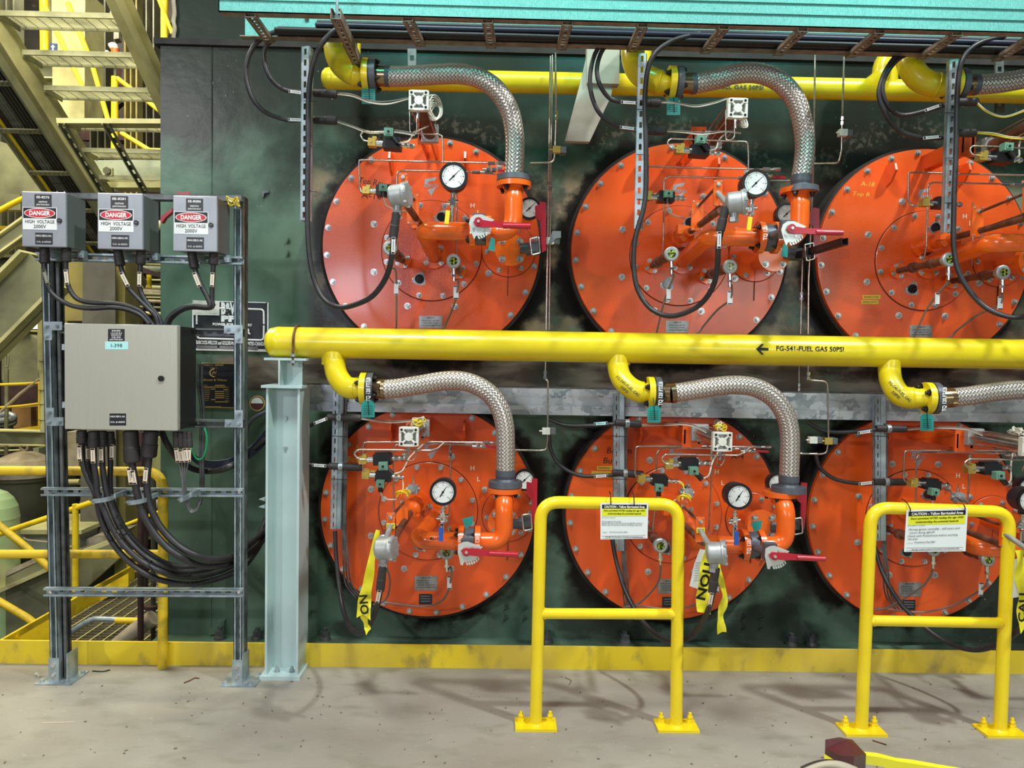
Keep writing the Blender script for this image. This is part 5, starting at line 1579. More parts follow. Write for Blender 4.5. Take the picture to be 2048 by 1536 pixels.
# solenoid valves
def solenoid(row, which, bx, by, gx, gy, Y, rot):
    g = thing('solenoid_valve', 'x', 'valve', W(0, bx, by + 8, Y), 'solenoid valves with green plugs')
    c = W(0, bx, by, Y)
    ca, sa = math.cos(rot), math.sin(rot)
    R_ = [V((ca, 0, sa)), V((0, 1, 0)), V((-sa, 0, ca))]
    part('brass_body', SM(c, 1.35).box(c + R_[0] * -.068, .026, .03, .026, R_).box(c + R_[0] * -.060 + R_[2] * .014, .014, .026, .012, R_).cyl(c + R_[0] * -.072 + V((0, -.018, 0)), c + R_[0] * -.072 + V((0, -.014, 0)), .005, n=8), 'brass', g)
    part('coupling', SM(c, 1.35).cyl(c + R_[0] * -.056, c + R_[0] * -.028, .011, n=14), 'chrome', g)
    part('coil_housing', SM(c, 1.35).box(c, .060, .05, .036, R_).box(c + R_[2] * .02, .05, .03, .008, R_), 'black_plastic', g)
    part('outlet', SM(c, 1.35).cyl(c + R_[0] * .03, c + R_[0] * .075, .007, n=10).hexn(c + R_[0] * .04, R_[0], .010, .012).hexn(c + R_[0] * .06, R_[0], .010, .010), 'chrome', g)
    q = W(0, gx, gy, Y - .035)
    gp = part('plug', SM(c, 1.35).box(q, .030, .028, .026, R_), 'green_plug', g)
    part('plug_face', SM(c, 1.35).box(q + V((0, -.015, 0)), .018, .003, .016, R_), 'green_plug', gp)
    part('plug_screw', SM(c, 1.35).cyl(q + V((0, -.018, 0)), q + V((0, -.014, 0)), .0045, n=10), 'black_plastic', gp)
    part('plug_gland', SM(c, 1.35).cyl(q + R_[0] * (.012 if which == 'front' else 0) - V((0, 0, .012)), q + R_[0] * (.03 if which == 'front' else 0) - V((0, 0, .032)), .009, n=12), 'black_plastic', g)
    st = q + R_[0] * (.03 if which == 'front' else 0) - V((0, 0, .03))
    part('lead', SM(c, 1.35).tube(spline([st, st + V((.01 if which == 'rear' else .03, .02, -.03 if which == 'rear' else .01)), st + V((.05, .05, -.04 if which == 'rear' else .05)), st + V((.09, .10, -.035 if which == 'rear' else .09))], 5), .003, 6), 'white_wire', g)
    rep(g, '%s brass and green solenoid valve, ' % which + '%s', row)
solenoid(1, 'front', 785, 289, 780, 272, 3.30, -.05)
solenoid(1, 'rear', 770, 383, 768, 378, 3.60, -.02)
solenoid(2, 'front', 766, 918, 767, 928, 3.26, 0.06)
solenoid(2, 'rear', 768, 952, 763, 963, 3.62, -.05)

# grey manual valve block and yellow wires by the lower igniters
for c_i in range(3):
    dx = V((SP * c_i, 0, 0))
    q = W(0, 826, 978, 3.62) + dx
    g = thing('junction_block', 'small grey valve block above the guide plate, %s' % BN[(2, c_i)], 'fitting', q, 'small grey blocks by the lower igniters')
    part('body', MB().box(q, .05, .04, .045).cyl(q + V((0, -.03, 0)), q + V((0, .02, 0)), .014, n=14).cyl(q + V((-.035, 0, .0)), q + V((.035, 0, 0)), .010, n=10), 'aluminium', g)
    part('stem', MB().cyl(q + V((0, 0, .02)), q + V((0, 0, .07)), .003, n=8).hexn(q + V((0, 0, .03)), NZ, .007, .015), 'chrome', g)
    q = W(0, 806, 987, 3.53) + dx
    g = thing('wire_coil', '%s wires coiled on top of the guide plate, %s' % ('grey' if c_i == 2 else 'yellow', BN[(2, c_i)]), 'wires', q, 'wires coiled on the guide plates')
    for k in range(5):
        pts = [q + V((.036 * math.cos(a) * (1 - .05 * k), .02 * math.sin(a * 2 + k), .018 * abs(math.sin(a)) - .004 * k)) for a in [math.pi * j / 8 for j in range(9)]]
        part('wire', MB().tube(spline(pts, 3), .0024, 6), 'grey_cable' if c_i == 2 else 'yellow_wire', g)

# vertical tubing between the columns
VT = [
    ('tall thin steel tube between the first two upper burners, the shorter bend', [(1111, 106), (1112, 240), (1110, 300), (1108, 325), (1060, 326)], 3.7, .0052),
    ('tall thin steel tube passing behind the yellow main pipe between first two burners', [(1101, 112), (1097, 380), (1094, 550), (1092, 660)], 3.78, .0052),
    ('second tall steel tube right behind it between first two burners', [(1105, 110), (1101, 380), (1098, 660)], 3.83, .005),
    ('steel tube bending out below the main pipe between the first two lower burners', [(1091, 720), (1090, 758), (1096, 762), (1095, 880), (1092, 900), (1080, 901), (1030, 900)], 3.72, .0052),
    ('steel tube dropping between the second and third upper burners', [(1688, 114), (1684, 250), (1683, 300), (1678, 326), (1620, 327)], 3.7, .0052),
    ('long thin steel tube between the second and third upper burners', [(1630, 110), (1627, 330), (1617, 560), (1616, 668)], 3.78, .0052),
    ('second long thin steel tube between second and third upper burners', [(1605, 500), (1603, 600), (1601, 668)], 3.83, .005),
    ('steel tube bending out below the main pipe beside the last lower burner', [(1616, 725), (1616, 760), (1655, 763), (1657, 880), (1653, 906), (1640, 908), (1600, 907)], 3.72, .0052),
    ('short steel tube end hanging under the yellow main pipe', [(1598, 725), (1598, 782)], 3.9, .004),
]
for (lab, pts, Y, r) in VT:
    g = thing('steel_tube', lab, 'tubing', W(0, pts[-1][0], pts[-1][1], Y), 'tall steel tubes between the burners')
    part('tube', MB().tube(fillet(PT(0, Y, *pts), .03, 6), r, 8), 'stainless', g)
    q = W(0, pts[1][0], pts[1][1], Y)
    part('fitting', MB().hexn(q, NZ, r * 1.9, .016).hexn(q + V((0, 0, .025)), NZ, r * 1.9, .016).cyl(q, q + V((0, 0, .04)), r * 1.4, n=10), 'chrome', g)
for k, (px, py, lab) in enumerate(((1113, 300, 'tube clamp with screw beside the first upper burner'), (1092, 862, 'tube clamp with screw beside the first lower burner'), (1685, 266, 'tube clamp with screw between the last two upper burners'), (1655, 882, 'brass coloured tube clamp beside the last lower burner'), (1625, 880, 'grey tube clamp nearest the last lower hose'), (1100, 482, 'pale tube clamp low between the first two upper burners'))):
    q = W(0, px, py, 3.70)
    g = thing('tube_clamp', lab, 'clamp', q)
    part('block', MB().box(q, .04, .03, .034).cyl(q + V((-.035, -.005, 0)), q + V((-.02, -.005, 0)), .004, n=8), 'brass' if k in (0, 3) else 'cylinder_white', g)
    part('rail', MB().box(q + V((.035, .02, 0)), .03, .06, .032), 'galvanised_dark', g)
for (px, py, lab) in ((1118, 470, 'dark angled strut end beside the first upper burner'),):
    g = thing('strut_end', lab, 'bracket', W(0, px, py, 3.75))
    part('channel', MB().slab(PT(0, 3.6, (1105, 462), (1122, 462), (1122, 475), (1112, 477), (1098, 490), (1098, 484)), .04), 'galvanised_dark', g)
g = thing('strut_bracket', 'black slotted strut bracket pointing at the last upper burner', 'bracket', W(0, 1600, 500, 3.8))
mb = MB()
strut(mb, W(0, 1592, 512, 3.82), W(0, 1690, 483, 3.35), (0, -.3, 1), .034, .034, True, .003, .05, .03)
part('channel', mb, 'black_plastic', g)

# caution tapes
def tape(lab, pts, Y, w, txt=None, tp=None, grp='torn yellow caution tapes', rot=0.0):
    g = thing('caution_tape', lab, 'tape', W(0, pts[0][0], pts[0][1], Y), grp)
    P = spline(PT(0, Y, *pts), 5)
    n = len(P)
    vs, fs = [], []
    for i, p in enumerate(P):
        t = (P[min(i + 1, n - 1)] - P[max(i - 1, 0)]).normalized()
        s_ = t.cross(NY).normalized()
        ww = w[0] + (w[1] - w[0]) * i / (n - 1) if isinstance(w, tuple) else w
        tw = .012 * math.sin(i * .9)
        ww = m(ww, Y) / 2
        vs += [p - s_ * ww + V((0, tw, 0)), p + V((0, -.006 * math.sin(i * .7), 0)), p + s_ * ww - V((0, tw, 0))]
    jag = [random.uniform(-.01, .02) for _ in range(3)]
    for j in range(3):
        vs[-3 + j] = vs[-3 + j] + V((0, 0, -jag[j]))
    for i in range(n - 1):
        for j in range(2):
            fs.append((i * 3 + j, i * 3 + j + 1, (i + 1) * 3 + j + 1, (i + 1) * 3 + j))
    mb = MB().add(vs, fs, True)
    part('ribbon', mb, 'caution_tape', g)
    if txt:
        r = V((math.cos(tp[3]), 0, math.sin(tp[3])))
        part('lettering', text_mb(txt, W(0, tp[0], tp[1], Y - .016), m(tp[2], Y), r, V((-r.z, 0, r.x)), bold=.03, width=m(tp[4], Y)), 'black_print', g)
    return g
tape('torn yellow caution tape reading NO beside the first lower igniter', [(756, 1060), (745, 1110), (737, 1160), (730, 1195), (727, 1230)], 3.08, (8, 30), 'NO', (728, 1209, 16, -math.pi / 2 + .1, 40))
tape('narrow ragged caution tape end wrapped on the conduit under the first lower burner', [(727, 1225), (731, 1245), (737, 1262)], 3.1, (14, 9))
tape('torn yellow caution tape reading TION by the middle lower igniter', [(1418, 1085), (1412, 1130), (1406, 1180), (1408, 1225)], 3.08, (14, 30), 'TION', (1410, 1160, 18, -math.pi / 2 - .2, 84))
tape('second narrow caution tape strip hanging right of the middle igniter conduit', [(1437, 1125), (1442, 1160), (1450, 1195), (1441, 1230), (1444, 1262)], 3.1, (8, 16))
tape('yellow caution tape reading CAU at the picture edge by the last barrier', [(2040, 1100), (2042, 1150), (2046, 1200), (2050, 1258)], 3.08, (20, 24), 'CAU', (2044, 1215, 14, math.pi / 2, 60))
for lab, pts in (('white folded paper slip tied behind the middle lower igniter', ((1410, 1100), (1400, 1098), (1388, 1130), (1379, 1172), (1396, 1178), (1408, 1140))), ('white paper slip at the picture edge beside the last barrier', ((2030, 1118), (2062, 1112), (2066, 1190), (2024, 1196)))):
    g = thing('paper_slip', lab, 'paper', W(0, pts[0][0], pts[0][1], 3.10))
    part('sheet', MB().slab(PT(0, 3.10, *pts), .001), 'paper', g)
    for k in range(8):
        x0, y0 = pts[2][0] + 3 - k * .6, pts[2][1] - 4 + k * 5
        part('text_line', MB().slab(PT(0, 3.098, (x0, y0), (x0 + 13, y0 - 2), (x0 + 13, y0 - 1.2), (x0, y0 + .8)), .0005), 'grey_print', g)
# ================================================================ junction box rack on strut posts
def lbox(pts, d=.006):
    return MB().slab(pts, d)
YR = 3.60
rackmat = 'galvanised'
# left post (back to back struts) and right post
def post(lab, top, bot, sides):
    g = thing('strut_post', lab, 'post', V((W(0, bot[0], bot[1], YR).x, YR, 0)), 'strut posts of the junction box rack')
    a, b_ = W(0, top[0], top[1], YR + .02), W(0, bot[0], bot[1], YR + .02)
    b_.z = .008
    mb = MB(); strut(mb, a, b_, (0, -1, 0), .041, .041, sides == 'right', .003)
    part('front_channel', mb, rackmat, g)
    o = V((0, .043, 0))
    mb = MB(); strut(mb, a + o, b_ + o, (0, 1, 0), .041, .041, False, .003)
    part('rear_channel', mb, rackmat if sides == 'left' else 'galvanised_dark', g)
    if sides == 'left':
        mb = MB(); strut(mb, a + V((.038, .03, 0)), b_ + V((.038, .03, 0)), (1, 0, 0), .041, .020, False, .003)
        part('side_channel', mb, 'galvanised_dark', g)
    # foot
    part('foot_plate', MB().bb(b_.x - .085, b_.x + .10, YR - .03, YR + .13, 0, .007), rackmat, g)
    part('foot_bracket', MB().bb(b_.x - .026, b_.x + .026, YR - .007, YR - .001, .007, .13).bb(b_.x + (.06 if sides == 'left' else .022), b_.x + (.066 if sides == 'left' else .028), YR, YR + .09, .007, .15), rackmat, g)
    for dx, dy in ((-.06, -.005), (.065, -.005), (.085, .1)):
        q = V((b_.x + dx, YR + dy, .007))
        part('anchor_bolt', MB().cyl(q, q + V((0, 0, .003)), .014, n=12).hexn(q, NZ, .010, .012), rackmat, g)
    for z in (.045, .095):
        q = V((b_.x, YR - .007, z))
        part('bracket_bolt', MB().hexn(q, NY, .010, .008).cyl(q, q - V((0, .012, 0)), .006, n=8), 'chrome', g)
    return g
post('twin galvanised strut post with three fins beside the steel cabinet', (93, 400), (114, 1358), 'left')
post('galvanised strut post with slotted channel beside the grey column', (479, 392), (478, 1366), 'right')

def rail(lab, x0, y0, x1, y1, Y, od=(0, -1, 0), slots=True, mt='galvanised'):
    g = thing('strut_rail', lab, 'strut', W(0, x0, y0, Y), 'horizontal strut rails of the junction box rack')
    mb = MB(); strut(mb, W(0, x0, y0, Y), W(0, x1, y1, Y), od, .041, .03, slots, .003)
    part('channel', mb, mt, g)
    for x in (x0 + 12, x1 - 8):
        q = W(0, x, (y0 + y1) / 2, Y - .012)
        part('rail_bolt', MB().hexn(q, NY, .008, .006), 'chrome', g)
rail('top strut rail behind the three small grey boxes', 60, 392, 486, 398, YR - .02, (0, 0, 1), mt='galvanised_dark')
rail('strut rail with oval slots just under the small grey boxes', 74, 513, 486, 522, YR - .02)
rail('short strut rail meeting the top corner of the steel cabinet', 122, 659, 488, 666, YR - .02, mt='galvanised_dark')
rail('short strut rail meeting the bottom corner of the steel cabinet', 122, 843, 488, 848, YR - .02, mt='galvanised_dark')
rail('long strut rail carrying the cable clamps', 85, 983, 487, 985, YR - .04)
rail('lowest strut rail of the rack', 90, 1183, 486, 1185, YR - .04)

def lplate(lab, z, pol, bolts):
    c = W(z, bolts[0][0], bolts[0][1], YR - .046)
    g = thing('corner_bracket', lab, 'bracket', c, 'L shaped corner brackets on the rack')
    part('plate', MB().slab(PT(z, YR - .046, *pol), .005), rackmat, g)
    for b_ in bolts:
        q = W(z, b_[0], b_[1], YR - .046)
        part('bolt', MB().cyl(q, q - V((0, .002, 0)), .013, n=14).hexn(q, NY, .010, .008).cyl(q, q - V((0, .012, 0)), .006, n=8), 'galvanised', g)
lplate('L shaped steel bracket at the upper corner of the cabinet, hinge side', 16, ((508, 18), (730, 20), (730, 122), (612, 122), (612, 238), (520, 238)), ((555, 70), (675, 70), (555, 185)))
lplate('L shaped steel bracket at the lower corner of the cabinet, hinge side', 16, ((540, 1037), (635, 1037), (635, 1150), (748, 1150), (748, 1250), (548, 1250)), ((587, 1088), (580, 1200), (703, 1200)))
lplate('L shaped steel bracket on the post in front of the black nameplate sign', 15, ((402, 352), (620, 355), (620, 570), (525, 570), (525, 455), (402, 452)), ((450, 402), (568, 402), (568, 518)))
lplate('L shaped steel bracket on the post below the dark plaque', 3, ((1716, 257), (1775, 257), (1775, 385), (1642, 382), (1645, 325), (1712, 325)), ((1747, 282), (1745, 355), (1672, 352)))

# ---------------------------------------------------------------- small junction boxes
SB = [('EE-8276', (159, 47), (502, 56), (510, 478), (172, 472), 1), ('EE-8281', (742, 60), (1088, 66), (1104, 500), (752, 488), 0), ('EE-8286', (1322, 78), (1664, 88), (1673, 517), (1332, 504), 0)]
for (tx, a, b_, c, d, k) in SB:
    Yb = 3.40
    A, B, C, D = [W(2, p[0], p[1], Yb) for p in (a, b_, c, d)]
    x0, x1 = (A.x + D.x) / 2, (B.x + C.x) / 2
    z1, z0 = (A.z + B.z) / 2, (C.z + D.z) / 2
    g = thing('junction_box', 'small grey high voltage junction box tagged %s' % tx, 'junction box', V(((x0 + x1) / 2, Yb, z0)), 'small grey junction boxes')
    part('enclosure', MB().bb(x0 + .006, x1 - .006, Yb + .018, Yb + .17, z0 + .006, z1 - .004), 'box_grey_side_shaded', g)
    dr = part('door', MB().bb(x0, x1, Yb, Yb + .016, z0, z1), 'box_grey', g)
    dr.modifiers.new('b', 'BEVEL').width = .003
    w, h = x1 - x0, z1 - z0
    def L(u, v):
        return V((x0 + u * w, Yb, z1 - v * h))
    def pl(u0, v0, u1, v1, mt, name, off=.0015):
        return part(name, MB().bb(x0 + u0 * w, x0 + u1 * w, Yb - off, Yb, z1 - v0 * h, z1 - v1 * h), mt, g)
    def tt(par, s, u, v, hh, ww, mt, off=.0017, bold=.02):
        part('lettering', text_mb(s, L(u, v) - V((0, off, 0)), hh * h, bold=bold, width=ww * w, thick=.0004), mt, par)
    p1 = pl(.30, .05, .68, .27, 'label_black', 'name_plate')
    tt(p1, tx, .49, .10, .040, .29, 'white_print'); tt(p1, 'IGNITION', .49, .185, .027, .19, 'white_print'); tt(p1, 'JUNCTION BOX', .49, .235, .027, .30, 'white_print')
    dg = pl(.03, .285, .80, .69, 'label_white', 'danger_sign')
    part('danger_band', MB().bb(x0 + .045 * w, x0 + .785 * w, Yb - .002, Yb, z1 - .295 * h, z1 - .485 * h), 'black_print', dg)
    def ell(ru, rv, mt, off, nm):
        part(nm, MB().add([L(.415, .39) + V((math.cos(t) * ru * w, -off, math.sin(t) * rv * h)) for t in [2 * math.pi * j / 40 for j in range(40)]], [tuple(range(40))]), mt, dg)
    ell(.350, .088, 'white_print', .0024, 'danger_oval_rim'); ell(.332, .076, 'danger_red', .0028, 'danger_oval')
    tt(dg, 'DANGER', .415, .39, .078, .47, 'white_print', .003, .035)
    tt(dg, 'HIGH  VOLTAGE', .415, .545, .062, .66, 'black_print', .0017, .01)
    tt(dg, '2000V', .415, .632, .062, .28, 'black_print', .0017, .01)
    p3 = pl(.31, .745, .70, .955, 'label_black', 'maker_plate')
    tt(p3, 'UNICA ZEECO, INC.', .505, .80, .032, .36, 'white_print'); tt(p3, 'S.O. # 65553', .505, .91, .030, .32, 'white_print', bold=.0)
    q = L(.86, .52)
    part('lock', MB().cyl(q - V((0, .006, 0)), q, .011, n=20), 'black_plastic', g)
    part('lock_slot', MB().box(q - V((0, .0065, 0)), .014, .001, .003), 'galvanised_dark', g)
    for ux in (.16, .80):
        q = V((x0 + ux * w + .02, Yb + .10, z0 - .012))
        part('mount_tab', MB().bb(q.x, q.x + .03, Yb + .13, Yb + .16, z0 - .03, z0 + .004).cyl(V((q.x + .012, Yb + .125, z0 - .014)), V((q.x + .012, Yb + .135, z0 - .014)), .008, n=10), 'galvanised', g)
    if k:
        for ux in (.45, .62):
            part('top_stud', MB().cyl(V((x0 + ux * w, Yb + .12, z1)), V((x0 + ux * w, Yb + .12, z1 + .03)), .004, n=8), 'galvanised', g)

# ---------------------------------------------------------------- big stainless cabinet
Yb = 3.36
A, B, C, D = W(0, 128, 645, Yb), W(0, 354, 652, Yb), W(0, 355, 862, Yb), W(0, 129, 858, Yb)
x0, x1, z1, z0 = (A.x + D.x) / 2, (B.x + C.x) / 2, (A.z + B.z) / 2, (C.z + D.z) / 2
cab = thing('steel_cabinet', 'large brushed stainless steel cabinet marked I-398 on the strut rack', 'cabinet', V(((x0 + x1) / 2, Yb, z0)))
part('enclosure', MB().bb(x0 + .004, x1 - .002, Yb + .024, Yb + .21, z0 + .004, z1 - .004), 'box_side_steel_shaded', cab)
dr = part('door', MB().bb(x0, x1, Yb, Yb + .020, z0, z1), 'door_steel', cab)
dr.modifiers.new('b', 'BEVEL').width = .003
part('door_gasket', MB().bb(x0 + .003, x1 + .004, Yb + .0201, Yb + .024, z0 + .003, z1 + .003), 'chrome', cab)
for py in (694, 810):
    q = W(0, 125, py, Yb)
    part('hinge', MB().bb(x0 - .012, x0 + .004, Yb + .002, Yb + .018, q.z - .014, q.z + .014), 'galvanised', cab)
q = W(0, 323, 757, Yb)
part('lock', MB().cyl(q - V((0, .008, 0)), q, .0135, n=24).cyl(q - V((0, .009, 0)), q - V((0, .008, 0)), .009, n=20), 'black_plastic', cab)
pl = plate_label(cab, 0, 216, 658, 249, 682, Yb - .001, 'label_black', [('BURNERS', 661.5, 2.6, 17), ('1,2,3,4,5 & 6', 666, 2.6, 22), ('ANALOG I/O', 670, 2.6, 20), ('FUEL SKID', 674.5, 2.6, 18), ('JUNCTION BOX', 679, 2.6, 26)], 'white_print', 'name_plate', .001)
pl = plate_label(cab, 0, 210, 683, 256, 699, Yb - .001, 'label_cyan', [('I-398', 691, 7, 22)], 'black_print', 'number_label', .001, 0.0)
pl = plate_label(cab, 0, 219, 827, 252, 851, Yb - .001, 'label_black', [('UNICA ZEECO, INC.', 833, 3, 30), ('S.O. # 65553', 844, 3, 28)], 'white_print', 'maker_plate', .001)

# ---------------------------------------------------------------- conduits below the small boxes
def zc(name, lab, grp, z, pts, Y, r, mt='black_rubber', ribs=True, marks=(), boots=()):
    return conduit(name, lab, grp, pts, Y, r, mt, z, ribs, markers=marks, boots=boots)
Yk = 3.46
SCN = [
    ('outer conduit from box EE-8276', [(340, 500), (342, 640), (355, 740), (400, 830), (500, 905), (600, 938), (720, 948), (850, 940), (980, 958), (1080, 1000), (1150, 1075)], ((340, 478), (345, 600)), ((332, 650), (368, 768)), 'olive_steel'),
    ('inner conduit from box EE-8276', [(508, 500), (506, 640), (515, 740), (545, 820), (600, 878), (700, 903), (850, 908), (980, 928), (1090, 975), (1180, 1075)], ((508, 482), (508, 590)), ((502, 650), (515, 765)), 'label_cream'),
    ('outer conduit from box EE-8281', [(905, 510), (935, 650), (975, 770), (1050, 860), (1130, 940), (1190, 1000), (1215, 1075)], ((902, 494), (925, 620)), ((928, 672), (982, 778)), 'label_cream'),
    ('inner conduit from box EE-8281', [(1082, 510), (1078, 620), (1072, 770), (1095, 850), (1150, 930), (1210, 1000), (1240, 1075)], ((1082, 498), (1080, 610)), ((1070, 668), (1068, 778)), 'label_cream'),
    ('outer conduit from box EE-8286', [(1472, 530), (1500, 650), (1550, 780), (1590, 860), (1612, 930), (1560, 935), (1480, 928), (1400, 945), (1310, 1005), (1268, 1075)], ((1470, 512), (1495, 640)), ((1488, 672), (1532, 782)), 'label_cream'),
    ('inner conduit from box EE-8286', [(1642, 530), (1638, 640), (1630, 780), (1628, 880), (1635, 925), (1600, 945), (1480, 940), (1390, 965), (1320, 1020), (1290, 1075)], ((1642, 514), (1638, 612)), ((1632, 672), (1626, 782)), 'label_cream')]
for i, (lab, pts, bt, mk, mm) in enumerate(SCN):
    Y = Yk + (.012 if i % 2 else 0)
    zc('box_conduit', 'black corrugated ' + lab, 'black conduits between the boxes and the cabinet', 2, pts, Y, .0100, marks=[((mk[0][0], mk[0][1], Y - .022), (mk[1][0], mk[1][1], Y - .022), .018, mm)], boots=[((bt[0][0], bt[0][1], Y), (bt[1][0], bt[1][1], Y), .0205)])

# ---------------------------------------------------------------- conduits below the cabinet
Yk = 3.44
def low(lab, grp, pts, r, Y, mk=(), bt=None, ribs=True, mt='black_rubber', name='cabinet_conduit'):
    marks = [((m_[0], m_[1], Y - .02), (m_[2], m_[3], Y - .02), .020, 'label_cream') for m_ in mk]
    boots = [((bt[0], bt[1], Y), (bt[2], bt[3], Y), bt[4])] if bt else []
    zc(name, lab, grp, 3, pts, Y, r, mt, ribs, marks, boots)
G1 = 'corrugated conduits curving away below the cabinet'
low('outermost black corrugated conduit below the cabinet', G1, [(597, 440), (605, 640), (640, 750), (680, 830), (705, 900), (735, 1040), (790, 1170), (870, 1290), (980, 1395), (1120, 1480), (1260, 1518, 3.5), (1400, 1528, 3.56), (1560, 1500, 3.66), (1700, 1450, 3.76), (1800, 1385, 3.9), (1880, 1280, 3.95), (1950, 1150, 4.0)], .0125, 3.44, [(578, 515, 582, 630)], (597, 405, 600, 500, .022))
low('second black corrugated conduit below the cabinet', G1, [(685, 440), (688, 640), (705, 780), (715, 880), (765, 1000), (825, 1130), (910, 1250), (1020, 1350), (1160, 1430), (1290, 1470, 3.5), (1420, 1478, 3.56), (1560, 1450, 3.66), (1700, 1395, 3.76), (1800, 1330, 3.88), (1880, 1230, 3.95), (1950, 1090, 4.0)], .0125, 3.43, [(676, 535, 680, 645)], (685, 410, 688, 530, .024))
low('third black corrugated conduit below the cabinet', G1, [(745, 440), (748, 640), (765, 780), (790, 900), (830, 1010), (880, 1120), (960, 1230), (1060, 1320), (1180, 1395), (1300, 1430, 3.52), (1420, 1432, 3.58), (1560, 1405, 3.68), (1700, 1350, 3.8), (1880, 1190, 3.95), (1950, 1040, 4.0)], .0125, 3.46, [(738, 528, 740, 638)], (745, 410, 746, 520, .022))
low('fourth black corrugated conduit below the cabinet', G1, [(800, 440), (808, 640), (805, 780), (815, 890), (850, 1000), (905, 1110), (990, 1215), (1090, 1305), (1210, 1375), (1320, 1400, 3.54), (1440, 1395, 3.6)], .0115, 3.50, [(816, 508, 815, 618)], (800, 415, 806, 520, .022))
low('short black conduit crossing behind the corrugated bundle', G1, [(640, 440), (645, 640), (668, 740), (700, 830), (740, 900)], .0105, 3.50, [(640, 525, 642, 628)], (640, 420, 642, 510, .020))
low('thick smooth black conduit, outer of two below the cabinet', 'thick smooth conduits below the cabinet', [(950, 440), (965, 640), (985, 760), (1005, 880), (1045, 1010), (1110, 1130), (1200, 1240), (1320, 1330), (1450, 1388, 3.5), (1600, 1395, 3.58), (1720, 1360, 3.7), (1820, 1300, 3.85), (1950, 1180, 4.0)], .0165, 3.43, [(942, 680, 958, 800), (968, 700, 985, 800)], (955, 408, 968, 640, .034), False)
low('thick smooth black conduit, inner of two below the cabinet', 'thick smooth conduits below the cabinet', [(1105, 440), (1085, 640), (1075, 760), (1080, 880), (1115, 1000), (1180, 1120), (1290, 1235), (1420, 1312), (1560, 1345, 3.52), (1700, 1325, 3.64), (1800, 1260, 3.8), (1950, 1120, 4.0)], .0165, 3.45, [(1068, 680, 1058, 790)], (1105, 408, 1088, 600, .033), False)
low('black hose sweeping behind the right rack post', 'hoses behind the rack post', [(1180, 410), (1230, 520), (1310, 620, 3.7), (1420, 690, 3.85), (1550, 705, 3.95), (1680, 670), (1790, 590, 4.0), (1950, 460, 4.05)], .016, 3.6, (), None, False, name='rear_hose')
for i in range(5):
    low('dark blue cable sweeping behind the rack post, number %d from the top' % (i + 1), 'dark blue cables behind the rack post', [(1385, 560 + i * 9), (1460, 612 + i * 11, 3.95), (1560, 632 + i * 11), (1680, 615 + i * 12), (1790, 560 + i * 15, 4.0), (1880, 480 + i * 20, 4.05), (1960, 380 + i * 24, 4.08)], .006, 3.9, (), None, False, 'blue_cable', 'blue_wire')
for i in range(4):
    x = 1285 + i * 32
    low('thin grey cable from the cabinet to the small clamp, %s of four' % ('first', 'second', 'third', 'fourth')[i], 'thin grey cables under the cabinet', [(x, 440), (x + 8, 560), (1325 + i * 12, 720), (1345 + i * 6, 880), (1375 + i * 5, 970), (1400 + i * 4, 1005 - i * 6), (1440, 985 - i * 6), (1462 - i * 3, 930)], .0042, 3.47 + i * .006, [(x + 2, 535 + (i % 2) * 12, x + 16, 640)] if i < 3 else [(x + 0, 535, x - 2, 632)], (x, 415, x + 6, 530, .014), False, 'galvanised_dark', 'thin_cable')
low('bright green ground wire looping under the cabinet corner', 'green wires', [(1392, 500), (1415, 580), (1450, 618), (1485, 600), (1510, 530), (1512, 450), (1495, 385)], .0050, 3.55, (), None, False, 'green_wire', 'ground_wire')
for i in range(2):
    low('dark green vertical cable beside the plaque, %s of two' % ('outer', 'inner')[i], 'dark green cables behind the cabinet', [(1455 + 22 * i, -80), (1448 + 26 * i, 60), (1470 + 18 * i, 260), (1465 + 18 * i, 500), (1468 + 14 * i, 820), (1450 + i * 10, 950)], .009 if i else .007, 3.75, (), None, False, 'galvanised_dark', 'riser_cable')
low('green hose curling from the gauge behind the column', 'green wires', [(1960, 262), (1880, 300), (1830, 340), (1806, 400), (1800, 520), (1795, 640)], .010, 4.05, (), None, False, 'flange_grey', 'bent_hose')
# clamps on the long rail
for (lab, cx, cy, w_) in (('wide steel clamp holding the corrugated bundle', 755, 905, 62), ('wide steel clamp holding the thick smooth conduits', 1010, 918, 60), ('small steel clamp holding the thin grey cables', 1356, 898, 24)):
    q = W(3, cx, cy, 3.44)
    g = thing('cable_clamp', lab, 'clamp', q, 'steel clamps on the long rail')
    W_ = m(w_ / 3.657, 3.44)
    pts = [q + V((math.cos(a) * W_ * 1.15, math.sin(a) * .05, .006 * math.cos(a))) for a in [2 * math.pi * j / 28 for j in range(29)]]
    vs = []
    for p in pts:
        vs += [p + V((0, 0, -.011)), p + V((0, 0, .011))]
    part('band', MB().add(vs, [(2 * i, 2 * i + 2, 2 * i + 3, 2 * i + 1) for i in range(28)], True), 'galvanised', g)
    bolt_circle(g, q + V((-W_ * .8, -.036, 0)), V((-.4, -1, 0)), .0001, 1, .006, .012, 'chrome', 0)
    part('arm', MB().box(q + V((W_ * 1.2, .06, .012)), .01, .1, .022), 'galvanised', g)
# zip ties on the bundle
for k, (x, y, rr) in enumerate(((795, 1180, 60), (885, 1150, 40), (1105, 1400, 55), (1390, 1495, 60))):
    a = W(3, x - 14, y - rr * .6, 3.42 + (.1 if k == 3 else 0)); b_ = W(3, x + 18, y + rr * .5, 3.42 + (.1 if k == 3 else 0))
    solo('bundle_tie', MB().tube([a + V((0, .03, 0)), a - V((0, .012, 0)), b_ - V((0, .012, 0)), b_ + V((0, .03, 0))], .003, 6), 'black_plastic', 'black zip tie round the conduit bundle, %s along it' % ('first', 'second', 'third', 'last')[k], 'cable tie', 'zip ties on the conduit bundle')

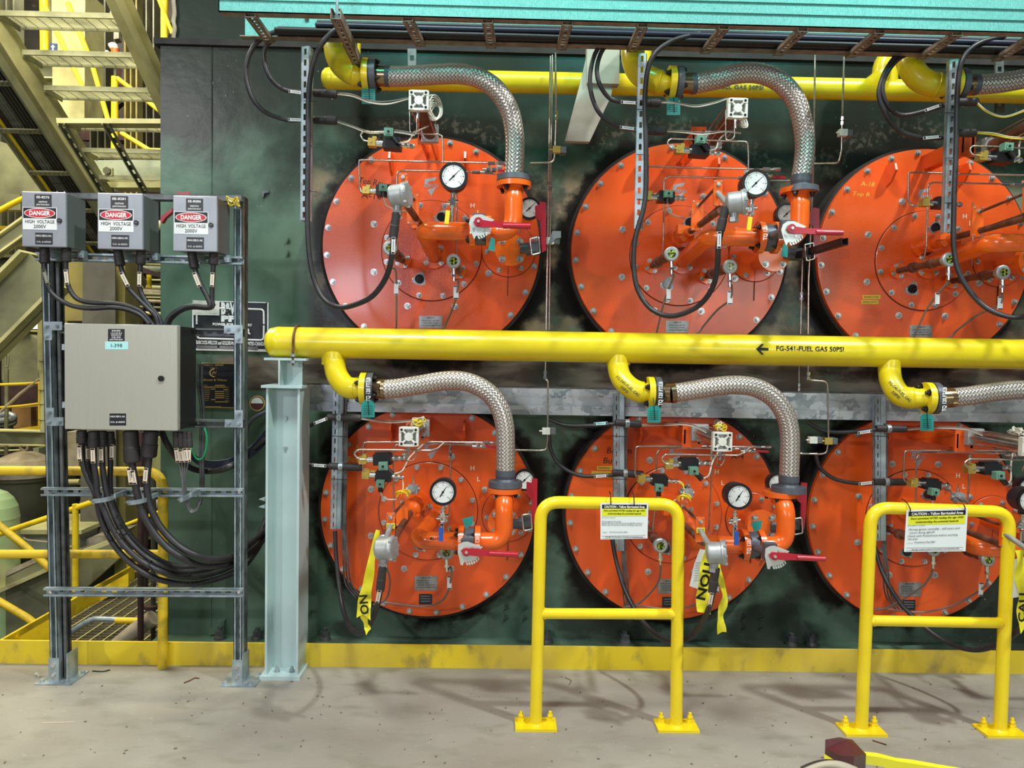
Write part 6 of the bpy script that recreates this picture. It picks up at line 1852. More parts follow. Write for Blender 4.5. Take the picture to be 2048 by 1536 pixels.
# yellow rag and brass bits on top of right post, red handle behind
g = thing('beam_clamp', 'yellow and steel clamp tied on top of the right rack post', 'clamp', W(0, 470, 405, 3.55))
q = W(0, 468, 405, 3.55)
part('strap', MB().tube(spline([q + V((.028 * math.cos(a * 2.3), -.01 + .02 * math.sin(a * 1.7), .022 * math.sin(a * 3.1))) for a in [k * .55 for k in range(14)]], 4), .004, 7), 'yellow_worn', g)
part('jaw', MB().box(q + V((.004, .01, -.004)), .034, .02, .016, [V((.9, 0, .4)), V((0, 1, 0)), V((-.4, 0, .9))]).hexn(q + V((.01, 0, -.01)), NY, .010, .012), 'galvanised', g)
part('screw', MB().tube([q + V((-.03, 0, .012)), q + V((.03, 0, -.02))], .005, 8), 'chrome', g)
g = thing('red_handle', 'red painted handle sticking out between the grey boxes', 'handle', W(0, 330, 430, 4.0))
part('lever', MB().slab(PT(2, 3.95, (1238, 240), (1322, 178), (1322, 205), (1270, 250), (1242, 292), (1230, 285)), .03), 'red_handle', g)
part('rag', MB().slab(PT(2, 3.95, (1350, 45), (1400, 60), (1440, 48), (1465, 72), (1420, 78), (1372, 74)), .03), 'red_handle', g)

# ---------------------------------------------------------------- signs on the casing
Ys = 4.185
sg = thing('maker_sign', 'large black and white boiler maker sign half hidden behind the rack post', 'sign', W(15, 480, 660, Ys))
bd = part('board', MB().slab(PT(15, Ys, (25, 62), (928, 85), (925, 672), (28, 652)), .01), 'label_white', sg)
part('black_panel', MB().slab(PT(15, Ys - .001, (40, 72), (912, 96), (910, 640), (44, 626)), .001), 'label_black', sg)
def frame_line(pts, w, mt='label_white'):
    part('border_line', MB().tube(fillet(PT(15, Ys - .002, *pts), .02, 5), m(w / 5.908, Ys) / 2, 6), mt, sg)
frame_line([(80, 345), (80, 150), (420, 158)], 22)
frame_line([(600, 162), (870, 172), (872, 345)], 24)
frame_line([(88, 455), (90, 512), (870, 535), (872, 360)], 24)
def st(s, x, y, h, w, bold=.05, mt='label_white', shear=0):
    part('lettering', text_mb(s, W(15, x, y, Ys - .003), m(h / 5.908, Ys), (W(15, 600, 85, Ys) - W(15, 100, 72, Ys)).normalized(), NZ, bold=bold, width=m(w / 5.908, Ys), shear=shear), mt, sg)
st('B&W', 470, 160, 124, 210, .06)
st('PFI', 470, 280, 62, 200, .07)
st('POWER FOR INDUSTRY', 500, 350, 28, 460, .04)
st('BOILER', 570, 425, 58, 280, .07)
st('BABCOCK-WILCOX and GOLDIE-McCULLOCH LIMITED-CANADA', 480, 568, 42, 800, .03)
for (a0, b0) in ((78, 322), (348, 560), (600, 800)):
    part('type_plate', MB().slab(PT(15, Ys - .002, (a0, 592 + a0 * .02), (b0, 594 + b0 * .02), (b0, 632 + b0 * .02), (a0, 630 + a0 * .02)), .001), 'plate_metal', sg)
for i, (px, py) in enumerate(((38, 74), (905, 90), (80, 320), (868, 335))):
    part('rivet', MB().ball(W(15, px, py, Ys - .002), .006, 8), 'plate_metal', sg)
g = thing('brushed_plate', 'small brushed metal plate overlapping the corner of the big maker sign', 'plate', W(15, 200, 240, Ys - .006))
part('sheet', MB().slab(PT(15, Ys - .007, (36, 62), (350, 72), (348, 242), (40, 236)), .002), 'cylinder_white', g)
for k in range(3):
    part('text_line', MB().slab(PT(15, Ys - .0078, (70, 212 - k * 50), (150, 214 - k * 50), (150, 217 - k * 50), (70, 215 - k * 50)), .0004).slab(PT(15, Ys - .0078, (225, 216 - k * 50), (315, 218 - k * 50), (315, 221 - k * 50), (225, 219 - k * 50)), .0004), 'grey_print', g)
g = thing('data_plaque', 'dark plaque with gold lettering behind the rack post', 'plaque', W(15, 330, 1330, Ys))
part('board', MB().slab(PT(15, Ys, (140, 798), (525, 805), (525, 1338), (145, 1330)), .006), 'gold_print', g)
part('panel', MB().slab(PT(15, Ys - .001, (148, 808), (516, 815), (516, 1326), (152, 1320)), .001), 'label_black', g)
def gt(s, x, y, h, w):
    part('lettering', text_mb(s, W(15, x, y, Ys - .002), m(h / 5.908, Ys), bold=.02, width=m(w / 5.908, Ys)), 'gold_print', g)
gt('Babcock & Wilcox', 285, 1002, 26, 300); gt('CRN SERIAL NO.', 215, 828, 12, 120); gt('BY ORDER OF', 280, 862, 9, 80)
part('emblem', MB().ring(W(15, 285, 920, Ys - .002), W(15, 285, 920, Ys - .001), .026, .019, 28).tube(PT(15, Ys - .002, (262, 940), (282, 905), (300, 935), (310, 900)), .003, 6), 'gold_print', g)
for (xa, xb, y) in ((295, 395, 828), (295, 410, 1068), (155, 430, 1088), (250, 300, 1112), (395, 445, 1118), (295, 405, 1140), (295, 405, 1165), (295, 405, 1190), (295, 405, 1214), (250, 300, 1236), (295, 445, 1262), (180, 370, 1322)):
    part('printed_field', MB().slab(PT(15, Ys - .0018, (xa, y - 6), (xb, y - 6), (xb, y + 6), (xa, y + 6)), .0004), 'gold_print', g)
for k in range(9):
    y = 1068 + k * 22
    part('text_line', MB().slab(PT(15, Ys - .0018, (160, y - 3), (205 + (k * 37) % 40, y - 3), (205 + (k * 37) % 40, y + 2), (160, y + 2)), .0004).slab(PT(15, Ys - .0018, (415, y + 20), (460, y + 20), (460, y + 25), (415, y + 25)), .0004), 'gold_print', g)
g = thing('dial_thermometer', 'small round dial with rusty face on the casing behind the rack', 'gauge', W(15, 793, 1345, Ys))
q = W(15, 793, 1280, 4.12)
part('case', MB().lathe(q, V((0, 1, 0)), [(0, .045), (.015, .045), (.02, .03), (.07, .01)], 28), 'gold_print', g)
part('dial', MB().cyl(q - V((0, .002, 0)), q + V((0, .002, 0)), .038, n=28), 'brick_red', g)
part('dial_scale', MB().add([q + V((math.cos(a) * .034, -.003, math.sin(a) * .034)) for a in [math.pi * j / 12 for j in range(13)]], [tuple(range(13))]), 'dial_face', g)
# ================================================================ yellow barriers with caution signs
def barrier(lab, pts, Y, rail, feet, grp='yellow tubular barriers'):
    base = W(0, *feet[0], Y)
    g = thing('barrier', lab, 'barrier', V((base.x, Y, 0)), grp)
    r = m(25, Y) / 2
    P = PT(0, Y, *pts)
    P[0].z = .01; P[-1].z = .01
    zt_ = (P[1].z + P[2].z) / 2
    part('hoop', MB().tube(fillet(P, .085, 8), r, 28), 'yellow_rail_paint', g)
    a, b_ = PT(0, Y, *rail)
    part('mid_rail', MB().tube([a, b_], r * .86, 24), 'yellow_rail_paint', g)
    for (p, rr) in ((a, 1), (b_, -1)):
        part('weld_bead', MB().ring(p + V((.000 * rr, 0, 0)) + V((rr * r * .9, 0, 0)), p + V((rr * (r * .9 + .006), 0, 0)), r * .95, r * .8, 20), 'yellow_rail_paint', g)
    for q in (P[0], P[-1]):
        fp = part('foot_plate', MB().bb(q.x - .095, q.x + .095, Y - .055, Y + .055, 0, .012), 'yellow_rail_paint', g)
        part('foot_weld', MB().cyl(V((q.x, Y, .012)), V((q.x, Y, .02)), r * 1.25, r * 1.02, n=24), 'yellow_rail_paint', g)
        for dx, dy in ((-.068, -.0), (.068, .0)):
            s_ = V((q.x + dx, Y + dy + .015, .012))
            part('anchor_bolt', MB().cyl(s_, s_ + V((0, 0, .004)), .020, n=16).hexn(s_ + V((0, 0, .004)), NZ, .016, .016).cyl(s_, s_ + V((0, 0, .048)), .008, n=10).hexn(s_ + V((0, 0, .024)), NZ, .013, .010), 'yellow_rail_paint', g)
    return g
barrier('yellow tubular barrier in front of the middle lower burner', [(1071, 1460), (1082, 1004), (1357, 1009), (1352, 1464)], 3.22, [(1078, 1227), (1354, 1228)], [(1071, 1460)])
barrier('yellow tubular barrier farther from the junction boxes', [(1722, 1472), (1742, 1015), (2019, 1024), (1999, 1478)], 3.20, [(1735, 1241), (2010, 1246)], [(1722, 1472)])

def sign(lab, z, A, B, C, D, Y, lines, holes=False):
    a, b_, c, d = [W(z, p[0], p[1], Y) for p in (A, B, C, D)]
    g = thing('caution_sign', lab, 'sign', (c + d) / 2, 'laminated caution signs')
    right, up = (b_ - a), (a - d)
    def P(u, v, off=0.0):
        t = a + (b_ - a) * u + ((d + (c - d) * u) - (a + (b_ - a) * u)) * v
        return t - V((0, off, 0))
    def quad(u0, v0, u1, v1, off, mt, nm, th=.0005, par=None):
        return part(nm, MB().slab([P(u0, v0, off), P(u1, v0, off), P(u1, v1, off), P(u0, v1, off)], th), mt, par or g)
    part('laminate', MB().slab([P(0, 0), P(1, 0), P(1, 1), P(0, 1)], .002), 'paper', g)
    hd = quad(.035, .045, .965, .155, .001, 'black_print', 'header_band')
    yl = quad(.035, .155, .965, .36, .001, 'sign_yellow', 'yellow_band')
    H = (a - d).length
    Wd = (b_ - a).length
    ru, uu = right.normalized(), up.normalized()
    def tt(s, u, v, h, w, mt='black_print', par=g, shear=0.0, bold=.02):
        part('lettering', text_mb(s, P(u, v, .0018), h * H, ru, uu, bold=bold, width=w * Wd, shear=shear), mt, par)
    tt('CAUTION \u2013 Yellow Barricaded Area', .5, .10, .062, .84, 'white_print', hd, 0, .03)
    tt('Entry permitted AFTER reading this sign AND', .5, .205, .042, .86, 'black_print', yl, .25, .02)
    tt('understanding the potential hazards', .5, .288, .042, .70, 'black_print', yl, .25, .02)
    for (s, u, v, h, w, sh) in lines:
        tt(s, u, v, h, w, 'black_print', g, sh, .0)
    for v in (.905, .965):
        quad(.035, v, .955, v + .004, .001, 'black_print', 'rule_line')
    tt('This sign must be posted on all entries to the hazardous area', .5, .936, .028, .78)
    for u in (((.215, .70)) if not holes else ((.05, .94))):
        p = P(u, .045 if not holes else .07, .003)
        tp = V((p.x + (-.006 if holes else -.002), 3.20, p.z + .045))
        part('cable_tie', MB().tube(spline([p, p + V((-.002, -.004, .02)), V((tp.x, 3.19 - .008, tp.z)), V((tp.x, 3.22, tp.z + .008))], 4), .0024, 6), 'black_plastic', g)
    return g
sign('printed caution sign on the barrier in front of the middle burner', 18, (165, 245), (1640, 250), (1612, 1335), (168, 1368), 3.185,
     [('Description of hazard', .17, .40, .024, .28, 0), ('Moving Igniter Assembly', .23, .505, .036, .40, 0), ('Igniter will insert and retract during lightoff conditions', .46, .555, .036, .85, 0), ('Check with Powerhouse before working in this area', .45, .605, .036, .83, 0), ('Contact', .09, .80, .03, .10, 0), ('Powerhouse Dwy: 8362', .38, .80, .036, .38, 0)])
sign('handwritten caution sign hanging crooked on the farther barrier', 19, (170, 255), (1740, 205), (1678, 1312), (105, 1328), 3.165,
     [('Description of hazard', .17, .375, .024, .28, 0), ('Moving igniter assembly , will insert and', .46, .46, .045, .84, .3), ('retract during lightoff', .26, .54, .045, .42, .3), ('Check with Powerhouse before working', .44, .615, .045, .82, .3), ('this area', .12, .69, .045, .15, .3), ('Contact', .08, .79, .022, .10, 0), ('Powerhouse Dwy 8362', .32, .77, .045, .34, .3)], True)

# ---------------------------------------------------------------- foreground cap, rope and tape
Yk = 1.95
g = thing('bollard_cap', 'dark maroon rubber post cap poking in at the bottom edge', 'bollard', W(14, 640, 1536, Yk + .03))
f = lambda x, y, Y: W(14, x, y, Y)
top = [f(507, 1348, Yk), f(600, 1328, Yk + .10), f(690, 1345, Yk + .10), f(780, 1440, Yk), f(600, 1400, Yk - .06)]
bot = [f(503, 1650, Yk), f(600, 1640, Yk + .1), f(690, 1640, Yk + .1), f(778, 1660, Yk), f(600, 1680, Yk - .06)]
for p in bot:
    p.z = top[3].z - .17
apex = f(655, 1345, Yk + .02)
mb = MB()
o = [f(507, 1345, Yk), f(507, 1400, Yk - .02), f(600, 1452, Yk - .08), f(700, 1458, Yk - .06), f(782, 1442, Yk), f(690, 1345, Yk + .08), f(600, 1328, Yk + .10)]
lo = [V((p.x, p.y, top[3].z - .3)) for p in o]
n = len(o)
mb.add(o + [apex], [(i, n, (i + 1) % n)[::-1] for i in range(n)])
mb.add(o + lo, [(i, (i + 1) % n, n + (i + 1) % n, n + i)[::-1] for i in range(n)])
cp = part('cap', mb, 'maroon_rubber', g)
post_ = part('post', MB().cyl(V((apex.x, apex.y, 0)), V((apex.x, apex.y, top[3].z - .2)), .05, n=20), 'maroon_rubber', g)
g = thing('caution_ribbon', 'yellow caution tape running low from the maroon post cap', 'tape', W(14, 1000, 1500, Yk))
A = PT(14, Yk - .085, (500, 1440), (560, 1478), (600, 1540, Yk - .10))
mb = MB()
vs = []
for p in A:
    vs += [p, p - V((0, .004, .035))]
mb.add(vs, [(0, 1, 3, 2), (2, 3, 5, 4)])
part('wrap', mb, 'caution_tape', g)
vs = []
for i, (x, y) in enumerate(((780, 1450), (880, 1465), (1000, 1492), (1120, 1510), (1300, 1538), (1600, 1590))):
    p = W(14, x, y, Yk + i * .03)
    vs += [p, p + V((0, .016 + .004 * (i % 2), .002)), p - V((0, .0, .026))]
part('ribbon', MB().add(vs, [f_ for i in range(5) for f_ in ((3 * i, 3 * i + 1, 3 * i + 4, 3 * i + 3), (3 * i + 2, 3 * i, 3 * i + 3, 3 * i + 5))]), 'caution_tape', g)
g = thing('rope_coil', 'frayed beige twisted rope end at the bottom edge', 'rope', W(14, 520, 1560, 1.75))
dark_groove_core = [W(14, 360 + k * 26, 1572 - 54 * math.sin(math.pi * (k + .5) / 14), 1.75) for k in range(14)]
part('dark_groove_core', MB().tube(spline(dark_groove_core, 3), .014, 12), 'boot_rubber', g)  # dark tube put in to darken the grooves between strands
for k in range(34):
    x0 = 350 + k * 10.5
    y0 = 1572 - 54 * math.sin(math.pi * (k + .5) / 35)
    part('strand', MB().tube(spline(PT(14, 1.75, (x0 - 8, y0 + 38, 1.745), (x0 - 2, y0 + 8, 1.728), (x0 + 10, y0 - 16, 1.735), (x0 + 22, y0 - 24, 1.75)), 4), .0040, 7), 'rope', g)

# ---------------------------------------------------------------- litter on the concrete
rnd = random.Random(3)
g = None
mb = MB()
for i in range(150):
    px, py = rnd.uniform(0, 2048), rnd.uniform(1352, 1536)
    d = _f + RR * ((px - 1024.0) / F) + UU * ((768.0 - py) / F)
    t = -1.7 / d.z
    q = EYE + d * t
    q.z = .001
    if q.y > 3.79:
        continue
    s_ = rnd.uniform(.002, .006)
    mb.box(q + V((0, 0, s_ * .3)), s_ * rnd.uniform(1, 2.6), s_, s_ * .6, [V((math.cos(i), math.sin(i), 0)), V((-math.sin(i), math.cos(i), 0)), V((0, 0, 1))])
solo('floor_grit', mb, 'concrete_bit', 'scattered grit and chips on the concrete floor', 'debris', kind='stuff')
def onfloor(px, py):
    d = _f + RR * ((px - 1024.0) / F) + UU * ((768.0 - py) / F)
    q = EYE + d * (-1.7 / d.z)
    q.z = 0.0
    return q
def twig(lab, pts, r, mt):
    P = [onfloor(*p) + V((0, 0, r + .0005)) for p in pts]
    solo('twig', MB().tube(spline(P, 4), r, 6), mt, lab, 'debris', 'small bits of wire and straw on the floor')
twig('curled dark wire scrap on the floor between the rack posts', [(368, 1367), (380, 1362), (390, 1357), (398, 1358)], .003, 'bronze_rust')
twig('long thin dark sliver on the floor beside the left post', [(185, 1343), (205, 1344), (220, 1341)], .003, 'black_plastic')
twig('thin straw on the floor near the first barrier', [(1130, 1356), (1142, 1362), (1138, 1370)], .002, 'concrete_bit')
twig('pale thin straw lying in the middle of the floor', [(85, 1447), (115, 1446), (150, 1445)], .0015, 'label_cream')
twig('dark sliver lying in front of the farther barrier foot', [(1745, 1482), (1773, 1491)], .003, 'bronze_rust')
q = onfloor(82, 1352)
g = thing('plastic_scrap', 'crumpled clear plastic scrap on the floor beside the left post', 'scrap', q)
mb = MB()
for k in range(9):
    c = q + V((rnd.uniform(-.02, .02), rnd.uniform(-.01, .01), rnd.uniform(.006, .018)))
    mb.add([c, c + V((rnd.uniform(-.02, .02), .01, rnd.uniform(-.006, .015))), c + V((rnd.uniform(-.02, .02), -.01, rnd.uniform(-.006, .015)))], [(0, 1, 2)])
part('film', mb, 'cylinder_white', g)
mat('yellow_olive', (150, 138, 76), 0.6, 0, (116, 106, 60), 3, 0.4, 0.7)
mat('column_grey', (112, 108, 96), 0.6, 0, (96, 92, 80), 4, 0.4, 0.7)
# ================================================================ the hall beyond, left of the casing
solo('wall_far', MB().bb(-16, 1.0, 14.0, 14.2, -4, 10), 'far_dim', 'dim cluttered far wall of the boiler hall', kind='structure', loc=(0, 0, 0))
solo('floor_below', MB().bb(-16, -0.2, 4.3, 14.0, -3.1, -3.0), 'olive_dark', 'dark floor of the lower level', kind='structure', loc=(0, 0, 0))
solo('ceiling', MB().bb(-16, 7, 4.8, 14.0, 9.0, 9.1), 'far_dim', 'dark roof over the hall', kind='structure', loc=(0, 0, 0))

def bslab(name, lab, cat, z, pol, Y, d, mt, grp=None):
    return solo(name, MB().slab(PT(z, Y, *pol), d), mt, lab, cat, grp)
def btube(name, lab, cat, z, pts, Y, wpx, mt, grp=None, fr=.1, n=14):
    P = PT(z, Y, *pts)
    return solo(name, MB().tube(fillet(P, fr, 5) if len(P) > 2 else P, m(wpx / FR[z][2], Y) / 2, n), mt, lab, cat, grp)
def ibeam(name, lab, cat, p0, p1, h, w, mt, t=.02, up=V((0, 0, 1)), grp=None, wm='olive_steel'):
    # I beam between world points; web in the plane of up
    g = thing(name, lab, cat, (V(p0) + V(p1)) / 2, grp)
    p0, p1 = V(p0), V(p1)
    ax = (p1 - p0).normalized()
    u = (up - ax * up.dot(ax)).normalized()
    s_ = ax.cross(u)
    L = (p1 - p0).length
    c = (p0 + p1) / 2
    part('web', MB().box(c, L, t * .7, h, [ax, s_, u]), wm, g)
    for k in (-1, 1):
        part('flange', MB().box(c + u * (k * (h / 2 - t / 2)), L, w, t, [ax, s_, u]), mt, g)
    return g

# --- overhead stair climbing toward the viewer
run = V((0, .30, -.20))
XL, XR = -4.30, -3.26
T1 = V((0, 6.2, 4.56))
st_g = thing('steel_stair', 'overhead cream steel stair with open grating treads seen from below', 'stair', V(((XL + XR) / 2, 7.4, 3.7)))
for (xx, nm) in ((XL - .02, 'stringer'), (XR + .02, 'stringer')):
    a, b_ = T1 - run * 6 + V((xx, 0, -.06)), T1 + run * 6.2 + V((xx, 0, -.06))
    ax = (b_ - a).normalized()
    u = V((1, 0, 0)).cross(ax)
    u = u if u.z > 0 else -u
    L, c = (b_ - a).length, (a + b_) / 2
    sgn = -1 if xx < -4 else 1
    mb = MB().box(c, L, .012, .26, [ax, V((1, 0, 0)), u])
    for k in (-1, 1):
        mb.box(c + u * (k * .125) + V((sgn * .035, 0, 0)), L, .08, .014, [ax, V((1, 0, 0)), u])
    part(nm, mb, 'cream_steel', st_g)
for i in range(-5, 6):
    o = T1 + run * i
    tr = part('tread', MB().bb(XL, XR, o.y - .005, o.y + .012, o.z - .045, o.z).bb(XL, XR, o.y + .262, o.y + .27, o.z - .04, o.z - .002).bb(XL, XL + .008, o.y, o.y + .27, o.z - .06, o.z - .002).bb(XR - .008, XR, o.y, o.y + .27, o.z - .06, o.z - .002), 'grating_grey', st_g)
    mb = MB()
    for k in range(9):
        mb.bb(XL, XR, o.y + .03 + k * .027, o.y + .033 + k * .027, o.z - .018, o.z - .002)
    for k in range(10):
        x = XL + .05 + k * .104
        mb.bb(x, x + .006, o.y, o.y + .26, o.z - .012, o.z - .006)
    part('grating', mb, 'grating_grey', tr, kind='stuff')
# --- cable tray under the stair
tg = thing('sloping_cable_tray', 'dark ladder tray full of cables running under the overhead stair', 'cable tray', V((-4.52, 7.1, 3.4)))
q0, q1 = V((-4.50, 4.9, 5.02)), V((-4.50, 8.7, 2.50))
ax = (q1 - q0).normalized()
u = V((1, 0, 0)).cross(ax); u = u if u.z > 0 else -u
for dx in (-.20, .20):
    part('side_rail', MB().box((q0 + q1) / 2 + V((dx, 0, 0)), (q1 - q0).length, .02, .1, [ax, V((1, 0, 0)), u]), 'olive_steel', tg)
for k in range(9):
    c = q0 + (q1 - q0) * ((k + .5) / 9) - u * .04
    mb = MB(); strut(mb, c - V((.2, 0, 0)), c + V((.2, 0, 0)), u, .045, .02, True, .003, .04, .02)
    part('rung', mb, 'olive_steel', tg)
for k in range(11):
    x = -.165 + k * .033
    c = 'yellow_wire' if k == 0 else ('galvanised_dark' if 2 < k < 6 else 'black_cable')
    solo('tray_cable', MB().tube([q0 + V((x, 0, 0)) + u * (.0), q1 + V((x, 0, 0)) + u * .0], .013, 8), c, ('amber cable at the outer edge of the sloping tray under the stair' if k == 0 else ('grey cable in the middle of the sloping tray' if 2 < k < 6 else 'black cable in the sloping tray under the stair')), 'cable', 'cables in the sloping tray')

# --- braces and planks below the stair
bslab('plank_beam', 'cream steel beam crossing just under the fourth stair tread', 'beam', 1, ((430, 905), (1290, 912), (1290, 948), (435, 945)), 5.7, .12, 'cream_steel')
for (a, b_, lab) in (((805, 940), (1125, 1490), 'slotted strut brace slanting down toward the middle grey box'), ((468, 945), (800, 1490), 'slotted strut brace slanting down toward the first grey box')):
    mb = MB(); strut(mb, W(1, a[0], a[1], 5.7), W(1, b_[0], b_[1], 6.3), (.2, -1, 0), .05, .045, True, .003, .09, .04)
    solo('slotted_brace', mb, 'olive_steel', lab, 'brace', 'slotted strut braces below the stair')
bslab('edge_beam', 'olive edge beam of the landing behind the small grey boxes', 'beam', 1, ((690, 1230), (1290, 1225), (1290, 1385), (820, 1385)), 7.9, .2, 'green_grey_steel')
bslab('edge_beam', 'lower pale beam behind the small grey boxes', 'beam', 1, ((820, 1395), (1290, 1400), (1290, 1440), (850, 1440)), 7.7, .2, 'cream_steel')
g = thing('stair_bolt_plate', 'cream bolted end plate under the lowest visible stair tread', 'plate', W(1, 835, 1330, 7.5))
part('plate', MB().slab(PT(1, 7.5, (805, 1290), (862, 1290), (862, 1350), (805, 1350)), .03), 'cream_steel', g)
part('bolt', MB().hexn(W(1, 828, 1315, 7.5), NY, .04, .03), 'olive_steel', g)
bslab('gusset_plate', 'broad olive plate at the picture edge beside the sloping tray', 'plate', 22, ((-700, -60), (130, 215), (345, 480), (330, 520), (-700, 520)), 8.6, .15, 'olive_steel')
bslab('gusset_plate', 'second olive plate lower down at the picture edge', 'plate', 22, ((-700, 455), (130, 520), (135, 620), (-700, 620)), 8.4, .1, 'olive_steel')
# cream column with the blue sign
bslab('steel_column', 'pale yellow column behind the overhead stair', 'column', 1, ((395, -80), (655, -80), (648, 905), (405, 905)), 9.6, .45, 'cream_steel')
sg = thing('pipe_sign', 'small blue vertical arrow sign on the yellow post behind the stair', 'sign', W(1, 405, 450, 9.0))
part('board', MB().slab(PT(1, 9.0, (378, 330), (438, 335), (438, 452), (378, 448)), .01), 'navy_sign', sg)
part('arrow', MB().slab(PT(1, 8.995, (406, 342), (422, 362), (411, 362), (411, 392), (400, 392), (400, 362), (390, 362)), .004), 'white_print', sg)
part('lettering', text_mb('BO', W(1, 407, 425, 8.99), m(34 / 3.84, 9), V((0, 0, -1)), V((1, 0, 0)), bold=.04), 'white_print', sg)

YG_ = 'yellow rails behind the overhead stair'
for i, (pts, w_, Y, lab) in enumerate([
    ([(338, -60), (345, 440)], 62, 9.1, 'thick yellow post behind the top stair treads'),
    ([(340, 40), (640, 680)], 34, 8.9, 'yellow sloping rail nearest the cream stringer'),
    ([(520, 20), (700, 470), (830, 920)], 36, 8.8, 'yellow sloping rail crossing the cream column'),
    ([(882, 590), (880, 1180)], 50, 9.2, 'yellow upright behind the third and fourth stair treads'),
    ([(900, 600), (1110, 760), (1260, 880)], 34, 9.0, 'yellow rail slanting down toward the green casing'),
    ([(930, 1020), (1200, 1185)], 34, 8.9, 'short yellow rail slanting down above the middle grey box'),
    ([(1100, 1152), (1300, 1158)], 34, 9.2, 'level yellow rail beside the casing edge'),
    ([(1262, -60), (1262, 330)], 52, 8.2, 'yellow upright touching the casing top corner'),
    ([(1205, -40), (1325, 260)], 28, 8.0, 'thin yellow rail crossing the upright at the casing corner')]):
    btube('yellow_rail', lab, 'rail', 1, pts, Y, w_, 'yellow_far', YG_)
btube('white_pipe', 'short white pipe hanging behind the top stair tread', 'pipe', 1, [(870, -40), (870, 170)], 8.8, 42, 'cylinder_white')
g = thing('pipe_fitting', 'white and orange pipe fitting glinting behind the stair', 'fitting', W(1, 880, 460, 8.8))
part('elbow', MB().tube(spline(PT(1, 8.8, (845, 358), (875, 350), (885, 380), (885, 460)), 4), m(46 / 3.84, 8.8) / 2, 12), 'cylinder_white', g)
part('band', MB().tube(PT(1, 8.78, (885, 375), (885, 410)), m(54 / 3.84, 8.8) / 2, 12), 'orange_pipe_paint', g)
part('branch', MB().tube(PT(1, 8.8, (815, 395), (890, 455)), m(26 / 3.84, 8.8) / 2, 10), 'cylinder_white', g)
# dim beams and machinery deep behind
rnd = random.Random(11)
for i in range(26):
    x0, y0 = rnd.uniform(640, 1240), rnd.uniform(0, 1200)
    L = rnd.uniform(120, 420); a = rnd.choice([-.7, -.5, .5, .7, 0, 0, 1.57])
    p, q = W(1, x0, y0, 12.5 + rnd.random()), W(1, x0 + L * math.cos(a), y0 + L * math.sin(a), 12.5)
    solo('roof_brace', MB().bar(p, q, rnd.uniform(.08, .22), .1), rnd.choice(['olive_dark', 'rust_pipe', 'olive_dark', 'far_dim', 'olive_steel']), 'dim steel brace deep in the hall behind the overhead stair', 'brace', 'dim braces deep in the hall')

# --- middle zone: column, diagonal beams, platforms
bslab('square_column', 'grey square column behind the strut rack', 'column', 0, ((166, 508), (230, 508), (232, 1076), (160, 1076)), 7.2, .02, 'column_grey')
bslab('column_cover', 'olive side plate of the grey column behind the rack', 'column', 0, ((229, 508), (250, 508), (251, 1180), (229, 1180)), 7.4, .3, 'yellow_olive')
bslab('column_cover', 'yellowish panel left of the grey column behind the rack', 'panel', 22, ((388, 940), (552, 940), (548, 1345), (392, 1345)), 7.9, .1, 'yellow_olive')
p0, p1 = W(22, -560, 1875, 6.2), W(22, 300, 1010, 6.2)
ibeam('diagonal_beam', 'large cream diagonal I-beam rising behind the left rack post', 'beam', p0, p1, .44, .22, 'cream_steel', .03, V((-.7, 0, .7)))
p0, p1 = W(22, -700, 1349, 7.0), W(22, 240, 681, 7.0)
ibeam('diagonal_beam', 'thinner cream diagonal beam at the picture edge behind the first grey box', 'beam', p0, p1, .16, .1, 'cream_steel', .02, V((-.6, 0, .8)))
btube('yellow_rail', 'yellow diagonal rail at the picture edge beside the first grey box', 'rail', 22, [(-500, 900), (60, 590), (200, 520)], 7.4, 34, 'yellow_far', 'yellow rails behind the rack')
for i, (x0, x1, y, h, mt, lab) in enumerate([(-900, 140, 735, 22, 'yellow_far', 'upper yellow platform edge at the picture edge'), (-900, 140, 822, 22, 'yellow_far', 'lower yellow platform edge at the picture edge'), (-900, 275, 920, 18, 'olive_steel', 'olive platform edge behind the left rack post'), (-900, 270, 948, 16, 'olive_dark', 'dark platform beam behind the left rack post'),
     (-900, 270, 1020, 22, 'grating_grey', 'grey grating edge behind the left rack post'), (-900, 290, 1108, 10, 'olive_steel', 'thin olive ledge behind the diagonal beam'), (100, 290, 1325, 36, 'cream_steel', 'cream pipe like beam above the olive panel')]):
    bslab('platform_edge', lab, 'beam', 22, ((x0, y - h / 2), (x1, y - h / 2), (x1, y + h / 2), (x0, y + h / 2)), 8.6 + i * .1, .3, mt, 'platform edges behind the rack')
mb = MB()
for k in range(14):
    mb.add([], [])
for k in range(30):
    a = W(22, -30 + k * 6, 748, 9.0); b_ = W(22, -10 + k * 6, 812, 9.0)
    if k < 28:
        mb.bar(a, b_, .012, .012)
solo('mesh_panel', mb, 'olive_steel', 'dark expanded mesh between the yellow platform edges', 'mesh', kind='stuff')
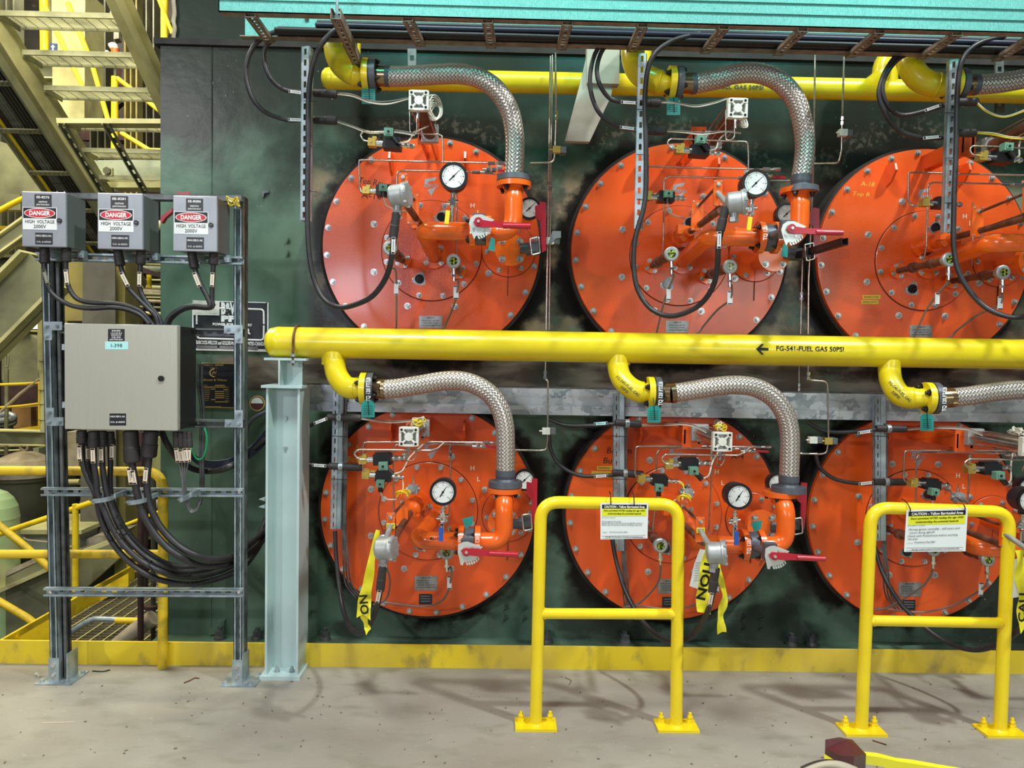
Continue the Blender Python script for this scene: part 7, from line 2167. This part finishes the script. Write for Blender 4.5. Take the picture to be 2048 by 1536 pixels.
# clutter right of the grey column
for i, (x0, x1, y, h, mt) in enumerate([(820, 1060, 965, 30, 'cream_steel'), (880, 1060, 1120, 26, 'cream_steel'), (820, 1060, 1165, 20, 'olive_steel'), (820, 1060, 1210, 24, 'insulation'), (820, 1060, 1250, 16, 'olive_steel'), (820, 1060, 1290, 26, 'cream_steel'), (560, 820, 1325, 30, 'olive_dark')]):
    p, q = W(22, x0, y, 9.2 + i * .2), W(22, x1, y + 10, 9.2 + i * .2)
    solo('stacked_pipe', MB().tube([p, q], m(h / 3.267, 9.4) / 2, 12), mt, 'horizontal %s pipe between the grey column and the casing, %s down' % ('dusty' if mt == 'insulation' else 'cream' if mt == 'cream_steel' else 'olive', ('topmost', 'second', 'third', 'fourth', 'fifth', 'sixth', 'lowest')[i]), 'pipe', 'pipes between the grey column and the casing')
g = bslab('drilled_bracket', 'brown angle bracket with a round hole between column and casing', 'bracket', 22, ((846, 980), (900, 982), (1060, 1045), (1060, 1068), (900, 1020), (898, 1082), (846, 1080)), 8.4, .05, 'rust_pipe')
btube('yellow_rail', 'short yellow post under the brown bracket', 'post', 22, [(975, 1045), (975, 1130)], 8.6, 30, 'yellow_far', 'yellow rails behind the rack')  # plain yellow paint, no emission
bslab('lit_wall_stand_in', 'pale yellow panel standing for lamp light on the wall beside the casing edge', 'panel', 17, ((1120, -20), (1240, -20), (1240, 380), (1060, 380)), 8.8, .1, 'cream_steel')  # cream slab stands in for lamp light on the wall

# --- left strip: tank front, rails, box
bslab('olive_hopper', 'olive sheet metal hopper behind the left rack post', 'hopper', 16, ((95, 118), (320, 140), (455, 240), (455, 700), (430, 745), (40, 745), (20, 700), (20, 190)), 8.2, .8, 'olive_steel')
bslab('hopper_lid', 'pale lid edge of the olive hopper', 'lid', 16, ((95, 104), (330, 128), (330, 142), (95, 120)), 8.15, .8, 'cream_steel')
g = thing('hanger_rod', 'thin hanging rod with turnbuckle in front of the olive hopper', 'rod', W(16, 75, 1536, 7.6))
part('rod', MB().tube(PT(16, 7.6, (90, 110), (84, 400)), .012, 8).tube(PT(16, 7.6, (80, 580), (72, 1700)), .02, 8), 'olive_steel', g)
part('turnbuckle', MB().tube(fillet(PT(16, 7.6, (84, 400), (98, 420), (96, 540), (82, 570), (68, 540), (72, 420), (84, 400)), .02, 3), .01, 6), 'olive_steel', g)
g = thing('dusty_pipe', 'lumpy cream insulated pipe running down beside the left rack post', 'pipe', W(16, 495, 1320, 6.8))
part('jacket', MB().tube(spline(PT(16, 6.8, (495, -400), (495, 0), (492, 300), (492, 480), (488, 560), (505, 700), (512, 1000), (514, 1320)), 5), [m(w / 5.907, 6.8) / 2 for w in ([84] * 15 + [78] * 8 + [66] * 40)][:36], 18), 'cream_steel', g)
for y in (488, 830, 995, 1182):
    part('band', MB().tube(PT(16, 6.8, (502, y - 3), (502, y + 3)), m(86 / 5.907, 6.8) / 2, 18), 'olive_dark', g)
YL_ = 'yellow rails beside the left rack post'
for (pts, w_, mt, lab) in [([(-1400, 815), (300, 752), (480, 738)], 30, 'yellow_far', 'top yellow rail beside the dusty pipe'), ([(-1400, 1130), (240, 1015), (480, 985)], 26, 'yellow_far', 'middle yellow rail beside the dusty pipe'), ([(468, 735), (468, 1310)], 34, 'yellow_far', 'yellow rail post touching the dusty pipe'), ([(10, 1080), (240, 870), (480, 690)], 34, 'insulation', 'beige diagonal brace crossing the yellow rails')]:
    btube('yellow_rail' if mt == 'yellow_far' else 'diagonal_brace', lab, 'rail' if mt == 'yellow_far' else 'brace', 16, pts, 7.3, w_, mt, YL_ if mt == 'yellow_far' else None)
bslab('brown_panel', 'dark brown panel behind the yellow rails', 'panel', 16, ((15, 780), (465, 770), (465, 1000), (15, 1010)), 9.4, .2, 'rust_pipe')
bslab('cardboard_box', 'tan box standing behind the yellow rails', 'box', 16, ((135, 1040), (365, 1030), (365, 1265), (160, 1280)), 8.8, .6, 'brown_box')
bslab('cardboard_box', 'narrow darker tan box beside the tan one behind the yellow rails', 'box', 16, ((372, 1035), (440, 1030), (440, 1260), (372, 1265)), 8.9, .5, 'brown_box')
bslab('toe_board', 'yellow toe board under the tan box', 'board', 16, ((150, 1290), (480, 1245), (480, 1305), (150, 1312)), 7.6, .03, 'yellow_far')
mb = MB()
g = thing('black_hoses', 'coil of black hoses lying at the picture edge', 'hose', W(16, 80, 1240, 8.0))
for k in range(4):
    part('hose', MB().tube(spline(PT(16, 8.0 + k * .05, (-20, 1130 + k * 26), (80, 1110 + k * 26), (165, 1140 + k * 22), (90, 1170 + k * 24), (-20, 1190 + k * 20)), 5), .035, 8), 'black_rubber' if k % 2 else 'aluminium', g)
p = W(16, -60, 1380, 7.0)
g = thing('cross_beam', 'long cream and olive steel beam under the tan box', 'beam', W(16, 300, 1480, 7.0))
part('web', MB().slab(PT(16, 7.06, (-1600, 1290), (640, 1320), (640, 1485), (-1600, 1455)), .02), 'olive_steel', g)
part('flange', MB().slab(PT(16, 7.0, (-1600, 1270), (640, 1318), (640, 1332), (-1600, 1290)), .15), 'cream_steel', g)
part('flange', MB().slab(PT(16, 7.0, (-1600, 1445), (640, 1478), (640, 1492), (-1600, 1460)), .15), 'cream_steel', g)
# pipes in rows (below)
for i, (y, w_, mt) in enumerate(((18, 12, 'cream_steel'), (45, 14, 'olive_steel'), (75, 12, 'cream_steel'), (105, 16, 'olive_dark'), (135, 12, 'cream_steel'), (160, 14, 'insulation'), (185, 16, 'cream_steel'))):
    btube('process_pipe', '%s level pipe low behind the left rack post, %s of seven' % ('cream' if mt == 'cream_steel' else 'dusty olive', ('first', 'second', 'third', 'fourth', 'fifth', 'sixth', 'seventh')[i]), 'pipe', 17, [(-900, y + 36 - i * 3), (245 - (i % 3) * 40, y)], 8.6 + .3 * (i % 3), w_, mt, 'rows of pipes behind the rack')
bslab('olive_post', 'olive machine post behind the left rack post', 'post', 17, ((248, 60), (290, 60), (290, 380), (248, 380)), 8.4, .2, 'olive_steel')
bslab('pinkish_post', 'wide beige post between cabinet and column', 'post', 17, ((488, -60), (592, -60), (590, 205), (490, 205)), 7.6, .2, 'insulation')
bslab('machine_cabinet', 'dark machine housing low behind the left rack post', 'machine', 17, ((40, 180), (215, 165), (240, 330), (60, 345)), 9.0, .6, 'olive_dark')
g = thing('valve_body', 'round grey-green valve body low behind the yellow guard rail', 'valve', W(17, 200, 350, 8.2))
part('body', MB().lathe(W(17, 195, 360, 8.2), NZ, [(0, .12), (.05, .22), (.2, .30), (.32, .30), (.34, .22)], 18), 'green_grey_steel', g)
for i, (a, b_, c, w_) in enumerate((((-700, 520), (180, 410), (420, 380), 30), ((-700, 600), (150, 460), (380, 430), 22), ((290, 340), (340, 320), (600, 315), 46), ((-700, 400), (100, 430), (390, 400), 18))):
    btube('process_pipe', 'cream bent pipe %s below the guard rail at the left' % ('crossing', 'second', 'fat', 'thin')[i], 'pipe', 17, [a, b_, c], 7.9 + .2 * i, w_, 'insulation' if i != 2 else 'cream_steel', 'bent pipes below the guard rail')
g = thing('motor', 'domed dusty motor beside the green tank', 'motor', W(17, 185, 600, 7.6))
q = W(17, 185, 610, 7.6)
part('housing', MB().lathe(q, NZ, [(0, .28), (.45, .28), (.46, .31), (.52, .31), (.60, .26), (.66, .14), (.69, .0)], 20), 'olive_dark', g)
part('dome', MB().lathe(q + V((0, 0, .5)), NZ, [(0, .33), (.08, .33), (.17, .26), (.24, .1), (.26, 0)], 20), 'insulation', g)
part('lifting_eye', MB().ring(q + V((0, -.01, .80)), q + V((0, .01, .80)), .05, .03, 14), 'insulation', g)
for k in range(9):
    x, y = 290 + (k % 3) * 34 + rnd.uniform(-8, 8), 480 + (k // 3) * 45
    q = W(17, x, y, 7.9 + .1 * (k % 2))
    solo('dusty_fitting', MB().ball(q, .10, 10, (1, 1, .7)).cyl(q, q + V((.14, -.03, .04 * (k % 3 - 1))), .05, n=10), 'insulation' if k % 3 else 'yellow_worn', 'dusty pipe fitting in the cluster beside the domed motor', 'fitting', 'dusty fittings beside the motor')
# green tank at the edge
g = thing('green_tank', 'tall pale green tank with dusty domed top at the picture edge', 'tank', W(17, 20, 1000, 6.4))
q = W(17, -30, 700, 6.4)
R = W(17, 122, 700, 6.4).x - q.x
zt_ = W(17, 0, 600, 6.4).z
part('shell', MB().lathe(V((q.x, 6.4, -1.6)), NZ, [(0, R), (zt_ + 1.6 - .0, R), (zt_ + 1.6 + .02, R * 1.02), (zt_ + 1.6 + .04, R)], 40), 'green_tank', g)
part('dome', MB().lathe(V((q.x, 6.4, zt_ + .04)), NZ, [(0, R), (R * .45, R * .94), (R * .85, R * .76), (R * 1.15, R * .5), (R * 1.3, R * .2), (R * 1.33, 0)], 40), 'green_tank', g)

# --- guard rail on our floor edge
Yg = 3.785
P = PT(0, Yg, (-900, 935), (326, 943), (325, 1338))
P[2].z = .0; P[2].x = P[1].x - .002
g = thing('guard_rail', 'worn yellow guard rail with rounded corner beside the green casing', 'rail', V((P[2].x, Yg, 0)))
part('top_rail', MB().tube(fillet(P, .1, 8), m(18.5, Yg) / 2, 20), 'yellow_worn', g)
a, b_ = PT(0, Yg, (-900, 1108), (326, 1108))
part('mid_rail', MB().tube([a, b_], m(17, Yg) / 2, 20), 'yellow_worn', g)
q = V((P[2].x, Yg, 0))

# --- sloping handrails, lower stairs, grating
for (pts, w_, mt, lab) in [([(-500, 245), (180, 790), (400, 985)], 52, 'yellow_worn', 'fat yellow diagonal brace in front of the green tank'), ([(-500, 925), (200, 1330), (420, 1500)], 56, 'yellow_worn', 'lower worn yellow diagonal brace reaching the toe plate'),
                          ([(-500, 872), (380, 575), (700, 462)], 42, 'yellow_far', 'yellow sloping handrail behind the rack, lower part'), ([(930, 640), (1210, 530)], 26, 'yellow_far', 'yellow sloping handrail, farther part beside dark pipes'),
                          ([(565, 480), (565, 1370)], 44, 'yellow_far', 'yellow upright standing on the lower grating')]:
    btube('yellow_rail', lab, 'rail', 17, pts, 5.7 if 'brace' in lab else 6.1, w_, mt, 'sloping yellow rails of the lower stair')
# sloping conveyor / stair stringers
g = thing('lower_stair_stringer', 'dusty beige sloping channel with dark olive side at the lower left', 'stringer', W(17, 200, 1200, 6.4))
part('deck', MB().slab(PT(17, 6.3, (-700, 1322), (235, 895), (300, 905), (-700, 1367)), .5), 'insulation', g)
part('upper_flange', MB().slab(PT(17, 6.2, (-700, 1423), (380, 945), (380, 975), (-700, 1458)), .3), 'cream_steel', g)
part('side_plate', MB().slab(PT(17, 6.3, (-700, 1390), (300, 910), (900, 720), (900, 880), (620, 1130), (100, 1500), (-700, 1800)), .05), 'olive_steel', g)
g = thing('walkway_deck', 'dusty sloping walkway deck rising toward the dark pipes', 'walkway', W(17, 700, 770, 7.0))
part('deck', MB().slab(PT(17, 7.0, (505, 800), (700, 720), (880, 705), (820, 760), (610, 830)), .4), 'insulation', g)
part('edge', MB().slab(PT(17, 6.0, (610, 825), (830, 745), (850, 770), (640, 850)), .05), 'cream_steel', g)
bslab('dark_trough', 'dark green trough with cream rim behind the left rack post', 'trough', 17, ((120, 700), (600, 700), (600, 835), (120, 835)), 6.9, .6, 'green_grey_steel')
bslab('trough_rim', 'cream rim on top of the dark green trough', 'rim', 17, ((110, 672), (610, 676), (610, 706), (118, 706)), 6.85, .7, 'cream_steel')
btube('white_pipe', 'pale bent grab rail on the dark green trough', 'pipe', 17, [(175, 735), (210, 752), (370, 765), (500, 770)], 6.6, 14, 'insulation')
bslab('machine_guard', 'dull grey machine panel behind the corrugated bundle', 'panel', 17, ((640, 500), (850, 480), (850, 700), (700, 715), (640, 690)), 8.2, .1, 'olive_steel')
bslab('bright_area_panel', 'pale panel standing for a bright area between the dark pipes', 'panel', 17, ((940, 440), (1030, 440), (1030, 720), (945, 720)), 9.0, .1, 'cylinder_white')  # white slab stands in for a bright area of light
bslab('dark_housing', 'dark green housing above the lower grating', 'machine', 17, ((590, 900), (860, 900), (860, 1020), (760, 1100), (590, 1180)), 7.6, .2, 'olive_dark')  # flat dark olive slab
bslab('yellow_plate', 'small yellow plate high above the lower grating', 'plate', 17, ((945, 905), (1040, 930), (1040, 985), (945, 1000)), 7.4, .03, 'yellow_far')
zg = -.52
gr = thing('lower_grating', 'rusty grating platform below floor level with yellow kick plate', 'grating', V((-3.0, 6.0, zg)))
mb = MB()
for k in range(70):
    y = 4.5 + k * .055
    mb.bb(-3.52, -1.9, y, y + .007, zg - .03, zg)
part('bearing_bars', mb, 'grating', gr, kind='stuff')
mb = MB()
for k in range(17):
    x = -3.5 + k * .1
    mb.bb(x, x + .009, 4.5, 8.35, zg - .006, zg + .005)
part('cross_rods', mb, 'cream_steel', gr, kind='stuff')
part('kick_plate', MB().bb(-3.54, -3.52, 4.6, 6.9, zg, zg + .14), 'yellow_far', gr)
bslab('kick_board', 'yellow board sloping behind the left post above the toe plate', 'board', 17, ((100, 1500), (390, 1330), (390, 1500)), 5.2, .03, 'yellow_far')
bslab('kick_board', 'triangular yellow guard above the lower grating', 'board', 17, ((600, 1200), (962, 997), (962, 1095), (600, 1290)), 6.3, .03, 'yellow_far')
g = btube('kick_rail', 'grey and yellow bent tube lying above the lower grating', 'rail', 17, [(500, 1460), (640, 1370), (700, 1340), (1040, 1352)], 5.2, 44, 'galvanised', None, .15)
btube('kick_rail', 'yellow end of the bent tube above the lower grating', 'rail', 17, [(870, 1351), (1042, 1355)], 5.19, 47, 'yellow_far')
btube('drum_pipe', 'fat dusty pipe rising out of the lower grating', 'pipe', 17, [(880, 1540), (1010, 1430), (1150, 1330)], 5.0, 120, 'insulation')
for i, (x, y0, y1, w_, lab) in enumerate(((1056, -60, 1520, 44, 'dark brown upright pipe beside the guard rail corner'), (1095, 100, 1100, 34, 'second dark upright pipe just behind the first'), (1150, 250, 1500, 36, 'grey-brown upright pipe nearest the casing'))):
    btube('dark_pipe', lab, 'pipe', 17, [(x, y0), (x - 2, y1)], 4.9 + i * .1, w_, 'rust_pipe' if i < 2 else 'olive_dark', 'dark upright pipes beside the casing')
solo('pipe_flange', MB().cyl(W(17, 1140, 1262, 5.1), W(17, 1140, 1236, 5.1), m(55 / 3.747, 5.1), n=24), 'rust_pipe', 'dark flange on the grey-brown upright pipe', 'flange')
for k in range(14):
    x0 = rnd.uniform(-40, 300); y0 = rnd.uniform(330, 420)
# deep clutter of far equipment, in rows
for i in range(84):
    px = rnd.uniform(-420, 318); py = rnd.uniform(330, 1080)
    Y = rnd.uniform(10.5, 13.0)
    L = rnd.uniform(20, 120)
    a = rnd.choice([0, 0, 0, 0, 1.57])
    L *= 2.2
    p, q = W(0, px, py, Y), W(0, px + L * math.cos(a), py + L * math.sin(a), Y)
    mt = rnd.choice(['cream_steel', 'olive_steel', 'insulation', 'yellow_far', 'olive_dark', 'green_grey_steel', 'rust_pipe', 'cream_steel'])
    cl = {'cream_steel': 'cream', 'olive_steel': 'olive', 'insulation': 'beige', 'yellow_far': 'yellow', 'olive_dark': 'dark olive', 'green_grey_steel': 'grey-green', 'rust_pipe': 'dark brown'}[mt]
    solo('far_pipe', MB().tube([p, q], rnd.uniform(.04, .14), 8), mt, '%s pipe deep among the far hall equipment' % cl, 'pipe', 'far hall pipes, %s' % cl)
# daylight panels high in the far wall
for (x0, y0, x1, y1, lab) in ((140, 20, 185, 95, 'bright far window pane seen above the olive hopper'), (330, 20, 440, 105, 'bright far window pane between the diagonal beams')):
    bslab('window_pane', lab, 'window', 16, ((x0, y0), (x1, y0), (x1, y1), (x0, y1)), 12.6, .05, 'lamp_glow')

# supports deep in the hall that carry the pipes and platforms
for i, (px, Y, w, mt) in enumerate(((-380, 11.0, .3, 'olive_steel'), (-250, 12.4, .35, 'olive_dark'), (-130, 9.6, .25, 'cream_steel'), (-60, 12.0, .3, 'olive_steel'), (28, 11.2, .22, 'olive_dark'), (122, 12.2, .28, 'olive_steel'), (205, 11.0, .22, 'olive_dark'), (268, 10.4, .16, 'yellow_olive'), (300, 12.4, .24, 'olive_dark'))):
    q = W(0, px, 700, Y)
    g = thing('hall_stanchion', '%s steel stanchion deep in the hall, %s in the line' % ({'olive_steel': 'olive', 'olive_dark': 'dark', 'cream_steel': 'cream', 'yellow_olive': 'yellowish'}[mt], ('first', 'second', 'third', 'fourth', 'fifth', 'sixth', 'seventh', 'eighth', 'ninth')[i]), 'column', V((q.x, Y, -3)), 'stanchions deep in the hall')
    part('web', MB().bb(q.x - .01, q.x + .01, Y - w / 2, Y + w / 2, -3, 9), mt, g)
    for sx in (-1, 1):
        part('flange', MB().bb(q.x + sx * w / 2 - .012, q.x + sx * w / 2 + .012, Y - w / 2, Y + w / 2, -3, 9), mt, g)
for i, (z, Y) in enumerate(((2.7, 11.6), (4.6, 11.6), (0.4, 11.6), (-1.2, 11.6), (6.2, 11.8))):
    ibeam('hall_girder', 'long level girder deep in the hall, %s from the top' % ('third', 'second', 'fourth', 'lowest', 'highest')[i], 'beam', V((-13, Y, z)), V((-5.2 if i < 4 else -6.3, Y, z)), .3, .2, 'olive_steel' if i % 2 else 'cream_steel', .02, grp='girders deep in the hall', wm='olive_dark')
